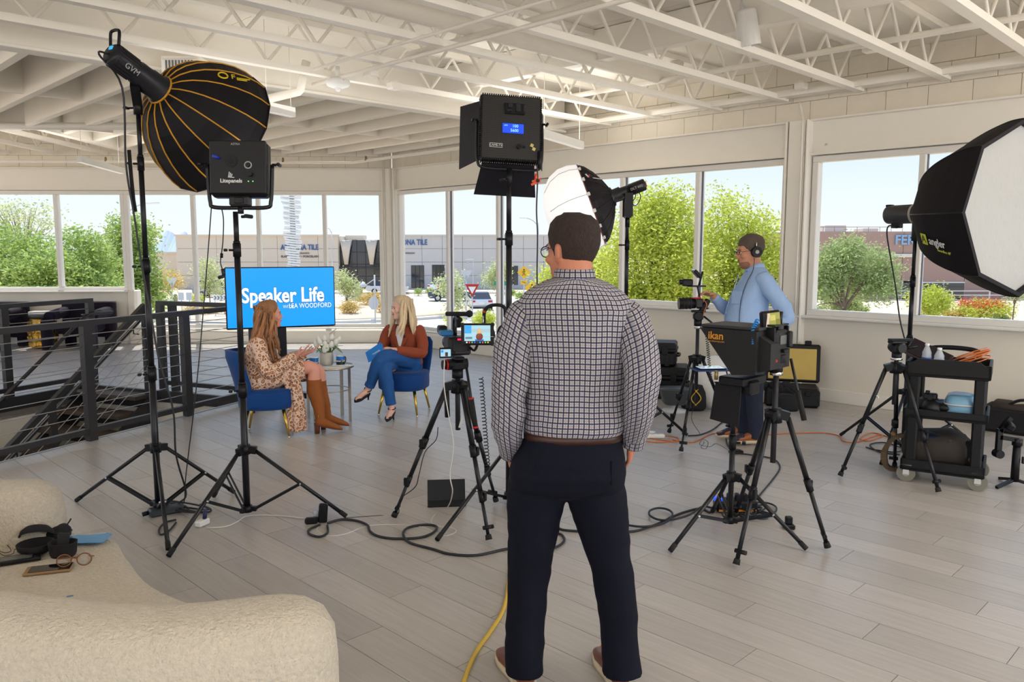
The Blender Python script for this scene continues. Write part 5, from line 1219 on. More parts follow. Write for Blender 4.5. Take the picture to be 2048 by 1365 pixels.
MB().ball((.012, -.0182, -.012), (.021, .0018, .022), n=10, m=6).build('image', M_scrn('mini_jacket', srgb(110, 52, 34)), s_); img(.012, -.033, .05, .01, (30, 90, 170), 'mini_jean')
for k, c in enumerate(((225, 225, 225), (220, 60, 50), (60, 190, 80), (60, 90, 230), (40, 40, 40), (40, 160, 200), (220, 80, 60), (80, 200, 90), (220, 190, 60))): MB().cyl((-.062+k*.0155, -.0155, -.046), (-.062+k*.0155, -.018, -.046), .0045, n=10).build('button', M_scrn('mini_dot%d' % k, srgb(*c)), mo)
MB().tube(spline([(.0, .02, -.06), (-.02, .04, -.1), (-.05, .1, -.09)], 4), .008, 6).build('arm', M_blackm, mo)
cord('thin white cable falling from the main camera and looping over the floor', [P(889, 716, 4.68), P(888, 770, 4.66), P(897, 830, 4.65), P(907, 890, 4.63), P(900, 950, 4.62), P(905, 985, 4.6), F(895, 1015), F(868, 1032), F(863, 1046), F(880, 1053), F(905, 1057), F(912, 1064), F(895, 1072), F(878, 1070), F(845, 1055), F(790, 1050), F(735, 1053), F(690, 1069), F(655, 1072), F(634, 1062), F(640, 1050)], .0035, M_wcable)
cord('coiled black cord hanging beside the main tripod pan handle', coil(P(962, 755, 4.62), P(976, 935, 4.75), .012, 26), .003, M_cable, k=1)
cord('thin dark cord trailing from the main tripod to its left foot', [P(876, 855, 4.8), P(872, 880, 4.8), P(850, 905, 4.75), P(838, 950, 4.7), P(830, 975, 4.72), F(800, 1000, .15), F(795, 1030), F(760, 1032), F(715, 1035), F(690, 1037)], .003, M_cable)
# tripod by the cart, with an empty head
CT3 = V3(2.76, 5.69, 0)
t3 = tripod('black tripod with an empty head standing beside the utility cart', CT3, .84, [F(1680, 957), F(1877, 990), F(1789, 938)], .9, r=.0155, locks=(.55,))
fluid_head(t3, .92, (1, .2, 0)); MB().box((.02, 0, 1.03), (.16, .05, .018), None, .004).build('plate', M_black, t3); MB().lathe([(.04, .885), (.042, .9), (.03, .905)], (0, 0, 0), n=16).build('bowl', M_chrome, t3)
MB().cyl((.05, -.02, .97), (.13, -.03, .99), .012, n=8).build('pan_handle', M_black, t3)
MB().box((-.13, -.02, .62), (.02, .02, .006), eul(0, .9, 0)).build('badge', M_prt, t3)
# rig of the standing operator
CT2 = V3(1.60, 6.86, 0)
t2 = tripod('black tripod in front of the man in the light blue shirt', CT2, .74, [F(1338, 869), F(1362, 907), V3(2.0, 7.12, 0)], 1.0, r=.0145, locks=(.5, .78))
MB().cyl((0, 0, .995), (0, 0, 1.02), .032, n=14).build('collar', M_chrome, t2)
fluid_head(t2, 1.05, (-1, .1, 0), (V3(.05, 0, 1.1), V3(.27, .02, .93)))
r2 = thing('camera_rig', 'compact camera with a stubby lens and an upper monitor arm, at the raised hand', 'camera', CT2+Z*1.155)
MB().box((.0, 0, .06), (.06, .11, .08), None, .01).build('body', M_cam, r2); ln_ = MB().cyl((-.03, 0, .06), (-.17, 0, .055), .047, .05, 18).build('lens', M_black, r2)
for x in (-.07, -.1, -.13): MB().cyl((x-.006, 0, .058), (x+.006, 0, .058), .0515, n=18).build('focus_ring', M_rubber, ln_)
MB().box((-.02, -.03, .105), (.07, .03, .012), None, .003).build('accent', M_red, r2)
rg = MB(); rg.tube(spline([(.01, 0, .1), (.0, 0, .16), (-.01, 0, .2)], 4), .01, 8); rg.box((-.02, 0, .205), (.16, .03, .014), None, .004); rg.cyl((-.0, 0, .21), (.03, 0, .33), .009, n=8); rg.build('arm', M_blackm, r2)
MB().box((-.10, -.0, .235), (.09, .06, .06), None, .01).build('receiver', M_black, r2); MB().cyl((-.14, 0, .24), (-.17, 0, .24), .022, n=12).build('knob', M_black, r2)
mz = MB(); mz.box((-.02, 0, .31), (.03, .11, .085), eul(0, -.75, 0), .008); mz.build('monitor', M_black, r2); MB().box((-.034, 0, .325), (.004, .09, .065), eul(0, -.75, 0)).build('screen', mat('lit_screen', (.3, .32, .34), .2, emit=(.6, .65, .7), estr=.4), r2)
MB().tube(spline([(.03, -.03, .1), (.06, -.05, .05), (.04, -.06, .0), (.03, -.05, -.05)], 5), .004, 6).build('lead', mat('orange_lead', srgb(200, 110, 60), .5), r2)
MB().box((.05, .0, .03), (.05, .04, .14), eul(0, .5, 0), .01).build('handle_block', M_black, r2)
cord('coiled black cord hanging from the operator camera beside its tripod', coil(CT2+V3(.06, -.06, .98), CT2+V3(.1, -.1, .55), .012, 22), .003, M_cable, k=1)
q = P(1420, 739, 6.72); tr_ = thing('tablet_tray', 'thin tray with a glowing tablet fixed across the operator tripod legs', 'tray', q, .12)
MB().box((0, 0, 0), (.30, .20, .012), None, .004).build('tray', mat('tray_blue', srgb(30, 60, 120), .4), tr_); MB().box((-.0, 0, .012), (.23, .16, .009), None, .003).build('tablet', M_black, tr_)
s_ = MB().box((-.0, 0, .0175), (.21, .14, .002)).build('screen', mat('lit_screen2', (.4, .45, .5), .15, emit=srgb(190, 205, 235), estr=.55), tr_)
for k in range(6): MB().box((-.08+.03*k, .03-.02*(k % 3), .019), (.018, .03, .001)).build('image', mat('lit_green', (.1, .3, .1), .3, emit=srgb(110, 150, 90), estr=.5), s_)
MB().tube(spline([(.14, 0, 0), (.15, -.04, -.1), (.1, -.08, -.14), (.02, -.06, -.1)], 5), .006, 6).build('strap', M_fab, tr_)
# teleprompter on its own stand
C6 = V3(1.27, 4.51, 0)
light_stand('short black stand holding the teleprompter', C6, [F(1340, 1107), F(1613, 1103), V3(1.28, 4.95, 0)], .37, .86, [.58], r=.016, jt=.52, kd=(1, -.3, 0), low=.1)
g6, h6 = V3(-math.sqrt(.5), math.sqrt(.5), 0), V3(math.sqrt(.5), math.sqrt(.5), 0)
tp = thing('teleprompter', 'black hooded teleprompter with orange lettering on its side', 'teleprompter', C6+Z*.86)
def tpq(g, h, z): return g6*g+h6*h+Z*(z-.86)
M_hood = mat('hood_black', (.010, .010, .011), .7)
mb = MB(); prf = [(.15, 1.235), (-.2, 1.235), (-.2, 1.00), (-.06, .985)]
mb.prism([tpq(a, 0, z) for a, z in prf], h6*-.14, h6*.14); mb.build('hood', M_hood, tp)
MB().box(tpq(-.03, 0, 1.246), (.26, .36, .018), Matrix((h6, g6, Z)).transposed(), .008).build('hood_top', mat('hood_top_grey', (.03, .03, .033), .6), tp)
MB().prism([tpq(.12, 0, 1.22), tpq(.1, 0, 1.22), tpq(-.07, 0, 1.0), tpq(-.05, 0, 1.0)], h6*-.13, h6*.13).build('beam_splitter', M_dglass, tp)
dr = MB(); dr.prism([tpq(-.2, 0, 1.21), tpq(-.27, 0, 1.17), tpq(-.27, 0, 1.03), tpq(-.2, 0, 1.01)], h6*-.11, h6*.11); dr.build('shroud', M_hood, tp)
bs = MB(); bs.box(tpq(-.05, 0, .945), (.26, .16, .05), Matrix((h6, g6, Z)).transposed(), .008); bs.box(tpq(-.1, -.03, .91), (.1, .1, .08), Matrix((h6, g6, Z)).transposed(), .01); bs.build('base_bracket', M_black, tp)
sk = MB(); sk.prism([tpq(.06, -.10, .93), tpq(-.10, -.10, .93), tpq(-.09, -.10, .69), tpq(.09, -.10, .71)], h6*-.004, h6*.004); sk.build('cloth_flap', M_fab, tp)
MB().cyl(tpq(.03, -.15, .95), tpq(.03, -.15, 1.0), .011, n=8).build('knob', mat('brass_knob', srgb(150, 130, 80), .3, metal=.8), tp)
Rt = Matrix((-g6, Z, -h6)).transposed()
text('ikan', .06, 'lettering', mat('orange_print', srgb(226, 150, 40), .5), tp, tpq(.045, -.1425, 1.195), Rt, .0008, bold=.001); text('www.ikancorp.com', .014, 'lettering', mat('orange_print', srgb(226, 150, 40), .5), tp, tpq(.045, -.1425, 1.165), Rt, .0005)
# camera behind the prompter
CT4 = V3(1.46, 4.37, 0)
t4 = tripod('tall black tripod with the long pan handle, right of the teleprompter stand', CT4, .77, [F(1472, 1137), F(1655, 1102), V3(1.40, 4.86, 0)], .98, r=.0155, locks=(.52,))
MB().cyl((0, 0, .985), (0, 0, 1.005), .035, n=14).build('bowl', M_chrome, t4)
fluid_head(t4, 1.03, g6, (V3(.07, -.02, 1.08), V3(.15, -.04, .74)), False); MB().cyl((-.03, -.075, 1.075), (-.03, -.085, 1.075), .008, n=8).build('button', M_red, t4)
c4 = thing('stills_camera', 'dark camera with a small monitor and a bright blue coiled lead, behind the teleprompter', 'camera', CT4+Z*1.135, math.radians(45))
MB().box((0, 0, .055), (.13, .07, .095), None, .014).build('body', M_cam, c4); MB().box((.05, -.045, .05), (.03, .03, .09), None, .01).build('grip', M_cam, c4); MB().box((0, 0, .115), (.05, .05, .035), None, .01).build('viewfinder', M_cam, c4)
MB().cyl((0, .03, .055), (0, .13, .055), .04, n=16).build('lens', M_black, c4); MB().box((-.01, -.038, .05), (.07, .006, .05), None, .002).build('rear_screen', mat('grey_screen', (.12, .13, .13), .2), c4)
cage = MB()
for x in (-.078, .078): cage.box((x, 0, .055), (.012, .05, .13), None, .003)
cage.box((0, 0, .128), (.16, .05, .012), None, .003); cage.box((0, 0, -.005), (.16, .06, .014), None, .003); cage.build('cage', M_blackm, c4)
MB().cyl((.02, 0, .13), (.03, .0, .2), .012, n=8).build('monitor_arm', M_blackm, c4)
q = P(1540, 640, 4.36); m4 = thing('small_monitor', 'small tilted monitor with a yellow-green picture above the camera behind the teleprompter', 'monitor', q, (0, math.radians(-6), math.radians(8)))
MB().box((0, 0, 0), (.11, .035, .1), None, .008).build('bezel', M_black, m4)
s_ = MB().box((.012, -.0185, .0), (.072, .003, .078)).build('screen', mat('screen_olive', (.2, .2, .05), .25, emit=srgb(150, 150, 70), estr=.5), m4)
for x, z, w_, h_, c in ((-.005, .012, .03, .03, (176, 170, 90)), (.025, -.012, .025, .03, (110, 110, 40)), (-.033, 0, .014, .076, (190, 170, 160))): MB().box((.012+x, -.0205, z), (w_, .0016, h_), eul(0, .2 if c[2] == 160 else 0, 0)).build('image', mat('mini_%d' % c[0], srgb(*c), .3, emit=srgb(*c), estr=.4), s_)
cord('bright blue coiled lead looping from the small monitor to the camera behind the teleprompter', coil(P(1515, 640, 4.34), P(1506, 660, 4.30), .008, 5) + coil(P(1506, 660, 4.30), P(1507, 690, 4.29), .008, 8) + coil(P(1507, 690, 4.29), P(1521, 700, 4.31), .008, 4), .0042, mat('blue_lead', srgb(30, 140, 225), .4), k=1)
# ------------------------------------------------------------------ utility cart
M_cart = mat('cart_black', (.006, .006, .007), .5, noise=.2, nscale=20, spec=.3)
ct0 = V3(2.86, 5.66, 0); cang = math.radians(-32)
ct = thing('utility_cart', 'black three-shelf utility cart on grey casters by the right wall', 'cart', ct0, cang)
CWd, CDp = .45, .40
for x in (.02, CWd-.02):
    for y in (.02, CDp-.02):
        lg = MB(); lg.box((x, y, .47), (.075, .06, .70), None, .012); lg.build('leg', M_cart, ct)
def shelf(z, h, holes=False):
    mb = MB(); mb.box((CWd/2, CDp/2, z), (CWd+.06, CDp+.04, .03), None, .006)
    for c, s in (((CWd/2, -.01, z+h/2-.01), (CWd+.08, .02, h)), ((CWd/2, CDp+.01, z+h/2-.01), (CWd+.08, .02, h)), ((-.03, CDp/2, z+h/2-.01), (.02, CDp+.04, h)), ((CWd+.03, CDp/2, z+h/2-.01), (.02, CDp+.04, h))): mb.box(c, s, None, .006)
    s_ = mb.build('shelf', M_cart, ct)
    if holes:
        for k in range(4): MB().cyl((.06+k*.108, .02, z+.016), (.06+k*.108, .02, z+.019), .038, n=20).build('cup_hole', M_rubber, s_)
    return s_
shelf(.10, .08); shelf(.49, .06, True); tp_ = shelf(.79, .10)
MB().prism([(-.02, -.022, .86), (CWd+.02, -.022, .86), (CWd-.03, -.022, .905), (.04, -.022, .905)], V3(0, -.006, 0), V3(0, .006, 0)).build('front_lip', M_cart, ct)
hd = MB(); hd.tube(spline([(.05, CDp+.02, .87), (.07, CDp+.04, .93), (CWd/2, CDp+.05, .945), (CWd-.07, CDp+.04, .93), (CWd-.05, CDp+.02, .87)], 6), .018, 8); hd.build('handle', M_cart, ct)
for x in (0, CWd):
    for y in (.01, CDp-.01):
        w_ = MB().cyl((x, y-.018, .062), (x, y+.018, .062), .062, n=22).build('caster', mat('caster_grey', srgb(128, 124, 112), .6), ct)
        MB().cyl((x, y-.02, .062), (x, y+.02, .062), .025, n=12).build('hub', mat('caster_hub', srgb(170, 165, 150), .5), w_)
        f_ = MB(); 
        for s in (-1, 1): f_.box((x, y+s*.025, .09), (.04, .006, .075), None, .002)
        f_.box((x, y, .125), (.07, .06, .008)); f_.build('fork', M_galv, w_)
cR = rotz(cang)
def cp(x, y, z): return ct0 + cR @ V3(x, y, 0) + Z*z
M_pet = mat('clear_bottle', (.75, .8, .88), .1, alpha=.45)
def bottle(loc, lb, h=.2, r=.032, lab=True, zf=.6):
    t = thing('water_bottle', lb, 'bottle', loc)
    MB().lathe([(r*.9, 0), (r, .008), (r, h*.55), (r*.93, h*.62), (r*.98, h*.68), (r*.5, h*.88), (r*.4, h*.93)], n=18).build('body', M_pet, t)
    MB().lathe([(r*.44, h*.93), (r*.46, h*.94), (r*.46, h), (r*.4, h*1.01)], n=16).build('cap', M_white, t)
    if lab: MB().lathe([(r*1.02, h*.3), (r*1.02, h*.52)], n=18, cap=False).build('label', mat('blue_label', srgb(40, 100, 190), .5), t)
    return t
bottle(cp(.085, .05, .806), 'left clear water bottle with a blue label on the cart top'); bottle(cp(.165, .04, .806), 'shorter clear water bottle on the cart top, right of the labelled bottle', .175, .034)
o = MB().box(cp(.08, .30, .90), (.30, .24, .014), cR @ eul(math.radians(24), math.radians(24), 0), .004).build('tablet', mat('brown_slate', (.04, .026, .026), .3)); tag(o, 'dark tablet leaning across the back of the cart top', 'tablet')
MB().box(cp(.08, .297, .909), (.27, .21, .003), cR @ eul(math.radians(24), math.radians(24), 0)).build('screen', mat('dark_screen', (.02, .012, .013), .6, spec=.2), o)
for k in range(1):
    pts = []
    for j in range(5*18): a = 2*PI*j/18; rr = .105+.012*math.sin(j/18*2.3); pts.append(cp(.36, .2, .87+.016*(j/18))+cR @ V3(rr*math.cos(a), rr*.7*math.sin(a), .035*math.cos(a)+.01*math.sin(a+j/30)))
    cord('coil of orange extension cord on the cart top', pts, .0038, mat('orange_cable', srgb(214, 116, 50), .5), 'orange_cable', 'cable', 1)
g_ = MB(); g_.box(cp(.29, .06, .83), (.1, .07, .045), cR, .01); g_.ball(cp(.25, .08, .84), (.035, .035, .025)); o = g_.build('headset', M_cam); tag(o, 'small black gadget beside the orange coil on the cart top', 'gadget'); MB().cyl(cp(.29, .03, .855), cp(.32, .03, .857), .012, n=10).build('knob', M_dark, o)
# things on the cart's lower shelves
jk = MB(); 
for k in range(9): jk.ball(cp(.08+.028*k, .16+.06*math.sin(k*2.1), .545+.012*math.sin(k*1.7)), (.075, .09, .045+.01*math.sin(k)), n=12, m=7)
o = jk.build('dark_jacket', mat('wrinkled_black', (.014, .015, .018), .5, bump=.5, bscale=25)); tag(o, 'crumpled black jacket on the middle cart shelf', 'jacket')
cm = thing('small_camera', 'small black camera lying on the jacket on the middle cart shelf', 'camera', cp(.12, .12, .60), cang)
MB().box((0, 0, .02), (.09, .05, .045), None, .008).build('body', M_cam, cm); MB().cyl((0, -.02, .02), (0, -.06, .02), .02, n=14).build('lens', M_black, cm); MB().box((-.02, 0, .05), (.03, .03, .018), None, .004).build('viewfinder', M_dark, cm)
bg_ = thing('clear_case', 'pale blue moulded case on the middle cart shelf', 'case', cp(.31, .16, .515), cang)
MB().loft([ring((0, 0, z), a, b, n=24, p=3.2) for z, a, b in ((0, .085, .13), (.02, .1, .145), (.09, .1, .14), (.125, .085, .12), (.135, .06, .09))]).build('shell', mat('pale_blue_case', srgb(128, 176, 208), .3), bg_)
MB().tube(ring((0, -.002, .072), .102, .147, n=24, p=3.2), .006, 5, closed=True).build('rim', M_galv, bg_); MB().box((0, -.1, .11), (.09, .05, .02), eul(.7, 0, 0), .006).build('window', mat('blue_dark', srgb(40, 70, 110), .3), bg_)
bp = thing('backpack', 'dark brown and black backpack with tan straps on the bottom cart shelf', 'backpack', cp(.17, .2, .117), cang)
M_bag = mat('brown_black_canvas', (.026, .020, .016), .8, noise=.4, nscale=12, bump=.2, bscale=60)
mb = MB(); mb.loft([ring((x, 0, .12+.012*math.sin(x*20)), .20*k, .125*k, (0, 1, 0), (0, 0, 1), 18, 3) for x, k in ((-.22, .5), (-.20, .8), (-.1, 1), (.08, 1.0), (.18, .85), (.22, .5))]); mb.build('body', M_bag, bp)
MB().loft([ring((x, -.06, .19), .12*k, .05*k, (0, 1, 0), (0, 0, 1), 14, 2.5) for x, k in ((-.1, .5), (-.06, 1), (.1, 1), (.14, .5))]).build('pocket', mat('navy_pocket', (.012, .016, .035), .5), bp)
M_strap = mat('tan_strap', srgb(96, 80, 58), .85)
for dy, m_ in ((-.07, M_strap), (-.03, M_bag)):
    mb = MB(); sp = spline([(-.17, dy-.02, .2), (-.27, dy-.04, .17), (-.33, dy-.05, .06), (-.31, dy-.05, -.05), (-.22, dy-.05, -.06), (-.15, dy-.04, .03)], 6)
    for p, q in zip(sp[:-1], sp[1:]): mb.bar(p, q, .042, .01, (0, -.3, 1))
    mb.build('strap', m_, bp)
MB().box((-.28, -.06, .19), (.04, .03, .025), eul(0, .5, 0), .008).build('buckle', mat('tan_leather', srgb(140, 100, 70), .6), bp)
o = MB().loft([ring((0, 0, z), .055*k, .06*k, n=14, p=2.6) for z, k in ((0, .8), (.03, 1), (.16, .95), (.2, .6))]); o.v = [tuple(cp(.39, .13, .117)+cR @ Vector(p)) for p in o.v]; o = o.build('lens_bag', M_fab); tag(o, 'small black lens bag at the right of the bottom cart shelf', 'bag'); MB().tube([cp(.37, .08, .30), cp(.39, .08, .33), cp(.41, .09, .30)], .006, 6).build('loop', M_bag, o)
MB().cyl(cp(.40, .07, .20), cp(.40, .05, .20), .016, n=10).build('ring', mat('tan_leather', srgb(140, 100, 70), .6), o)
# gimbal on the floor
gq = F(2028, 974); gm = thing('gimbal', 'black handheld gimbal standing on a mini tripod at the right edge', 'gimbal', gq)
MB().cyl((0, 0, .04), (0, 0, .30), .028, .025, 14).build('grip', M_black, gm)
for a in (200, 330, 90): 
    d_ = V3(math.cos(math.radians(a)), math.sin(math.radians(a)), 0); MB().bar(d_*.015+Z*.05, d_*.17+Z*.012, .022, .02).build('leg', M_black, gm)
mb = MB(); mb.cyl((0, 0, .30), (0, 0, .35), .034, n=14); mb.bar((0, 0, .34), (-.13, 0, .36), .03, .03); mb.bar((-.13, 0, .24), (-.13, 0, .42), .035, .03); mb.cyl((-.13, -.03, .24), (-.13, .03, .24), .03, n=12); mb.build('arm', M_black, gm)
MB().box((-.08, -.02, .45), (.05, .1, .05), eul(.3, .5, 0), .01).build('roll_motor', M_black, gm); MB().bar((-.13, 0, .40), (-.06, 0, .50), .03, .03).build('tilt_arm', M_black, gm); MB().box((.03, -.03, .2), (.012, .02, .05), None, .004).build('trigger', M_dark, gm)
# soft equipment bag by the wall on the right
bq = F(2010, 868); eb = thing('equipment_bag', 'long black open equipment bag against the wall behind the cart', 'bag', bq+V3(.3, -.1, 0), math.radians(-45))
MB().box((0, 0, .12), (1.0, .32, .24), None, .03).build('body', M_fab, eb); MB().loft([ring((x, -.02, .24), .13, .05, (0, 1, 0), (0, 0, 1), 12, 2.4) for x in (-.4, -.2, 0, .2, .4)]).build('lining', mat('brown_lining', (.05, .035, .03), .8), eb)
MB().tube(spline([(-.3, -.1, .25), (-.15, -.16, .33), (.05, -.1, .27)], 6), .014, 7).build('handle', M_fab, eb); MB().box((-.2, -.05, .28), (.12, .1, .03), eul(0, .1, .3), .01).build('flap', mat('pale_lining', srgb(190, 180, 165), .7), eb)
# ------------------------------------------------------------------ hard cases by the wall
M_case = mat('case_black', (.007, .007, .008), .45, noise=.2, nscale=25, spec=.35)
def hardcase(name, lb, loc, rot, w_, d_, h_, group=None):
    t = thing(name, lb, 'case', loc, rot, group)
    b = MB(); b.box((0, 0, h_*.33), (w_, d_, h_*.66), None, .03)
    for x in (-.3, .0, .3): b.box((x*w_, -d_/2, h_*.3), (.05, .02, h_*.55), None, .006)
    b.build('shell', M_case, t); l = MB().box((0, 0, h_*.84), (w_, d_, h_*.32), None, .03); l.box((0, 0, h_*.68), (w_+.02, d_+.02, .03), None, .008); l.build('lid', M_case, t)
    for x in (-.25, .25): MB().box((x*w_, -d_/2-.012, h_*.68), (.07, .02, .09), None, .006).build('latch', M_black, t)
    MB().tube(spline([(w_/2, -.1, h_*.45), (w_/2+.03, -.09, h_*.45), (w_/2+.03, .09, h_*.45), (w_/2, .1, h_*.45)], 4), .013, 7).build('handle', M_black, t)
    return t
cq = F(1318, 796); cq = V3(1.68, 9.0, 0)
hardcase('hard_case', 'larger black hard case standing on the floor behind the plaid-shirted man', cq+V3(.02, .05, 0), math.radians(-14), .62, .42, .36)
hardcase('hard_case', 'smaller black hard case stacked on the larger one by the wall', cq+V3(-.05, .07, .362), math.radians(-14), .5, .36, .27)
oc_ = thing('open_case', 'open black hard case with a yellow foam lining against the wall', 'case', V3(3.03, 8.55, 0), math.radians(-45+27))
MB().box((0, 0, .1), (.56, .40, .2), None, .03).build('shell', M_case, oc_)
MB().box((0, 0, .203), (.50, .34, .006)).build('tray', M_fab, oc_)
ld = MB(); ld.box((0, .24, .42), (.58, .07, .42), eul(-.16, 0, 0), .03); ld.build('lid', M_case, oc_)
MB().box((0, .198, .415), (.50, .02, .34), eul(-.16, 0, 0), .012).build('foam', mat('yellow_foam', srgb(214, 184, 104), .9, noise=.12, nscale=10), oc_)
for x in (-.16, .16): MB().box((x, .26, .645), (.07, .05, .05), None, .008).build('latch', M_black, oc_); MB().box((x, -.21, .16), (.06, .02, .06), None, .006).build('latch', M_black, oc_)
mb = MB(); 
for k in range(6): mb.ball((-.30+.06*k, -.10+.02*math.sin(k*2), .2+.015*math.cos(k*3)), (.07, .09, .05), n=10, m=6)
mb.build('packing_cloth', M_fab, oc_); MB().cyl((-.02, -.02, .2), (-.02, -.02, .24), .012, n=8).build('clip', M_galv, oc_)
cb = thing('camera_bag', 'black soft pouch on the floor leaning on the open yellow-lined case', 'bag', V3(2.86, 8.22, 0))
MB().loft([ring((0, 0, z), .13*k, .09*k, n=16, p=3) for z, k in ((0, .9), (.03, 1), (.13, 1), (.17, .8))]).build('body', M_fab, cb); MB().tube(spline([(-.1, 0, .16), (-.02, -.02, .24), (.09, 0, .16)], 5), .008, 6).build('strap', M_fab, cb)
# white lantern dome lying on the floor
dq = V3(2.17, 8.42, .20); wd = thing('lantern_softbox', 'white lantern softbox resting on the floor behind the operator tripod', 'softbox', dq)
MB().lathe([(.12, .2), (.24, .17), (.29, .08), (.30, 0), (.285, -.1), (.22, -.2), (.1, -.25), (.01, -.26)], (0, 0, .05), (.95, .1, .25), 28, False).build('diffuser', mat('lantern_white', srgb(232, 230, 226), .7), wd)
for k in (0, .1, -.1): MB().tube([V3(0, 0, .05)+Matrix(((1, 0, 0), (0, 1, 0), (0, 0, 1))) @ (frame((.95, .1, .25))[2]*k+frame((.95, .1, .25))[0]*math.cos(a*PI/14)*.296*(1-abs(k)*.25)+frame((.95, .1, .25))[1]*math.sin(a*PI/14)*.296*(1-abs(k)*.25)) for a in range(28)], .0025, 4, closed=True).build('seam', mat('grey_seam', (.4, .4, .4), .7), wd)
MB().lathe([(.09, .2), (.1, .24), (.06, .3)], (0, 0, .05), (.95, .1, .25), 16).build('mount', M_black, wd)
yb = thing('gear_bag', 'small black pouch with yellow straps beside the white lantern', 'bag', V3(1.9, 8.25, 0))
MB().loft([ring((0, 0, z), .13*k, .11*k, n=14, p=3) for z, k in ((0, .8), (.04, 1), (.2, .95), (.27, .7))]).build('body', M_fab, yb)
for s in (-1, 1): MB().tube(spline([(-.02*s, -.10, .05), (.05*s, -.115, .14), (-.02*s, -.11, .24)], 5), .006, 5).build('strap', mat('yellow_strap', srgb(214, 170, 50), .6), yb)
gt_ = thing('plastic_tub', 'grey-green plastic tub holding a lamp part, left of the white lantern', 'tub', V3(1.68, 8.15, 0))
MB().loft([ring((0, 0, z), a, b, n=20, p=4) for z, a, b in ((.08, .10, .08), (.10, .12, .1), (.24, .16, .13), (.25, .165, .135))]).build('body', mat('grey_green_tub', (.05, .06, .06), .4), gt_); MB().lathe([(.13, 0), (.13, .02), (.04, .04), (.04, .09)], n=14).build('base', M_galv, gt_)
# water bottle on the sill by the column
q = wr(s_post-.03, .945, -.09+.0); bottle(V3(q.x, q.y, .944)-N*.055, 'clear water bottle with a blue label on the sill before the window column', .21, .034)
rm = MB().box(wr(swall(1412), SILL+.012, -.04), (.14, .05, .02), axesR(D, N), .004).build('remote', M_dark); tag(rm, 'small dark remote on the window sill behind the operator rig', 'remote'); MB().cyl(wr(swall(1412), SILL+.022, -.04), wr(swall(1412), SILL+.026, -.04), .01, n=10).build('button', M_prt, rm)
# =================================================================== INTERVIEW SET
# television on its stand
tq = V3(-2.44, 8.46, 0); tv = thing('television', 'large television showing a bright blue title screen on a rolling stand', 'television', tq, math.radians(24))
TW, TH, TZ = 1.12, .645, 1.165
MB().box((0, 0, TZ), (TW, .045, TH), None, .008).build('bezel', M_black, tv)
M_tv = mat('tv_blue', srgb(0, 60, 130), .25, emit=srgb(8, 146, 250), estr=.95)
scr = MB().box((0, -.0235, TZ+.004), (TW-.022, .004, TH-.028)).build('screen', M_tv, tv)
M_tvw = mat('tv_white', (.4, .45, .5), .3, emit=srgb(196, 222, 246), estr=1.0); M_tvd = mat('tv_outline', (.01, .03, .1), .3, emit=srgb(24, 66, 120), estr=.7)
text('Speaker Life', .215, 'lettering', M_tvd, scr, (.02, -.0265, TZ+.02), Rb, .0004, bold=.011, sx=.80); text('Speaker Life', .215, 'lettering', M_tvw, scr, (.02, -.028, TZ+.02), Rb, .0004, bold=.006, sx=.80)
text('WITH', .05, 'lettering', M_tvd, scr, (.065, -.0265, TZ-.098), Rb, .0004, bold=.003, sx=.85); text('WITH', .05, 'lettering', M_tvw, scr, (.065, -.028, TZ-.098), Rb, .0004, sx=.85)
text('LEA WOODFORD', .072, 'lettering', M_tvd, scr, (.295, -.0265, TZ-.092), Rb, .0004, bold=.0045, sx=.78); text('LEA WOODFORD', .072, 'lettering', M_tvw, scr, (.295, -.028, TZ-.092), Rb, .0004, bold=.0008, sx=.78)
MB().box((.0, -.02, TZ-TH/2-.004), (.05, .01, .01), None, .002).build('logo_tab', M_dark, tv); text('VIZIO', .012, 'lettering', M_prt, tv, (.56, -.0235, TZ-TH/2+.006), Rb, .0003)
MB().box((0, .05, .62), (.09, .05, 1.1), None, .008).build('post', M_blackm, tv); MB().box((0, .035, TZ), (.4, .03, .3), None, .004).build('mount_plate', M_blackm, tv)
for x in (-.36, .36):
    MB().bar((x, -.26, .10), (x*.2, .30, .10), .07, .06).build('base_leg', M_blackm, tv)
    for y, xx_ in ((-.26, x), (.28, x*.25)):
        w_ = MB().cyl((xx_-.02, y, .032), (xx_+.02, y, .032), .032, n=16).build('caster', M_black, tv); MB().box((xx_, y, .062), (.05, .05, .02), None, .004).build('fork', M_black, w_)
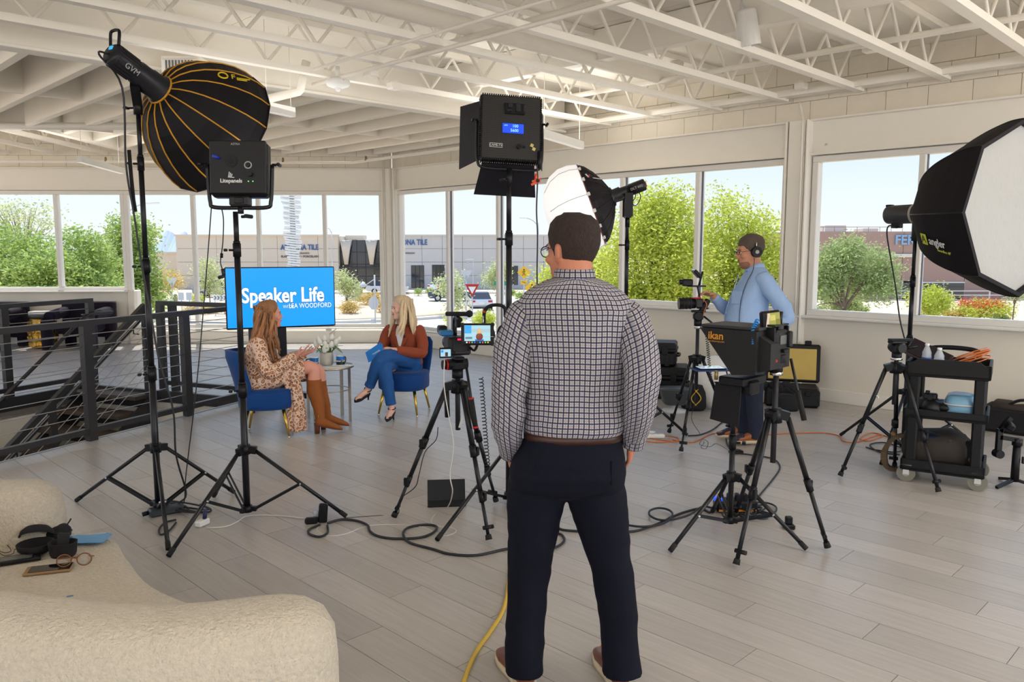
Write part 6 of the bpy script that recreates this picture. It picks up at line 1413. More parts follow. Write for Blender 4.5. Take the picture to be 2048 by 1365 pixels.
# velvet chairs with gold legs (front towards local -Y)
M_bv = mat('royal_blue_velvet', srgb(0, 62, 128), .7, noise=.25, nscale=5, sheen=.12, spec=.25)
def chair(lb, loc, rot):
    t = thing('slipper_chair', lb, 'chair', loc, rot)
    st_ = [(.255, .9), (.27, .985), (.30, 1.0), (.40, 1.0), (.425, .985), (.437, .93), (.44, .8), (.442, .4)]
    def pl(k, z): 
        return [Vector((x*k, y*k, z)) for x, y in [(.25*math.copysign(abs(math.cos(a))**.75, math.cos(a)), .25*math.copysign(abs(math.sin(a))**.8, math.sin(a))-.0) for a in [2*PI*i/32 for i in range(32)]]]
    MB().loft([pl(k, z) for z, k in st_]).build('seat', M_bv, t)
    MB().tube([p*1.0 for p in pl(.985, .425)], .006, 5, closed=True).build('piping', M_bv, t)
    rows = []
    for z, hw, off in ((.27, .19, .20), (.36, .22, .225), (.48, .245, .25), (.62, .255, .285), (.72, .25, .315), (.765, .22, .33), (.78, .16, .335)):
        o_, i_ = [], []
        for k in range(11):
            s = -1+2*k/10; x = hw*s; y = off-.13*s*s*(1 if z > .4 else .7); th = .035*(1-.5*abs(s)**6)*(1 if z < .75 else .6)
            o_.append(Vector((x, y+th, z))); i_.append(Vector((x, y-th, z)))
        rows.append(o_+i_[::-1])
    MB().loft(rows).build('backrest', M_bv, t)
    for sx_ in (-1, 1):
        for sy_ in (-1, 1):
            lg = MB().cyl((sx_*.16, sy_*.15, .27), (sx_*.205, sy_*.2, .01), .017, .009, 12).build('leg', M_gold, t); MB().cyl((sx_*.205, sy_*.2, .0), (sx_*.2055, sy_*.2005, .015), .011, n=10).build('foot_cap', M_chrome, lg)
    return t
CHL, CHR = V3(-2.22, 7.16, 0), V3(-1.11, 8.12, 0)
chair('royal blue velvet chair with gold legs under the woman in the patterned dress', CHL, math.radians(100)); chair('royal blue velvet chair with gold legs under the blonde woman', CHR, math.radians(-12))
# side table, flowers, mugs
TB = V3(-1.80, 7.74, 0); tb = thing('side_table', 'round glass-topped side table with slim champagne metal legs between the women', 'table', TB)
M_champ = mat('champagne_metal', srgb(196, 188, 174), .3, metal=.8)
MB().lathe([(.245, .525), (.252, .53), (.252, .545), (.24, .546)], n=40, cap=False).build('rim', M_champ, tb); MB().lathe([(.01, .531), (.24, .531), (.24, .545), (.01, .545)], n=40).build('table_top', mat('milky_glass', srgb(214, 220, 218), .08, spec=.8), tb)
for a in (-20, 70, 160, 250):
    d_ = V3(math.cos(math.radians(a)), math.sin(math.radians(a)), 0); MB().bar(d_*.238, d_*.238+Z*.53, .032, .012, d_).build('leg', M_champ, tb)
MB().tube([(.2*math.cos(2*PI*k/32), .2*math.sin(2*PI*k/32), .31) for k in range(32)], .006, 6, closed=True).build('lower_ring', M_champ, tb)
for a in (-20, 70, 160, 250):
    d_ = V3(math.cos(math.radians(a)), math.sin(math.radians(a)), 0); MB().bar(d_*.2+Z*.31, d_*.235+Z*.31, .012, .008).build('spoke', M_champ, tb)
vs = thing('tulip_vase', 'pale stone vase of white tulips on the side table', 'vase', TB+V3(-.02, .04, .546))
MB().lathe([(.045, 0), (.062, .005), (.066, .04), (.063, .115), (.064, .125), (.055, .125), (.05, .03)], n=22).build('vase', mat('pale_stone', srgb(206, 198, 186), .6, noise=.08, nscale=20), vs)
M_tul = mat('white_petal', srgb(238, 238, 228), .5, sheen=.2); M_lf = mat('tulip_leaf', srgb(112, 150, 62), .5); 
for k, (x, y, z) in enumerate(((-.09, -.03, .20), (-.05, -.06, .23), (0, -.05, .20), (.02, -.07, .17), (.06, -.05, .20), (.10, -.02, .22), (-.02, .02, .25), (.05, .03, .26), (.12, .03, .24), (-.08, .03, .24), (.0, -.08, .155), (.09, .05, .21))):
    tip = Vector((x, y, z)); st_ = MB().tube(spline([(x*.2, y*.2, .08), (x*.6, y*.6, z*.65), tip-Z*.02], 4), .003, 5).build('stem', M_lf, vs)
    d_ = Vector((x, y, .25)).normalized()
    MB().lathe([(.004, -.03), (.02, -.022), (.025, 0), (.021, .022), (.010, .038), (.002, .044)], tip, d_, 10).build('bloom', M_tul, st_)
for a in range(9):
    aa = a*.7; d_ = V3(math.cos(aa), math.sin(aa)*.7, 0); L_ = .13+.04*(a % 3)
    mb = MB(); ps = spline([d_*.03+Z*.09, d_*(.03+L_*.5)+Z*(.17), d_*(.02+L_)+Z*(.13+.05*(a % 2))], 5); sd_ = Z.cross(d_)
    n_ = len(ps); wds = [.004+.016*math.sin(PI*(i+.3)/n_) for i in range(n_)]
    mb.loft([[p-sd_*w_, p+Z*-.002, p+sd_*w_, p+Z*.002] for p, w_ in zip(ps, wds)]); mb.build('leaf', M_lf, vs)
mb = MB()
for k in range(7): mb.tube([(.03, .03, .1), (.03+.01*k, .03, .3+.008*k)], .0012, 4); mb.ball((.03+.01*k, .03, .3+.008*k), .005, n=6, m=4)
mb.build('sprig', mat('pink_sprig', srgb(176, 140, 130), .7), vs)
def wrap_text(o, r, a0):
    for v in o.data.vertices: th = a0+v.co.x/r; v.co = Vector((math.sin(th)*(r+v.co.z), -math.cos(th)*(r+v.co.z), v.co.y))
def mug(lb, loc, hand, a0):
    t = thing('mug', lb, 'mug', loc); r = .041
    MB().lathe([(r*.85, 0), (r, .006), (r, .096), (r*.97, .1), (r*.9, .098), (r*.88, .012)], n=26).build('cup', M_white, t)
    MB().lathe([(r+.0006, .012), (r+.0006, .06)], n=26, cap=False).build('print', mat('mug_black', (.015, .02, .03), .3), t); MB().lathe([(r+.0007, .06), (r+.0007, .093)], n=26, cap=False).build('print', mat('mug_blue', srgb(20, 120, 205), .3, noise=.5, nscale=40), t)
    tx_ = text('Speaker Life', .027, 'lettering', M_prt, t, (0, 0, 0), Matrix.Identity(3), .0004, bold=.0005, sx=.9)
    for v in tx_.data.vertices: v.co.y += .05; v.co.z = v.co.z+.0012
    wrap_text(tx_, r, a0)
    h = Vector(hand).normalized(); MB().tube(spline([h*r*.95+Z*.08, h*(r+.03)+Z*.075, h*(r+.034)+Z*.045, h*(r+.02)+Z*.022, h*r*.95+Z*.02], 5), .006, 7).build('handle', mat('mug_handle', srgb(60, 62, 70), .3), t)
mug('left black and blue mug with its handle to the left, on the side table', TB+V3(-.10, -.13, .546), (-1, -.1, 0), .75); mug('right black and blue mug at the far side of the side table', TB+V3(.13, -.02, .546), (.5, .9, 0), -.1)
# blue question cards lie in the blonde woman's hand (built with her); a small remote on the floor etc.
# ------------------------------------------------------------------ boucle sofa
M_bouc = mat('cream_boucle', srgb(198, 188, 171), .95, noise=.26, nscale=75, bump=1.0, bscale=95, sheen=.2)
so = thing('curved_sofa', 'cream boucle curved sofa in the lower left corner', 'sofa', (-1.5, 2.6, 0))
bpath = spline([Vector((x, y, 0)) for x, y in ((-.62, 2.06), (-.95, 1.975), (-1.45, 2.05), (-2.0, 2.24), (-2.45, 2.55), (-2.64, 2.98), (-2.46, 3.30), (-2.10, 3.36))], 8)
rings_ = []; nb_ = len(bpath)
def arcs(L): return [sum((bpath[i]-bpath[i-1]).length for i in range(1, k+1)) for k in range(nb_)]
al = arcs(0); TL = al[-1]
for i, p in enumerate(bpath):
    tg = (bpath[min(i+1, nb_-1)]-bpath[max(i-1, 0)]).normalized(); sd_ = Z.cross(tg)
    s = al[i]; e_ = min(s, TL-s); k = 1.0
    zt_ = .735+.015*math.sin(s*1.5)-(.0 if s < TL*.6 else .04)
    rings_.append((p, sd_, .145*k, zt_, tg))
def sofa_ring(p, sd_, hw, z0, z1, n=22):
    out = []
    for j in range(n):
        a = 2*PI*j/n; c, s_ = math.cos(a), math.sin(a)
        out.append(p + sd_*(hw*math.copysign(abs(c)**.62, c)) + Z*((z0+z1)/2+(z1-z0)/2*math.copysign(abs(s_)**.42, s_)))
    return out
R_ = []
p, sd_, hw, zt_, tg = rings_[0]
for dl, k, dz in ((.145, .05, .17), (.138, .38, .085), (.11, .66, .035), (.06, .88, .01)): R_.append(sofa_ring(p-tg*dl, sd_, hw*k, .06+.3*(1-k)*.15, zt_-dz))
for p, sd_, hw, zt_, tg in rings_: R_.append(sofa_ring(p, sd_, hw, .05, zt_))
for dl, k, dz in ((.06, .88, .01), (.11, .66, .035), (.138, .38, .085), (.145, .05, .17)): R_.append(sofa_ring(p+tg*dl, sd_, hw*k, .06, zt_-dz))
MB().loft(R_).build('backrest', M_bouc, so, world=True)
out_ = spline([Vector((x, y, 0)) for x, y in ((-.62, 2.16), (-.70, 2.40), (-1.02, 2.66), (-1.35, 2.90), (-1.58, 3.18), (-1.80, 3.44), (-2.15, 3.46), (-2.50, 3.2), (-2.55, 2.9), (-2.35, 2.6), (-1.9, 2.3), (-1.4, 2.1), (-.95, 2.02))], 5, closed=True)
cen = sum(out_, Vector())/len(out_)
MB().loft([[cen+(p-cen)*k+Z*z for p in out_] for z, k in ((.06, .90), (.07, .94), (.2, .99), (.34, 1.0), (.385, .985), (.412, .95), (.424, .90), (.43, .7), (.432, .35), (.433, .02))]).build('seat', M_bouc, so, world=True)
for (x, y) in ((-.8, 2.1), (-1.7, 3.1), (-2.4, 2.8), (-1.6, 2.2)): MB().cyl((x, y, 0), (x, y, .1), .03, n=10).build('leg', M_black, so, world=True)
# things lying on the sofa seat
SZ = .434
def sq_(u, v, z=SZ): return F(u, v, z)
cards = thing('card_stack', 'stack of glossy blue cards on the sofa seat', 'cards', sq_(170, 1079))
for k in range(4): MB().box((.012*k, -.01*k, .002+.0035*k), (.15, .10, .003), rotz(.35-.09*k), .0008).build('card', mat('glossy_blue_card', srgb(60, 150, 215), .12) if k % 2 or k > 1 else mat('white_card', srgb(228, 228, 226), .4), cards)
pc1 = thing('zip_case', 'rounded black zip case on the sofa by the blue cards', 'case', sq_(100, 1078))
MB().loft([ring((0, 0, z), .085*k, .055*k, n=22, p=2.6) for z, k in ((0, .85), (.012, 1), (.04, 1), (.055, .85), (.06, .5))]).build('shell', M_fab, pc1); MB().tube(ring((0, 0, .028), .087, .057, n=22, p=2.6), .003, 5, closed=True).build('zip', M_black, pc1); MB().tube(spline([(.05, .04, .04), (.065, .055, .07), (.05, .06, .05)], 4), .003, 5).build('pull', M_black, pc1)
oc1 = thing('open_case', 'open black glasses case on the sofa, left of the pouch', 'case', sq_(72, 1106), .35)
MB().lathe([(.01, .004), (.05, .004), (.066, .02), (.07, .042), (.064, .042), (.05, .012), (.01, .012)], n=24).build('shell', M_fab, oc1)
l_ = MB().lathe([(.001, .05), (.045, .046), (.062, .03), (.068, .008), (.062, .008), (.045, .036), (.001, .042)], (0, 0, 0), n=24)
l_.v = [tuple(V3(-.01, .08, .035)+eul(-.6, 0, 0) @ Vector(p)) for p in l_.v]; l_.build('lid', M_fab, oc1)
ph = thing('soft_pouch', 'small black open pouch with a phone inside, on the sofa', 'pouch', sq_(127, 1112), .15)
MB().loft([ring((0, 0, z), .05*k, .036*k, n=20, p=2.8) for z, k in ((0, .88), (.01, .97), (.055, 1.06), (.06, 1.08), (.058, .98), (.02, .9))]).build('pouch', M_fab, ph)
MB().box((.0, .005, .055), (.045, .009, .075), eul(-.15, .1, 0), .003).build('tag', M_dark, ph)
pho = thing('phone', 'phone in a tan case lying on the sofa seat', 'phone', sq_(98, 1142), math.radians(18))
MB().box((0, 0, .006), (.165, .078, .010), None, .004).build('case', mat('tan_case', srgb(150, 116, 80), .45), pho); MB().box((.006, 0, .0115), (.145, .068, .002), None, .0008).build('screen', mat('phone_glass', (.008, .008, .01), .06), pho)
gl_ = thing('eyeglasses', 'tortoiseshell eyeglasses folded half over the phone on the sofa', 'glasses', sq_(150, 1137)+Z*.013, math.radians(14))
M_tort = mat('tortoiseshell', srgb(128, 76, 40), .25, noise=.7, nscale=60)
for s in (-1, 1):
    MB().tube([V3(s*.036, 0, .022)+Vector((.026*math.cos(2*PI*k/20), -.004+.006*math.sin(2*PI*k/20), .022*math.sin(2*PI*k/20))) for k in range(20)], .0024, 6, closed=True).build('rim', M_tort, gl_)
    MB().tube(spline([(s*.062, 0, .03), (s*.058, .05, .012), (s*.02+.01, .08, .003)], 4), .0025, 5).build('temple', M_tort, gl_)
    MB().lathe([(.0245, 0), (.0245, .0012)], (s*.036, 0, .022), (0, 1, 0), 20).build('lens', mat('spectacle_lens', (.9, .92, .95), .05, trans=1, alpha=.25), gl_)
MB().tube([(-.011, -.003, .026), (0, -.005, .03), (.011, -.003, .026)], .0022, 5).build('bridge', M_tort, gl_)
wl_ = thing('wallet', 'flat black device with a grey screen on the sofa at the frame edge', 'device', sq_(28, 1124), math.radians(28))
MB().box((0, 0, .008), (.19, .075, .014), None, .005).build('body', M_black, wl_); MB().box((.01, 0, .0155), (.11, .045, .002)).build('screen', mat('grey_screen', (.12, .13, .13), .2), wl_)
cord('thin black lavalier lead curled on the sofa at the left frame edge', [sq_(-6, 1092, .45), sq_(12, 1090, .45), sq_(22, 1102, .45), sq_(10, 1106, .44), sq_(-4, 1102, .44), sq_(8, 1112, .44), sq_(26, 1108, .445), sq_(30, 1100, .45), sq_(48, 1092, .45), sq_(75, 1075, .46), sq_(88, 1068, .47)], .0014, M_cable)
o = MB().box(sq_(140, 1193)+Z*-.0, (.022, .007, .003), rotz(.4), .001).build('label_scrap', mat('blue_scrap', srgb(90, 130, 180), .6)); tag(o, 'tiny blue scrap on the sofa seat above the near backrest', 'scrap')
# ------------------------------------------------------------------ floor cables and bits
cord('long black cable looping across the floor in front of the main tripod', fl([(655, 1047), (682, 1040), (713, 1042), (735, 1051), (740, 1063), (757, 1073), (791, 1078), (839, 1076), (866, 1066), (873, 1054), (853, 1050), (822, 1054), (807, 1064), (810, 1078), (825, 1088), (866, 1099), (901, 1109), (955, 1111), (1018, 1098), (1060, 1102), (1106, 1097), (1128, 1083), (1123, 1070), (1105, 1066)], .008), .0075, M_cable)
cord('black cable passing behind the legs of the plaid-shirted man to the prompter stand', fl([(1060, 1047), (1112, 1056), (1130, 1061), (1181, 1064), (1261, 1064), (1300, 1054), (1325, 1044), (1345, 1034), (1372, 1024), (1400, 1018), (1420, 1026)], .008), .0075, M_cable)
cord('black cable looped twice on the floor left of the prompter stand', fl([(1200, 1040), (1250, 1050), (1290, 1054), (1330, 1046), (1345, 1030), (1336, 1020), (1316, 1017), (1300, 1022), (1300, 1032), (1318, 1040), (1345, 1040), (1380, 1030), (1405, 1014), (1430, 1018)], .02), .007, M_cable)
cord('black cable from the prompter stand towards the shoes of the man in light blue', fl([(1500, 1015), (1520, 990), (1545, 960), (1560, 935), (1545, 918), (1500, 910), (1470, 905), (1455, 890), (1452, 878)], .008), .006, M_cable)
cord('tangle of black cables piled at the foot of the prompter stand', [F(1500+58*math.cos(a*.55)*(.6+.4*math.sin(a*.21)), 1022+17*math.sin(a*.63+.5)*(.7+.3*math.cos(a*.17)), .012+.004*(a % 7)) for a in range(60)], .006, M_cable, k=4)
cord('loops of black cable by the left foot of the tall softbox stand', [F(365+62*math.cos(a*.6)*(.6+.4*math.sin(a*.23)), 1012+14*math.sin(a*.66+.4)*(.7+.3*math.cos(a*.19)), .012+.004*(a % 6)) for a in range(34)], .006, M_cable, k=4)
cord('single loop of black cable in front of the tall softbox stand', fl([(352, 1040), (330, 1046), (318, 1060), (322, 1070), (338, 1062), (352, 1046)], .008), .006, M_cable)
cord('loop of black cable under the black power brick', fl([(640, 1050), (618, 1060), (620, 1070), (640, 1074), (655, 1066), (655, 1052)], .008), .007, M_cable)
cord('thick yellow cable running out of the frame left of the plaid-shirted man', fl([(925, 1372), (938, 1335), (955, 1300), (980, 1265), (1002, 1230), (1012, 1200), (1018, 1160), (1030, 1120)], .009), .0095, mat('yellow_cable', srgb(214, 178, 62), .5))
cord('orange extension cord running along the floor to the cart tripod', fl([(1345, 880), (1385, 885), (1425, 868), (1455, 873), (1530, 870), (1560, 868), (1640, 866), (1678, 872), (1685, 882), (1712, 885), (1750, 872), (1765, 872), (1740, 882), (1720, 878), (1745, 866), (1790, 880), (1800, 890)], .006), .005, mat('orange_cable', srgb(214, 116, 50), .5), 'orange_cable')
cord('orange extension cord coiled by the white power strip', fl([(1270, 868), (1285, 874), (1320, 880), (1350, 884), (1355, 876), (1330, 872), (1300, 874), (1280, 880), (1310, 885), (1345, 884)], .006), .005, mat('orange_cable', srgb(214, 116, 50), .5), 'orange_cable')
cord('black cables coiled beside the orange cord behind the cart tripod', fl([(1732, 895), (1750, 900), (1790, 905), (1805, 898), (1770, 886), (1740, 890), (1760, 905), (1800, 910)], .008), .006, M_cable)
cord('thin black leads tangled on the floor at the feet of the operator tripod', [P(1387, 735, 6.7), P(1390, 800, 6.62), F(1383, 838, .2), F(1400, 868), F(1408, 885), F(1402, 895), F(1412, 898), F(1416, 885), F(1405, 880), F(1400, 890), F(1420, 894), F(1432, 888), F(1450, 897), F(1462, 905)], .0025, M_cable)
cord('black cable curving behind the operator tripod to the hard cases', fl([(1376, 872), (1400, 870), (1425, 860), (1445, 845), (1468, 838), (1475, 826), (1470, 818), (1490, 812), (1530, 806), (1545, 800)], .008), .006, M_cable)
ps = thing('power_strip', 'white power strip with plugs on the floor right of the plaid-shirted man', 'power strip', F(1300, 877), .05)
MB().box((0, 0, .02), (.26, .055, .036), None, .01).build('body', M_white, ps)
for k in range(4): MB().box((-.09+.055*k, 0, .039), (.03, .03, .003)).build('socket', M_galv, ps)
MB().lathe([(.03, .035), (.045, .045), (.01, .05)], (.02, .06, 0), n=16).build('plug', M_white, ps)
we = thing('extension_block', 'small white extension block on the floor below the square panel lamp', 'power strip', F(405, 1052), math.radians(70))
MB().box((0, 0, .02), (.09, .045, .036), None, .006).build('body', M_white, we); MB().cyl((.02, 0, .035), (.03, .0, .09), .013, n=10).build('plug', mat('navy_plug', (.01, .015, .08), .4), we)
cord('white cord from the extension block to the black power brick', fl([(412, 1057), (450, 1054), (475, 1044), (490, 1034), (520, 1031), (570, 1033), (608, 1038)], .006), .004, M_wcable)
pb_ = thing('power_brick', 'black upright power brick with adapters on the floor right of the panel lamp stand', 'power adapter', F(640, 1046), .2)
MB().box((.02, 0, .06), (.055, .035, .12), eul(0, .08, 0), .008).build('brick', M_black, pb_); MB().box((-.05, -.01, .02), (.08, .04, .04), None, .01).build('adapter', M_black, pb_); MB().cyl((-.02, .04, .02), (-.02, .04, .07), .02, n=12).build('plug', mat('clear_plug', srgb(190, 195, 205), .2), pb_)
lp = thing('power_brick', 'flat black power supply on the floor beside the tall softbox stand', 'power adapter', F(333, 1028), .65)
MB().box((0, 0, .025), (.21, .085, .045), None, .01).build('brick', mat('slate_brick', (.03, .04, .05), .4), lp); MB().cyl((-.1, .01, .025), (-.14, .01, .02), .014, n=10).build('plug', M_black, lp)
sm = thing('adapter_block', 'square black plug adapter on the floor at the right of the prompter stand', 'power adapter', F(1577, 1058))
MB().box((0, 0, .015), (.065, .06, .03), None, .006).build('base', M_black, sm); MB().box((.003, .01, .05), (.04, .035, .045), None, .005).build('plug', M_black, sm)
lb2 = thing('power_box', 'black power box with orange trim and blue light under the prompter stand', 'power box', F(1470, 1022))
MB().box((0, 0, .04), (.26, .12, .07), None, .01).build('body', M_black, lb2); MB().box((0, -.062, .02), (.24, .006, .012)).build('trim', mat('orange_trim2', srgb(220, 140, 40), .5), lb2); MB().box((-.12, -.03, .085), (.05, .04, .03), None, .008).build('lit_plug', mat('blue_lit', (.02, .05, .5), .3, emit=srgb(40, 80, 255), estr=.8), lb2)
for k in range(3): MB().box((-.04+.05*k, 0, .09), (.03, .04, .05), None, .006).build('plug', M_black, lb2)
bs_ = thing('foot_switch', 'small black foot switch on the floor before the shoes of the man in light blue', 'switch', F(1472, 908), .2); MB().box((0, 0, .015), (.11, .06, .028), None, .008).build('body', M_black, bs_); MB().box((0, 0, .032), (.06, .04, .008), None, .003).build('pedal', M_dark, bs_)
fm = thing('floor_monitor', 'black tablet propped up on the floor behind the main tripod', 'tablet', F(893, 1006), math.radians(6)); MB().box((0, .02, .075), (.25, .012, .15), eul(-.3, 0, 0), .004).build('cover', M_black, fm); MB().box((0, -.03, .01), (.25, .13, .012), eul(.06, 0, 0), .003).build('stand', M_fab, fm)
# =================================================================== PEOPLE
from mathutils import noise as NZ
def remesh(mb, name, m, parent, voxel=.007, it=4):
    me = bpy.data.meshes.new('tmp'); me.from_pydata(mb.v, [], mb.f); me.update()
    bm = bmesh.new(); bm.from_mesh(me); bmesh.ops.recalc_face_normals(bm, faces=bm.faces); bm.to_mesh(me); bm.free()
    o = bpy.data.objects.new('tmp', me); COL.objects.link(o)
    r = o.modifiers.new('r', 'REMESH'); r.mode = 'VOXEL'; r.voxel_size = voxel; r.use_smooth_shade = True
    s = o.modifiers.new('s', 'SMOOTH'); s.factor = .5; s.iterations = it
    dg = bpy.context.evaluated_depsgraph_get(); dg.update()
    n = bpy.data.meshes.new_from_object(o.evaluated_get(dg)); bpy.data.objects.remove(o)
    n.name = name; n.materials.clear(); n.materials.append(m)
    n.polygons.foreach_set('use_smooth', [True]*len(n.polygons))
    b = bpy.data.objects.new(name, n); COL.objects.link(b); b.parent = parent
    return b
def limb(mb, pts, rad, n=16, k=5, flat=1.0, wr=0.0, fr=9.0, seed=0.0, cap=True, ref=None):
    """tapering tube with rounded ends; returns nothing, adds to mb with metre uvs"""
    P_ = spline(pts, k); m = len(P_); q = (len(pts)-1)
    R_ = []
    for i in range(m):
        t = i/(m-1)*q; a = min(int(t), q-1); f = t-a; R_.append(rad[a]*(1-f)+rad[a+1]*f)
    T_ = [(P_[min(i+1, m-1)]-P_[max(i-1, 0)]).normalized() for i in range(m)]
    x = frame(T_[0], ref)[0]; rings = []
    for i in range(m):
        x = (x-T_[i]*x.dot(T_[i])).normalized(); y = T_[i].cross(x); rg_ = []
        for j in range(n):
            a = 2*PI*j/n; d = x*math.cos(a)+y*math.sin(a)*flat; p = P_[i]+d*R_[i]
            if wr: p = p+d*wr*(NZ.noise(p*fr+Vector((seed, 0, 0)))*(1.0)+.6*NZ.noise(Vector((p.x*fr*.6, p.y*fr*.6, p.z*fr*3))+Vector((seed, 5, 0))))
            rg_.append(p)
        rings.append(rg_)
    mb.loft(rings, cap)
    return mb
def torso(mb, rows, n=40, p=2.3, wr=0.0, fr=8.0, seed=0.0, cap=True):
    rings = []
    for r in rows:
        z, cx, cy, rx, ry = r[:5]; tilt = r[5] if len(r) > 5 else 0
        rg_ = ring((cx, cy, z), rx, ry, n=n, p=p)
        rg_ = [q+Z*(tilt*(q.y-cy)) for q in rg_]
        if wr:
            out = []
            for q in rg_:
                d = Vector((q.x-cx, q.y-cy, 0)).normalized()
                out.append(q+d*wr*(NZ.noise(Vector((q.x*fr, q.y*fr, q.z*fr*1.6+seed)))+.5*NZ.noise(Vector((q.x*fr*2.5, q.y*fr*2.5, q.z*fr*4+seed)))))
            rg_ = out
        rings.append(rg_)
    # refine between rows
    fine = []
    for a, b in zip(rings[:-1], rings[1:]):
        fine.append(a); fine.append([u.lerp(v, .5) for u, v in zip(a, b)])
    fine.append(rings[-1])
    if wr:
        fine = [[q+Vector((q.x-sum(x.x for x in rg_)/len(rg_), q.y-sum(x.y for x in rg_)/len(rg_), 0)).normalized()*(wr*.5*NZ.noise(Vector((q.x*fr*1.5, q.y*fr*1.5, q.z*fr*5+seed*2)))) for q in rg_] for rg_ in fine]
    mb.loft(fine, cap)
    return mb
HEAD_ROWS = [(-.120, .068, .030, .016), (-.113, .084, .012, .032), (-.100, .091, -.008, .043), (-.080, .092, -.030, .053), (-.055, .0925, -.055, .061), (-.030, .090, -.075, .067), (0, .086, -.090, .071), (.03, .092, -.098, .075), (.06, .088, -.100, .077), (.09, .070, -.090, .069), (.108, .042, -.066, .051), (.117, .012, -.035, .026)]
def headM(c, yaw, pitch, k): return Matrix.Translation(Vector(c)) @ Matrix.Rotation(yaw, 4, 'Z') @ Matrix.Rotation(pitch, 4, 'X') @ Matrix.Scale(k, 4)
def head_union(mb, M, female=False, jaw=1.0):
    def TR(p): return M @ Vector(p)
    rows = []
    for z, yf, yb, hw in HEAD_ROWS:
        if z < -.05: hw = hw*(.92 if female else jaw)
        rows.append([TR(q) for q in ring((0, (yf+yb)/2, z), hw, (yf-yb)/2, n=28, p=2.25)])
    mb.loft(rows)
    def el(c, r, R=None): 
        q = MB(); q.ball(c, r, R, 14, 9); mb.add([TR(p) for p in q.v], q.f)
    q = MB(); q.loft([ring((0, .080, .028), .009, .010, n=12), ring((0, .092, .008), .009, .012, n=12), ring((0, .101, -.012), .012, .016, n=12), ring((0, .105, -.026), .016, .017, n=12), ring((0, .096, -.036), .013, .012, n=12)]); mb.add([TR(p) for p in q.v], q.f)
    el((0, .110, -.026), (.010, .010, .009)); 
    for s in (-1, 1): el((s*.013, .098, -.031), (.008, .009, .007))
    el((0, .091, -.052), (.022, .010, .007)); el((0, .090, -.063), (.019, .010, .007)); el((0, .086, -.098), (.020, .012, .014))
    el((0, .086, .026), (.05, .014, .010))
    for s in (-1, 1):
        el((s*.040, .070, -.028), (.024, .022, .020)); el((s*.031, .0835, .004), (.015, .011, .010))
        el((s*.078, -.012, -.006), (.009, .021, .032), eul(-.15, 0, s*.35)); el((s*.080, -.018, .008), (.011, .016, .016), eul(0, 0, s*.4)); el((s*.077, -.004, -.030), (.007, .010, .012))
def face_parts(body, M, par, lipc, browc, lid=None, iris=(60, 70, 90)):
    def put(mbx, nm, m_):
        mbx.v = [tuple(M @ Vector(p)) for p in mbx.v]; return mbx.build(nm, m_, par)
    M_eye = mat('eye_white', srgb(228, 224, 220), .25); M_ir = mat('iris_%d' % iris[0], srgb(*iris), .2)
    for s in (-1, 1):
        e = put(MB().ball((s*.031, .0865, .003), (.0115, .0085, .0062), None, 12, 8), 'eye', M_eye); i_ = put(MB().ball((s*.031, .0945, .003), (.0052, .002, .0052), None, 10, 6), 'iris', M_ir); i_.parent = e
        put(MB().tube([(s*.019, .0945, .006), (s*.031, .0965, .0105), (s*.044, .0905, .006)], .0016, 5), 'eyelid', mat('lash', (.03, .02, .02), .6))
        put(MB().tube([(s*.015, .0975, .020), (s*.032, .0985, .026), (s*.05, .088, .021)], [.0028, .0032, .0016], 5), 'eyebrow', browc)
    lp_ = MB(); lp_.ball((0, .0985, -.0535), (.020, .006, .0045), None, 12, 6); lp_.ball((0, .0985, -.0615), (.017, .006, .0052), None, 12, 6); put(lp_, 'lips', lipc)
def hair_cap(M, par, m, th, hl, name='hair', rough=.003, top=0.0, back=0.0, fade=.03):
    """shell around the skull: thickness th above the hairline hl(angle), angle 0 at the face"""
    rows = []; zs = [-.118, -.105, -.09, -.075, -.06, -.045, -.03, -.015, 0, .015, .03, .045, .06, .075, .09, .1, .108, .114, .118]
    HR = HEAD_ROWS
    for z in zs:
        zz_ = min(max(z, HR[0][0]), HR[-1][0])
        for a, b in zip(HR[:-1], HR[1:]):
            if a[0] <= zz_ <= b[0]: f = (zz_-a[0])/(b[0]-a[0]); yf, yb, hw = [a[i]*(1-f)+b[i]*f for i in (1, 2, 3)]; break
        n = 44; rg_ = []
        for j in range(n):
            a = 2*PI*j/n; ca, sa = math.cos(a), math.sin(a)       # a=0 front
            px = hw*math.copysign(abs(sa)**(2/2.25), sa); py = (yf+yb)/2+(yf-yb)/2*math.copysign(abs(ca)**(2/2.25), ca)
            ang = abs((a+PI) % (2*PI)-PI); f = z-hl(ang); s = min(1, max(-.6, f/fade)); off = th*s if s > 0 else .006*s
            p = Vector((px, py, z)); nv = Vector((px/(hw+.02), (py-(yf+yb)/2)/((yf-yb)/2+.02), max(0, (z-.03))/.08)).normalized()
            if s > 0: off += rough*NZ.noise(p*45)*s + top*max(0, z-.05)/.07*(.6+.4*ca)*s + back*max(0, -ca)*s
            rg_.append(M @ (p+nv*off))
        rows.append(rg_)
    return MB().loft(rows).build(name, m, par)
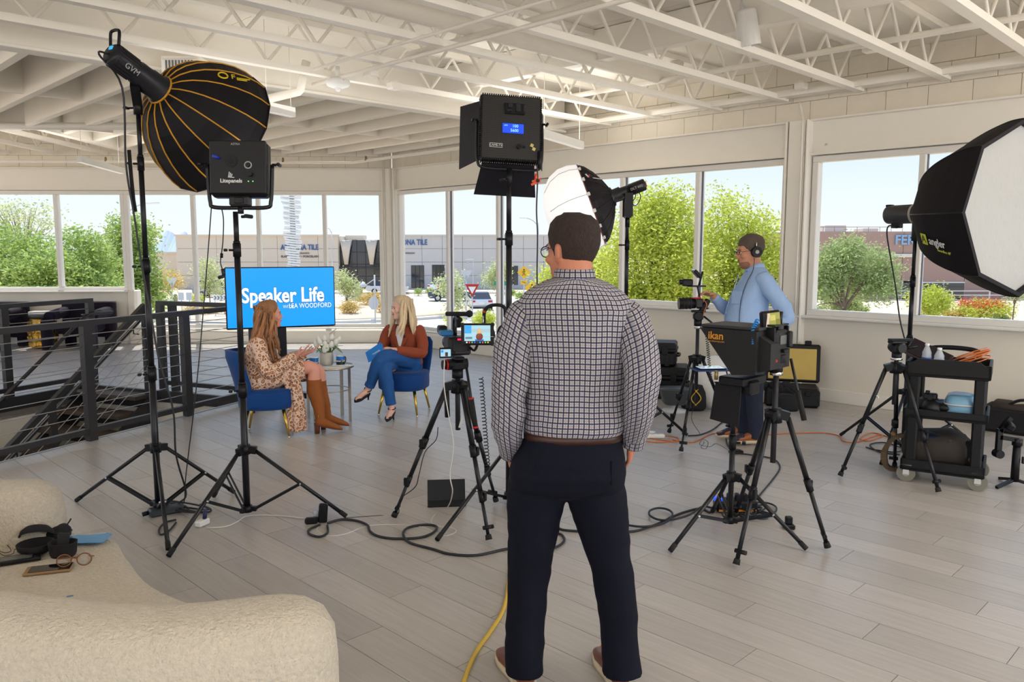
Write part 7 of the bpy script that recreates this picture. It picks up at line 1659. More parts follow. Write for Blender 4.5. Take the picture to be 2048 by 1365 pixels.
def hand_union(mb, w, d, nrm, thumb, L=.185, curl=.35, spread=.18, cs=None, r0=.0085):
    """palm and five bent fingers; w wrist, d pointing direction, nrm back-of-hand normal, thumb side direction"""
    d = Vector(d).normalized(); nrm = Vector(nrm); nrm = (nrm-d*nrm.dot(d)).normalized(); sd = Vector(thumb); sd = (sd-d*sd.dot(d)-nrm*sd.dot(nrm)).normalized(); w = Vector(w)
    pl = L*.52
    mb.loft([ring(w+d*a, b, c, sd, nrm, 16, 2.6) for a, b, c in ((-.03, .026, .020), (0, .028, .019), (pl*.4, .038, .016), (pl*.8, .042, .014), (pl, .040, .011), (pl+.006, .032, .006))])
    for k, (x, ln_, rr) in enumerate(((.030, .46, 1.0), (.010, .50, 1.05), (-.010, .47, 1.0), (-.029, .37, .88))):
        cu = (cs[k] if cs else curl); p = w+d*(pl-.008)+sd*x; dirv = (d+sd*(x*spread/.03)).normalized(); pts = [p-d*.012, p]
        a = 0
        for seg in (.45, .32, .23):
            a += cu; dd = (dirv*math.cos(a)-nrm*math.sin(a)); p = p+dd*(L*ln_*seg); pts.append(p)
        mb.tube(spline(pts, 3), [r0*rr*(1-.25*i/12) for i in range(13)], 8)
    p = w+d*(pl*.22)+sd*.026-nrm*.004; t1 = (sd*.75+d*.65-nrm*.25).normalized(); t2 = (sd*.35+d*.9-nrm*.35).normalized(); t3 = (d-nrm*.45).normalized()
    a, b, c = p+t1*.034, p+t1*.034+t2*.03, p+t1*.034+t2*.03+t3*.024
    mb.tube(spline([p-t1*.02, p, a, b, c], 3), [r0*1.5, r0*1.5, r0*1.45, r0*1.4, r0*1.35, r0*1.3, r0*1.25, r0*1.2, r0*1.15, r0*1.1, r0*1.05, r0, r0*.85], 8)
def shoe(par, name, heel, toe, m, w_=.048, h=.085, sole=None, heel_h=0.0, point=.55, world=False, up=Z):
    heel, toe = Vector(heel), Vector(toe); d = (toe-heel); L = d.length; d.normalize(); s = d.cross(up).normalized(); u = s.cross(d).normalized()
    o = MB(); rr_ = []
    for t, kw, kh in ((0, .45, .62), (.03, .72, .85), (.12, .82, 1.0), (.3, .80, .92), (.5, .92, .70), (.7, 1.0, .52), (.86, .86, .42), (.95, point, .34), (1.0, point*.45, .2)):
        rr_.append([heel+d*(L*t)+u*(h*kh/2)+s*(w_*kw*math.copysign(abs(math.cos(a))**.8, math.cos(a)))+u*(h*kh/2*math.copysign(abs(math.sin(a))**.8, math.sin(a))) for a in [2*PI*j/18 for j in range(18)]])
    sh = o.loft(rr_).build(name, m, par, world=world)
    if sole:
        q = MB(); pr = []
        for t, kw in ((-.015, .5), (.0, .75), (.1, .92), (.3, .86), (.5, .98), (.7, 1.07), (.88, .92), (.98, point*.95), (1.02, point*.4)): pr.append((heel+d*(L*t), w_*kw))
        q.loft([[p-s*a-u*.012, p+s*a-u*.012, p+s*a+u*.014, p-s*a+u*.014] for p, a in pr]); q.build('sole', sole, sh)
    return sh
def skinmat(name, c): return mat(name, c, .5, noise=.06, nscale=14, bump=.04, bscale=160, spec=.35)
# --------------------------------------------------------------- cloth materials with patterns
def plaid(name):
    m = mat(name, srgb(222, 216, 210), .85, bump=.06, bscale=300); nt = m.node_tree; b = nt.nodes['Principled BSDF']
    uv = nt.nodes.new('ShaderNodeUVMap'); sp = nt.nodes.new('ShaderNodeSeparateXYZ'); nt.links.new(uv.outputs[0], sp.inputs[0])
    def stripe(sock, per, lo, hi):
        a = nt.nodes.new('ShaderNodeMath'); a.operation = 'DIVIDE'; a.inputs[1].default_value = per; nt.links.new(sock, a.inputs[0])
        f = nt.nodes.new('ShaderNodeMath'); f.operation = 'FRACT'; nt.links.new(a.outputs[0], f.inputs[0])
        g1 = nt.nodes.new('ShaderNodeMath'); g1.operation = 'GREATER_THAN'; g1.inputs[1].default_value = lo; nt.links.new(f.outputs[0], g1.inputs[0])
        g2 = nt.nodes.new('ShaderNodeMath'); g2.operation = 'LESS_THAN'; g2.inputs[1].default_value = hi; nt.links.new(f.outputs[0], g2.inputs[0])
        mu = nt.nodes.new('ShaderNodeMath'); mu.operation = 'MULTIPLY'; nt.links.new(g1.outputs[0], mu.inputs[0]); nt.links.new(g2.outputs[0], mu.inputs[1]); return mu.outputs[0]
    def mix(fac, k, c0, c1):
        x = nt.nodes.new('ShaderNodeMix'); x.data_type = 'RGBA'; sc = nt.nodes.new('ShaderNodeMath'); sc.operation = 'MULTIPLY'; sc.inputs[1].default_value = k
        nt.links.new(fac, sc.inputs[0]); nt.links.new(sc.outputs[0], x.inputs[0])
        if isinstance(c0, tuple): x.inputs[6].default_value = (*c0, 1)
        else: nt.links.new(c0, x.inputs[6])
        x.inputs[7].default_value = (*c1, 1); return x.outputs[2]
    per = .0195
    c = mix(stripe(sp.outputs[0], per, .46, .86), .6, srgb(222, 216, 210), srgb(120, 122, 146)); c = mix(stripe(sp.outputs[1], per, .46, .86), .6, c, srgb(136, 126, 124))
    c = mix(stripe(sp.outputs[0], per, 0, .31), .9, c, srgb(20, 28, 68)); c = mix(stripe(sp.outputs[1], per, 0, .31), .9, c, srgb(20, 28, 68))
    nt.links.new(c, b.inputs['Base Color']); return m
def leopard(name):
    m = mat(name, srgb(222, 184, 160), .8, bump=.05, bscale=200); nt = m.node_tree; b = nt.nodes['Principled BSDF']
    tc = nt.nodes.new('ShaderNodeTexCoord'); n = nt.nodes.new('ShaderNodeTexNoise'); n.inputs['Scale'].default_value = 14; nt.links.new(tc.outputs['Object'], n.inputs[0])
    av = nt.nodes.new('ShaderNodeVectorMath'); av.operation = 'MULTIPLY_ADD'; av.inputs[1].default_value = (.03, .03, .03); nt.links.new(n.outputs['Color'], av.inputs[0]); nt.links.new(tc.outputs['Object'], av.inputs[2])
    v = nt.nodes.new('ShaderNodeTexVoronoi'); v.inputs['Scale'].default_value = 33; nt.links.new(av.outputs[0], v.inputs['Vector'])
    r = nt.nodes.new('ShaderNodeValToRGB'); r.color_ramp.interpolation = 'CONSTANT'; e = r.color_ramp.elements
    e[0].position = 0; e[0].color = (*srgb(206, 160, 120), 1); e[1].position = .24; e[1].color = (*srgb(140, 78, 38), 1)
    for p_, c_ in ((.42, srgb(228, 194, 172)), (.62, srgb(234, 206, 186)), (.72, srgb(176, 120, 82))): q = e.new(p_); q.color = (*c_, 1)
    nt.links.new(v.outputs['Distance'], r.inputs[0]); nt.links.new(r.outputs[0], b.inputs['Base Color']); return m
# =================================================================== man in the plaid shirt (seen from behind)
P1 = V3(.235, 2.95, 0)
p1 = thing('person', 'man seen from behind in a plaid shirt and navy trousers, hands in his pockets', 'person', P1)
SK1 = skinmat('skin_ruddy', srgb(196, 128, 100))
u1 = MB(); HM1 = headM((-.012, .03, 1.672), math.radians(36), math.radians(-3), 1.04)
head_union(u1, HM1)
limb(u1, [(-.0, .0, 1.48), (-.0, .008, 1.57), (-.01, .015, 1.64)], [.074, .068, .066])
torso(u1, [(.94, -.02, 0, .14, .1), (1.1, 0, 0, .15, .11), (1.3, 0, 0, .16, .11), (1.42, 0, 0, .17, .09), (1.48, 0, 0, .12, .07)], n=24)
for s, el_, wr_ in ((-1, (-.245, -.08, 1.07), (-.238, .03, .93)), (1, (.222, -.15, 1.175), (.218, -.01, .985))):
    limb(u1, [(s*.17, 0, 1.41), tuple((Vector((s*.19, 0, 1.41))+Vector(el_))/2), el_, tuple((Vector(el_)+Vector(wr_))/2), wr_], [.05, .046, .038, .036, .027])
    hand_union(u1, wr_, (-s*.06, .22, -.97), (s*.9, -.2, -.2), (-s*.2, .9, .2), curl=.25, spread=.05)
for kx, ax_, tx_ in ((-.10, -.187, (-.24, .16)), (.07, .183, (.14, .18))):
    limb(u1, [(kx, 0, .92), ((kx+ax_)/2, .01, .6), (ax_*.84, .005, .45), (ax_*.98, -.01, .12)], [.09, .065, .05, .038])
    limb(u1, [(ax_, -.03, .05), (ax_*.6+tx_[0]*.4, .06, .05), (*tx_, .035)], [.035, .034, .026])
body1 = remesh(u1, 'body', SK1, p1, .0065, 5)
M_hair1 = mat('short_brown_hair', srgb(52, 39, 35), .9, noise=.75, nscale=110, bump=.9, bscale=240, stretch=(1, 1, .35))
hl1 = lambda a: .066 if a < .7 else (.066-(a-.7)/.6*.06 if a < 1.3 else (.006-.035*(a-1.3)/.25 if a < 1.55 else (-.029+.075*(a-1.55)/.25*0 if a < 1.65 else -.03-.055*min(1, (a-1.65)/.9))))
hair_cap(HM1, p1, M_hair1, .0125, hl1, top=.008, rough=.004, fade=.085)
face_parts(body1, HM1, p1, mat('lips_m', srgb(176, 106, 92), .5), M_hair1)
g1 = MB()
for s in (-1, 1):
    g1.tube([HM1 @ V3(s*.0335+.025*math.cos(a), .112-.006*abs(math.cos(a)), .001+.019*math.sin(a)) for a in [2*PI*k/16 for k in range(16)]], .0022, 6, closed=True)
    g1.tube([HM1 @ V3(s*.058, .106, .006), HM1 @ V3(s*.076, .06, .010), HM1 @ V3(s*.082, -.01, .010), HM1 @ V3(s*.079, -.025, -.004)], .0020, 6)
g1.tube([HM1 @ V3(-.009, .112, .004), HM1 @ V3(.009, .112, .004)], .002, 5)
gl1 = g1.build('glasses', mat('dark_frames', (.02, .02, .025), .3), p1)
for s in (-1, 1): MB().prism([HM1 @ V3(s*.0335+.024*math.cos(a), .110, .001+.018*math.sin(a)) for a in [2*PI*k/14 for k in range(14)]], (0, 0, 0), (HM1.to_3x3() @ V3(0, .0016, 0))).build('lens', mat('spectacle_lens', (.9, .92, .95), .05, trans=1, alpha=.25), gl1)
M_plaid = plaid('plaid_cotton')
sh = MB(); torso(sh, [(.990, -.006, 0, .166, .125), (.998, -.005, 0, .184, .141), (1.014, -.003, -.002, .191, .147), (1.05, 0, -.002, .192, .148), (1.08, .001, 0, .190, .146), (1.15, .002, 0, .188, .142), (1.24, .003, 0, .192, .138), (1.33, .002, -.002, .200, .135), (1.41, 0, -.004, .212, .126), (1.455, -.002, -.004, .212, .113), (1.49, -.004, -.003, .208, .100), (1.52, -.005, 0, .182, .088), (1.545, -.005, .004, .144, .078), (1.565, -.004, .008, .100, .074), (1.575, -.004, .01, .070, .066)], n=56, p=2.35, wr=.007, fr=7, cap=True)
shirt = sh.build('shirt', M_plaid, p1)
for s, el_, wr_, sd_ in ((-1, (-.252, -.085, 1.06), (-.240, .028, .915), 1.0), (1, (.228, -.16, 1.172), (.222, -.015, .965), 4.0)):
    e_, w_ = Vector(el_), Vector(wr_); s0 = Vector((s*.160, -.0, 1.462)); s1 = Vector((s*.193, -.006, 1.420))
    sl_ = MB(); limb(sl_, [s0, s1, s1.lerp(e_, .35)+V3(s*.016, -.01, 0), s1.lerp(e_, .75)+V3(s*.01, -.01, 0), s1.lerp(e_, .95)+V3(0, .012, 0), e_.lerp(w_, .15)+V3(0, .012, 0), e_.lerp(w_, .5)+V3(0, -.005, 0), w_], [.052, .070, .072, .066, .063, .061, .054, .043], n=28, k=7, wr=.008, fr=11, seed=sd_, ref=(0, -1, 0)); sl = sl_.build('sleeve', M_plaid, shirt)
    dw = (w_-e_).normalized(); cf = MB(); limb(cf, [w_-dw*.05, w_-dw*.02, w_+dw*.012], [.046, .046, .0445], n=26, ref=(0, -1, 0)); cf.build('cuff', M_plaid, shirt)
cl = MB(); ra = []
for z, k, dy in ((1.553, 1.22, .002), (1.575, 1.12, .0), (1.603, 1.04, .002), (1.606, .98, .002), (1.590, .96, .002)): ra.append([Vector((-.004+.070*k*math.cos(a), .010+dy+.066*k*math.sin(a), z-.020*max(0, math.sin(a)))) for a in [2*PI*j/40 for j in range(40)]])
cl.loft(ra, cap=False).build('collar', M_plaid, shirt)
M_navy = mat('navy_trousers', (.0035, .0045, .012), .85, noise=.25, nscale=5, bump=.12, bscale=30, spec=.2)
tr = MB(); torso(tr, [(1.014, -.006, 0, .160, .118), (1.01, -.006, 0, .174, .131), (.97, -.010, -.004, .182, .14), (.91, -.020, -.010, .208, .152), (.85, -.026, -.012, .220, .155), (.80, -.028, -.008, .218, .140), (.77, -.028, -.004, .17, .11), (.75, -.028, 0, .10, .07)], n=48, p=2.6, wr=.005, seed=3)
limb(tr, [(-.125, -.004, .83), (-.142, 0, .74), (-.155, .006, .60), (-.166, .012, .50), (-.178, 0, .33), (-.186, -.012, .14), (-.187, -.018, .045)], [.122, .114, .096, .085, .077, .073, .076], n=30, k=6, wr=.008, fr=9, seed=2)
limb(tr, [(.065, -.004, .83), (.088, 0, .74), (.118, .006, .60), (.138, .012, .50), (.170, 0, .33), (.184, -.012, .14), (.186, -.018, .045)], [.118, .112, .095, .085, .076, .073, .077], n=30, k=6, wr=.008, fr=9, seed=7)
trousers = remesh(tr, 'trousers', M_navy, p1, .007, 3)
bl = MB(); ra = []
for z, k in ((.976, 1.0), (.976, 1.03), (1.006, 1.03), (1.006, 1.0)): ra.append(ring((-.007, -.001, z), .180*k, .137*k, n=40, p=2.5))
bl.loft(ra, cap=False).build('belt', mat('brown_leather', srgb(58, 30, 22), .45), p1)
for s, x, z in ((-1, -.16, .90), (1, .125, .905)): MB().box((x, -.14, z-.03), (.006, .006, .09), eul(0, 0, 0), .002).build('pocket_seam', M_navy, trousers)
M_lea = mat('brown_shoe_leather', srgb(112, 58, 36), .35, noise=.25, nscale=14); M_sole = mat('pale_sole', srgb(214, 196, 168), .7)
shoe(p1, 'shoe', (-.175, -.07, .014), (-.275, .20, .014), M_lea, .05, .095, M_sole, point=.68); shoe(p1, 'shoe', (.185, -.07, .014), (.130, .205, .014), M_lea, .05, .095, M_sole, point=.68)
# =================================================================== operator in the light blue shirt
P2 = V3(2.03, 6.85, 0)
p2 = thing('person', 'man with glasses and headphones in a light blue shirt, reaching to a camera rig', 'person', P2, PI/2)
SK2 = skinmat('skin_fair', srgb(206, 146, 118))
u2 = MB(); HM2 = headM((0, -.0, 1.655), math.radians(4), math.radians(-7), 1.12)
head_union(u2, HM2); limb(u2, [(0, -.05, 1.44), (0, -.035, 1.52), (0, -.015, 1.60)], [.07, .066, .066])
torso(u2, [(.86, 0, 0, .15, .12), (1.1, 0, .01, .15, .13), (1.3, 0, -.03, .16, .11), (1.42, 0, -.06, .16, .09), (1.47, 0, -.06, .12, .07)], n=24)
limb(u2, [(-.16, -.07, 1.40), (-.21, -.2, 1.24), (-.235, -.25, 1.11), (-.19, -.1, 1.0), (-.14, .05, .93)], [.05, .046, .04, .036, .028]); hand_union(u2, (-.14, .05, .93), (.5, .7, -.4), (-.5, .3, .7), (.2, .3, .9), curl=.45)
limb(u2, [(.16, -.05, 1.40), (.21, .0, 1.26), (.22, .08, 1.13), (.15, .2, 1.20), (.08, .29, 1.275)], [.05, .046, .04, .036, .028]); hand_union(u2, (.08, .295, 1.28), (-.45, .85, .25), (.35, -.05, .95), (-.7, -.4, .1), curl=.42, spread=.1)
for x, dy in ((-.10, 0), (.10, .05)):
    limb(u2, [(x, -.01, .88), (x, -.03, .6), (x, -.04+dy, .47), (x, -.06+dy, .12)], [.085, .07, .055, .04]); limb(u2, [(x, -.06+dy, .05), (x, .05+dy, .05), (x, .14+dy, .035)], [.035, .034, .026])
body2 = remesh(u2, 'body', SK2, p2, .007, 4)
M_hair2 = mat('greying_hair', srgb(92, 80, 72), .85, noise=.5, nscale=80, bump=.5, bscale=220)
hl2 = lambda a: .058 if a < .7 else (.058-(a-.7)/.6*.05 if a < 1.3 else (.008-.03*(a-1.3)/.2 if a < 1.5 else -.025-.06*min(1, (a-1.5)/.9)))
hair_cap(HM2, p2, M_hair2, .011, hl2, top=.012, rough=.004, fade=.08); face_parts(body2, HM2, p2, mat('lips_m', srgb(176, 106, 92), .5), M_hair2)
bd = MB(); bd.loft([ring((0, .045, z), hw, ry, n=24) for z, hw, ry in ((-.123, .02, .03), (-.115, .04, .045), (-.095, .049, .052), (-.075, .054, .0495), (-.070, .053, .044))]); bd.v = [tuple(HM2 @ Vector(p)) for p in bd.v]; bd.build('beard', mat('stubble', srgb(150, 108, 88), .9, noise=.3, nscale=120), p2)
g2 = MB()
for s in (-1, 1):
    g2.tube([HM2 @ V3(s*.033+.022*math.cos(a), .113-.006*abs(math.cos(a)), .002+.015*math.sin(a)) for a in [2*PI*k/16 for k in range(16)]], .002, 5, closed=True); g2.tube([HM2 @ V3(s*.056, .108, .006), HM2 @ V3(s*.078, .06, .010), HM2 @ V3(s*.082, -.02, .008)], .002, 5)
g2.tube([HM2 @ V3(-.01, .113, .004), HM2 @ V3(.01, .113, .004)], .002, 5); g2.build('glasses', mat('dark_frames', (.02, .02, .025), .3), p2)
hp2 = thing('headphones', 'black headphones worn by the man in the light blue shirt', 'headphones', WM(p2) @ (HM2 @ V3(0, -.01, 0)), PI/2)
MB().tube([V3(.098*math.sin(a)*1.05, -.005, -.0+.138*math.cos(a)) for a in [(-1.45+2.9*k/16) for k in range(17)]], .009, 8).build('headband', M_black, hp2)
for s in (-1, 1):
    c_ = MB().cyl((s*.083, -.012, -.005), (s*.115, -.012, -.005), .047, .042, 22).build('ear_cup', M_black, hp2); MB().cyl((s*.115, -.012, -.005), (s*.118, -.012, -.005), .016, n=16).build('badge', mat('grey_ring', (.4, .4, .4), .4), c_); MB().cyl((s*.103, -.006, .03), (s*.104, -.006, .075), .005, n=6).build('slider', M_chrome, hp2)
M_blue = mat('light_blue_oxford', srgb(160, 190, 232), .85, noise=.06, nscale=30, bump=.1, bscale=120)
sh = MB(); torso(sh, [(.80, 0, -.005, .168, .142), (.84, 0, 0, .185, .158), (.92, 0, .008, .19, .168), (1.0, 0, .018, .192, .175), (1.09, 0, .022, .193, .176), (1.18, 0, .010, .194, .166), (1.28, 0, -.015, .200, .150), (1.37, 0, -.042, .205, .132), (1.43, 0, -.055, .196, .112), (1.47, 0, -.058, .165, .095), (1.50, 0, -.055, .115, .082), (1.522, 0, -.048, .078, .074)], n=48, wr=.008, fr=7, seed=9)
shirt2 = sh.build('shirt', M_blue, p2)
sl = MB(); limb(sl, [(-.150, -.062, 1.435), (-.185, -.08, 1.40), (-.218, -.16, 1.28), (-.238, -.225, 1.17), (-.240, -.245, 1.10), (-.20, -.12, 1.0), (-.145, .04, .935)], [.066, .075, .072, .066, .064, .056, .045], n=22, k=6, wr=.010, fr=10, seed=1); sl.build('sleeve', M_blue, shirt2)
sl = MB(); limb(sl, [(.150, -.05, 1.435), (.185, -.055, 1.40), (.215, -.0, 1.27), (.225, .07, 1.15), (.205, .11, 1.14), (.15, .2, 1.195), (.09, .278, 1.262)], [.066, .075, .070, .064, .062, .053, .043], n=22, k=6, wr=.010, fr=10, seed=6); sl.build('sleeve', M_blue, shirt2)
cl = MB(); ra = []
for z, k, dz in ((1.508, 1.18, .02), (1.535, 1.10, .035), (1.558, 1.05, .045), (1.556, .98, .045)): ra.append([Vector((.070*k*math.cos(a), -.04+.072*k*math.sin(a), z-dz*max(0, math.sin(a))-.0)) for a in [2*PI*j/32 for j in range(32)]])
cl.loft(ra, cap=False).build('collar', M_blue, shirt2)
MB().tube(spline([(.0, .095, 1.46), (.0, .125, 1.36), (.0, .178, 1.2), (.0, .203, 1.08), (.0, .190, .95)], 5), .004, 5).build('placket', M_blue, shirt2)
for k in range(5): zq = 1.40-.09*k; MB().ball((0, .112+.09*math.sin((1.46-zq)*3.0), zq), .006, n=8, m=5).build('button', M_white, shirt2)
MB().box((-.11, .135, 1.27), (.10, .008, .11), eul(.12, 0, .62), .003).build('pocket', M_blue, shirt2)
tr = MB(); torso(tr, [(.90, 0, 0, .17, .14), (.84, 0, -.01, .178, .148), (.78, 0, -.02, .18, .14), (.74, 0, -.025, .16, .12)], n=32)
for x, dy in ((-.10, 0), (.10, .05)): limb(tr, [(x, -.015, .80), (x, -.03, .66), (x, -.04+dy*.6, .48), (x, -.06+dy, .26), (x, -.065+dy, .10), (x, -.062+dy, .055)], [.10, .095, .078, .068, .062, .064], n=22, wr=.007, seed=x*20)
remesh(tr, 'trousers', mat('navy_denim', srgb(30, 36, 58), .85, noise=.25, nscale=6), p2, .008, 3)
M_tan2 = mat('tan_shoe_leather', srgb(156, 86, 42), .4, noise=.2, nscale=14); M_nvs = mat('navy_suede', srgb(34, 36, 62), .7)
for x, dy in ((-.10, 0), (.10, .05)):
    s_ = shoe(p2, 'shoe', (x, -.13+dy, .03), (x*1.15, .165+dy, .03), M_tan2, .046, .095, M_sole, point=.6); q = shoe(s_, 'toe_cap', (x*1.12, .03+dy, .031), (x*1.15, .167+dy, .031), M_nvs, .0475, .07, None, point=.6)
    for k in range(4): MB().tube([(x-.02, .0+dy+.02*k, .093-.007*k), (x+.02, .0+dy+.02*k, .093-.007*k)], .003, 5).build('lace', M_nvs, s_)
    q = MB(); limb(q, [(x, -.125+dy, .035), (x, -.1+dy, .06), (x, -.06+dy, .10)], [.036, .044, .046], n=14); q.build('heel_patch', M_nvs, s_)
cord('thin headphone cord running down the front of the light blue shirt', [WM(p2) @ Vector(p) for p in ((-.10, -.005, 1.60), (-.12, .01, 1.5), (-.13, .06, 1.40), (-.15, .105, 1.28), (-.17, .125, 1.12), (-.17, .12, .96), (-.16, .10, .84))], .003, M_cable)
# =================================================================== woman in the patterned dress
P3 = V3(-2.215, 7.17, 0)
p3 = thing('person', 'woman with long wavy brown hair in a leopard-print dress and brown boots, seated', 'person', P3, math.radians(-80))
SK3 = skinmat('skin_peach', srgb(226, 160, 138))
u3 = MB(); HM3 = headM((-.0, .035, 1.085), math.radians(8), math.radians(2), .97)
head_union(u3, HM3, True); limb(u3, [(0, -.045, .88), (0, -.02, .95), (0, .01, 1.02)], [.058, .05, .05])
torso(u3, [(.42, 0, -.07, .15, .12), (.55, 0, -.08, .14, .11), (.66, 0, -.085, .115, .09), (.78, 0, -.075, .135, .10), (.86, 0, -.06, .145, .08), (.90, 0, -.05, .11, .06)], n=24)
limb(u3, [(.15, -.05, .85), (.19, -.02, .70), (.20, .04, .585), (.175, .15, .65), (.145, .265, .725)], [.042, .038, .034, .031, .023]); hand_union(u3, (.145, .27, .728), (-.12, .80, .55), (.2, .5, -.8), (.9, .05, .3), curl=.12, spread=.25, cs=[.05, .1, .2, .3], r0=.0075, L=.17)
limb(u3, [(-.15, -.05, .85), (-.20, .0, .70), (-.19, .08, .60), (-.12, .20, .66), (-.03, .32, .72)], [.042, .038, .034, .031, .023]); hand_union(u3, (-.03, .325, .722), (.05, .9, .35), (-.1, .3, -.9), (-.9, .1, .2), curl=.15, spread=.2, r0=.0075, L=.17)
KR, AR, KL, AL = V3(.055, .40, .605), V3(.075, .455, .15), V3(-.06, .43, .57), V3(-.085, .50, .14)
limb(u3, [(.09, -.05, .50), (.08, .18, .575), KR, KR.lerp(AR, .35)+V3(0, -.012, 0), KR.lerp(AR, .7), AR], [.085, .075, .056, .056, .044, .034]); limb(u3, [(-.09, -.05, .50), (-.08, .2, .55), KL, KL.lerp(AL, .35), KL.lerp(AL, .7), AL], [.085, .075, .056, .056, .044, .034])
body3 = remesh(u3, 'body', SK3, p3, .0065, 3)
M_leo = leopard('leopard_print'); dr = MB()
torso(dr, [(.415, 0, -.06, .17, .16), (.45, 0, -.065, .19, .17), (.52, 0, -.07, .185, .155), (.60, 0, -.08, .15, .125), (.66, 0, -.085, .134, .108), (.74, 0, -.08, .148, .116), (.82, 0, -.065, .165, .105), (.865, 0, -.055, .155, .085), (.89, 0, -.05, .11, .068), (.905, 0, -.045, .075, .058)], n=40, wr=.007, fr=10, seed=4)
limb(dr, [(.085, -.06, .50), (.085, .10, .545), (.075, .24, .585), (.065, .33, .595)], [.115, .108, .098, .090], n=24, wr=.008, fr=12); limb(dr, [(-.085, -.06, .50), (-.08, .10, .53), (-.07, .26, .55), (-.065, .34, .555)], [.115, .105, .095, .088], n=24, wr=.008, fr=12)
rr_ = []
for i in range(9):
    t = i/8; z = .60-.565*t; y0 = .22+.035*t; wd_ = .10+.01*math.sin(t*4); top = []
    a_ = [Vector((.175+.015*math.sin(j*1.3+t*2)-.02*t, y0+wd_*(j/9-.5)*(1.25+.35*t)+.012*math.sin(j*2+t*3), z+.01*math.sin(j))) for j in range(10)]
    b_ = [p+V3(-.05-.012*math.sin(j*1.7), .006, 0) for j, p in enumerate(a_)]; rr_.append(a_+b_[::-1])
dr.loft(rr_)
dress = remesh(dr, 'dress', M_leo, p3, .0075, 2)
for s, pts in ((1, [(.135, -.05, .868), (.165, -.045, .835), (.195, -.02, .71), (.215, .03, .60), (.205, .08, .60), (.175, .17, .66), (.152, .245, .712)]), (-1, [(-.135, -.05, .868), (-.165, -.045, .835), (-.205, 0, .71), (-.20, .08, .605), (-.17, .12, .62), (-.10, .22, .675), (-.05, .295, .71)])):
    sl = MB(); limb(sl, pts, [.05, .062, .062, .060, .058, .056, .050], n=22, k=6, wr=.009, fr=14, seed=s*3); sl.build('sleeve', M_leo, dress)
    w_ = Vector(pts[-1]); q = MB(); dw = (w_-Vector(pts[-2])).normalized(); limb(q, [w_-dw*.012, w_+dw*.004, w_+dw*.022], [.044, .040, .050], n=18); q.build('cuff', M_leo, dress)
M_suede = mat('cognac_suede', srgb(150, 84, 34), .85, noise=.15, nscale=9, bump=.15, bscale=90)
M_heel = mat('heel_stack', srgb(104, 54, 26), .6)
for K_, A_, toe, nm in ((KR, AR, V3(.10, .655, .03), 1), (KL, AL, V3(-.10, .71, .022), 2)):
    hz = .075; q = MB(); top = K_.lerp(A_, .24); an = Vector((A_.x, A_.y, A_.z)); hl_ = an+V3(0, -.035, -(an.z-hz-.0))
    limb(q, [top, top.lerp(an, .3)+V3(0, -.012, 0), top.lerp(an, .62), top.lerp(an, .85)+V3(0, .004, 0), an+V3(0, .002, -.02), hl_+V3(0, .02, .022)], [.068, .070, .058, .050, .046, .044], n=22, wr=.006, fr=12, seed=nm)
    d_ = (toe-hl_); L_ = d_.length
    q.loft([ring(hl_.lerp(toe, t)+Z*(hh/2), ww, hh/2, (1, 0, 0), Vector((0, -d_.z, d_.y)).normalized(), 18, 2.4) for t, ww, hh in ((-.02, .02, .05), (.05, .034, .075), (.2, .036, .085), (.42, .037, .068), (.65, .040, .05), (.85, .032, .036), (.96, .018, .025), (1, .006, .012))])
    bt = remesh(q, 'boot', M_suede, p3, .006, 2)
    MB().loft([ring(hl_+V3(0, dy, dz), a, b, n=14, p=3) for dy, dz, a, b in ((.012, .02, .03, .03), (.010, -.02, .025, .024), (.008, -.075, .024, .022))]).build('heel', M_heel, bt)
    q = MB(); q.loft([[hl_.lerp(toe, t)+V3(-w_, 0, -.002), hl_.lerp(toe, t)+V3(w_, 0, -.002), hl_.lerp(toe, t)+V3(w_, 0, .006), hl_.lerp(toe, t)+V3(-w_, 0, .006)] for t, w_ in ((0, .03), (.2, .033), (.4, .033), (.65, .041), (.85, .034), (1.0, .01))]); q.build('sole', M_heel, bt)
    MB().tube([an+V3(.046, -.01, .03), an+V3(.05, -.01, .0)], .003, 5).build('zip_pull', M_gold, bt)
face_parts(body3, HM3, p3, mat('lips_f', srgb(196, 104, 100), .4), mat('brow_brown', srgb(96, 66, 46), .8), iris=(70, 60, 50))
def hairmat(name, c, var): 
    m = mat(name, c, .45, noise=.3, nscale=26, stretch=(1, 1, .22), bump=.6, bscale=120, var=var, spec=.6); return m
M_h3 = hairmat('wavy_brown_hair', srgb(156, 104, 62), .45)
hlf = lambda a: .078 if a < .5 else (.078-(a-.5)*.09 if a < 1.1 else (.024-.12*(a-1.1) if a < 1.6 else -.09))
cap3 = hair_cap(HM3, p3, M_h3, .022, hlf, top=.006, rough=.006)
def locks(M, par, cap, m, spec, rs=0):
    rg_ = random.Random(rs); mb = MB()
    for (a, z0, drop, out, fwd, wave, r, ph) in spec:
        sa, ca = math.sin(a), math.cos(a); pts = []; n = 9
        for i in range(n):
            t = i/(n-1); zz_ = z0-drop*t
            k = 1+ (out*math.sin(min(1, t*1.4)*PI*.5))/.08
            rad = .088*k if zz_ > -.02 else .088*k
            pts.append(M @ V3(sa*(.072+.022+out*min(1, t*1.6))+wave*math.sin(t*9+ph), ca*(.09+.022+out*.6*min(1, t*1.6))-.006+fwd*t*t+wave*math.cos(t*8+ph), zz_+.012*math.sin(min(1, t*3)*PI)))
        mb.tube(spline(pts, 4), [r*(.55+.45*math.sin(min(1, (i+4)/20)*PI*.5))*(1 if i < 24 else 1-.75*(i-24)/9) for i in range((n-1)*4+1)], 7)
    return mb.build('hair_locks', m, par)
rr = random.Random(5); sp3 = []
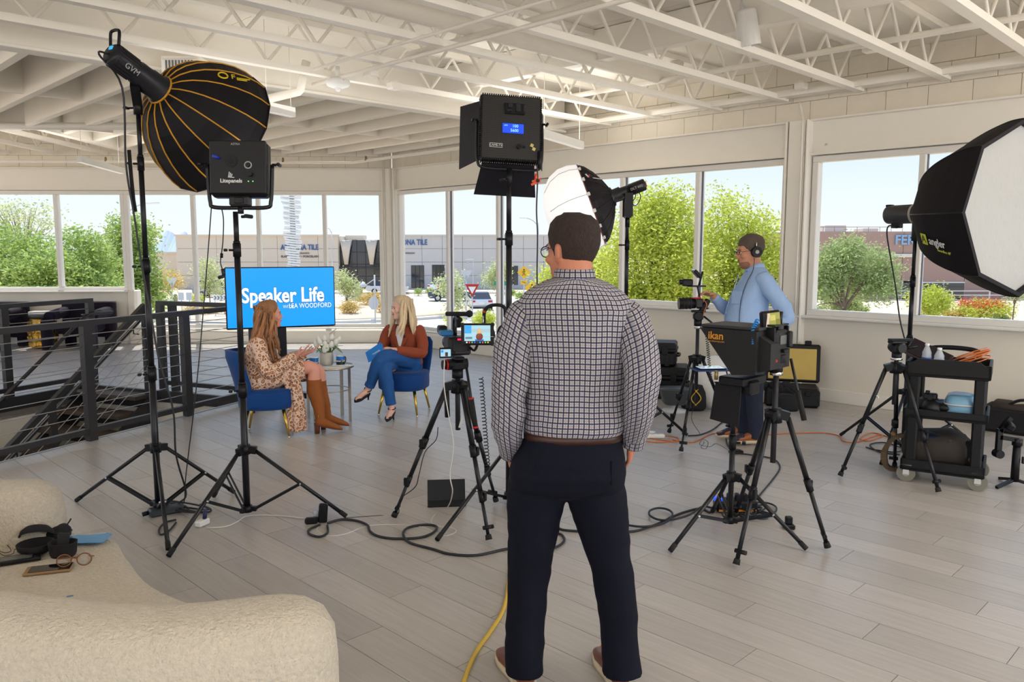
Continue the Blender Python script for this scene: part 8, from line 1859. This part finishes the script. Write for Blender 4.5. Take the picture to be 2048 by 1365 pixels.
for k in range(70):
    a = math.radians(rr.uniform(80, 290)); sp3.append((a, rr.uniform(.02, .10), rr.uniform(.36, .47), rr.uniform(.005, .05), rr.uniform(-.06, .03)+(.05 if a < 1.9 else 0), rr.uniform(.010, .022), rr.uniform(.010, .017), rr.uniform(0, 6)))
o = locks(HM3, p3, cap3, M_h3, sp3); 
# =================================================================== blonde woman in the rust jacket
P4 = V3(-1.11, 8.12, 0)
p4 = thing('person', 'blonde woman in a rust jacket, white top and jeans, seated with crossed legs', 'person', P4, math.radians(165))
SK4 = skinmat('skin_light', srgb(238, 188, 168))
u4 = MB(); HM4 = headM((-.005, .05, 1.080), math.radians(-42), math.radians(-2), .95)
head_union(u4, HM4, True); limb(u4, [(0, -.02, .87), (0, .0, .94), (0, .028, 1.01)], [.056, .048, .048])
torso(u4, [(.42, 0, -.05, .15, .12), (.55, 0, -.06, .14, .11), (.68, 0, -.05, .12, .09), (.80, 0, -.035, .14, .10), (.87, 0, -.03, .14, .08), (.90, 0, -.025, .11, .06)], n=24)
W4R, W4L = V3(.075, .285, .665), V3(-.02, .295, .685)
limb(u4, [(.15, -.03, .85), (.205, .0, .72), (.215, .06, .625), (.14, .20, .64), W4R], [.042, .038, .034, .03, .022]); hand_union(u4, W4R, (-.45, .80, .12), (.5, .45, .75), (-.4, .2, .9), curl=.5, spread=.06, r0=.0072, L=.165)
limb(u4, [(-.15, -.03, .85), (-.21, .0, .72), (-.215, .07, .63), (-.12, .21, .66), W4L], [.042, .038, .034, .03, .022]); hand_union(u4, W4L, (.75, .62, .05), (-.3, .5, .8), (.3, .3, .9), curl=.5, spread=.06, r0=.0072, L=.165)
K4L, A4L, T4L = V3(.06, .42, .60), V3(.215, .40, .30), V3(.315, .50, .185)
K4R, A4R, T4R = V3(.02, .42, .50), V3(-.035, .40, .12), V3(-.045, .545, .022)
limb(u4, [(-.09, -.03, .52), (-.02, .2, .60), K4L, K4L.lerp(A4L, .5), A4L], [.085, .075, .055, .045, .03]); limb(u4, [(.09, -.03, .50), (.06, .2, .52), K4R, K4R.lerp(A4R, .5), A4R], [.085, .075, .055, .045, .03])
def fh_(A, T, h): return A+(A-T).normalized()*.02+V3(0, -.02, -h)
limb(u4, [A4L+V3(-.005, -.01, -.01), A4L.lerp(T4L, .45)+V3(0, 0, .005), A4L.lerp(T4L, .9)], [.03, .028, .022]); limb(u4, [A4R+V3(0, -.012, -.02), A4R.lerp(T4R, .45), A4R.lerp(T4R, .9)], [.03, .028, .022])
body4 = remesh(u4, 'body', SK4, p4, .0065, 3)
M_jean = mat('blue_jeans', srgb(26, 84, 150), .8, noise=.22, nscale=7, bump=.12, bscale=120)
jn = MB(); torso(jn, [(.42, 0, -.05, .165, .14), (.47, 0, -.05, .178, .15), (.56, 0, -.05, .165, .135), (.62, 0, -.05, .15, .12)], n=30)
limb(jn, [(-.085, -.03, .52), (-.06, .10, .575), (0, .27, .62), K4L, K4L.lerp(A4L, .35)+V3(.005, .01, 0), K4L.lerp(A4L, .75), A4L+(K4L-A4L)*.12], [.105, .098, .086, .072, .066, .052, .047], n=24, wr=.006, fr=14); limb(jn, [(.085, -.03, .51), (.075, .10, .53), (.05, .27, .545), K4R, K4R.lerp(A4R, .35)+V3(0, .01, 0), K4R.lerp(A4R, .75), A4R+(K4R-A4R)*.10], [.105, .098, .084, .070, .064, .052, .047], n=24, wr=.006, fr=14)
jeans = remesh(jn, 'jeans', M_jean, p4, .007, 2)
for A_, K_ in ((A4L, K4L), (A4R, K4R)):
    d_ = (K_-A_).normalized(); b_ = A_+(K_-A_)*.11; q = MB(); limb(q, [b_-d_*.004, b_+d_*.01, b_+d_*.03], [.0505, .052, .0505], n=20); q.build('cuff', M_jean, jeans)
M_rust = mat('rust_jacket', srgb(148, 66, 38), .8, noise=.1, nscale=12, bump=.1, bscale=90)
jk = MB(); torso(jk, [(.50, 0, -.045, .178, .150), (.53, 0, -.045, .182, .15), (.60, 0, -.05, .162, .132), (.67, 0, -.05, .146, .115), (.75, 0, -.04, .154, .12), (.82, 0, -.032, .168, .112), (.865, 0, -.03, .160, .09), (.89, 0, -.025, .118, .07), (.905, 0, -.02, .08, .058)], n=44, wr=.006, fr=10, seed=8)
jacket = jk.build('jacket', M_rust, p4)
for s, pts in ((1, [(.135, -.03, .872), (.165, -.025, .84), (.205, 0, .73), (.222, .055, .635), (.20, .10, .625), (.145, .19, .64), (.095, .265, .658)]), (-1, [(-.135, -.03, .872), (-.165, -.025, .84), (-.21, 0, .73), (-.222, .065, .64), (-.195, .11, .64), (-.12, .205, .66), (-.045, .28, .68)])):
    sl = MB(); limb(sl, pts, [.05, .062, .060, .056, .054, .050, .042], n=22, k=6, wr=.007, fr=14, seed=s*2); sl.build('sleeve', M_rust, jacket)
def front_y(x, z): return -.03+.118*math.sqrt(max(.05, 1-(x/.17)**2))*(1.0 if z < .84 else .85)
wt = MB(); rows = []
for z, hw in ((.90, .048), (.87, .052), (.82, .044), (.76, .030), (.70, .016), (.66, .004)): rows.append([V3(x, front_y(x, z)+.006+(.0 if z < .86 else -.03*(z-.86)/.04), z) for x in [hw*(-1+2*j/6) for j in range(7)]]+[V3(x, front_y(x, z)-.03, z) for x in [hw*(1-2*j/6) for j in range(7)]])
wt.loft(rows).build('top', mat('white_top', srgb(232, 230, 228), .8), p4)
for s in (-1, 1):
    lp_ = MB(); ra = []
    for z, a, b in ((.915, .050, .075), (.89, .056, .090), (.84, .048, .098), (.78, .036, .080), (.72, .020, .050), (.665, .004, .014)): ra.append([V3(s*a, front_y(a, z)+.010-(.03 if z > .9 else 0), z), V3(s*b, front_y(b, z)+.010-(.04 if z > .9 else 0), z), V3(s*b, front_y(b, z)-.004-(.04 if z > .9 else 0), z), V3(s*a, front_y(a, z)-.004-(.03 if z > .9 else 0), z)])
    lp_.loft(ra, smooth=False).build('lapel', M_rust, jacket)
MB().ball((0, front_y(0, .65)+.012, .645), .009, n=10, m=6).build('button', mat('dark_button', (.05, .02, .015), .4), jacket); MB().box((-.052, front_y(.05, .80)+.014, .80), (.012, .012, .03), None, .003).build('microphone_clip', M_black, jacket)
M_pump = mat('black_suede', (.012, .011, .013), .8)
for A_, T_, up in ((A4L, T4L, V3(-.25, .55, .8)), (A4R, T4R, Z)):
    d_ = (T_-A_); hl_ = V3(A_.x, A_.y-.035, A_.z-.055) if up is Z else A_+V3(.005, -.035, -.055)
    f_ = (T_-hl_).normalized(); s_ = f_.cross(up).normalized(); n_ = s_.cross(f_); L_ = (T_-hl_).length
    q = MB(); q.loft([ring(hl_+f_*(L_*t)+n_*(hh/2-.008), ww, hh/2, s_, n_, 16, 2.4) for t, ww, hh in ((-.03, .015, .045), (.04, .027, .058), (.2, .028, .04), (.42, .028, .024), (.6, .034, .028), (.72, .037, .042), (.86, .031, .04), (.96, .017, .028), (1, .005, .012))]); pu = q.build('shoe', M_pump, p4)
    MB().loft([ring(hl_+f_*.012-n_*dz, a, a, s_, f_, 10) for dz, a in ((-.0, .02), (.03, .010), (.07 if up is Z else .075, .007))]).build('heel', M_pump, pu)
    aa = A_+V3(0, -.0, .0); MB().tube([aa+(s_*math.cos(a)+f_*math.sin(a))*.036 for a in [2*PI*k/18 for k in range(18)]], .0045, 6, closed=True).build('ankle_strap', M_pump, pu); MB().tube(spline([aa+f_*.037, aa.lerp(hl_+f_*(L_*.6)+n_*.035, .5)+n_*.012, hl_+f_*(L_*.66)+n_*.032], 4), .0055, 6).build('instep_strap', M_pump, pu)
face_parts(body4, HM4, p4, mat('lips_f', srgb(196, 104, 100), .4), mat('brow_blonde', srgb(166, 126, 86), .8), iris=(80, 100, 120))
M_h4 = hairmat('blonde_hair', srgb(236, 204, 164), .18)
cap4 = hair_cap(HM4, p4, M_h4, .020, lambda a: .080 if a < .45 else (.080-(a-.45)*.085 if a < 1.1 else (.025-.12*(a-1.1) if a < 1.6 else -.09)), top=.008, rough=.005)
rr = random.Random(9); sp4 = []
for k in range(40):
    a = math.radians(rr.uniform(58, 302)); sd = 1 if a < PI else -1
    sp4.append((a, rr.uniform(.02, .10), rr.uniform(.27, .37), rr.uniform(.008, .035), (.07 if (a < 1.75 or a > 4.5) else -.02)+rr.uniform(-.02, .02), rr.uniform(.003, .009), rr.uniform(.013, .020), rr.uniform(0, 6)))
locks(HM4, p4, cap4, M_h4, sp4)
cd = thing('question_cards', 'bright blue question cards held by the blonde woman', 'cards', WM(p4) @ V3(.135, .385, .66), (math.radians(-58), math.radians(28), math.radians(165)))
M_card = mat('blue_card', srgb(14, 132, 226), .35)
c0 = MB().box((0, 0, 0), (.19, .125, .003), None, .001).build('card', M_card, cd); MB().box((.012, -.018, -.005), (.19, .125, .003), rotz(.12), .001).build('card', M_card, cd)
text('Speaker', .03, 'lettering', M_prt, c0, (-.01, .0, .002), Matrix.Identity(3), .0004)
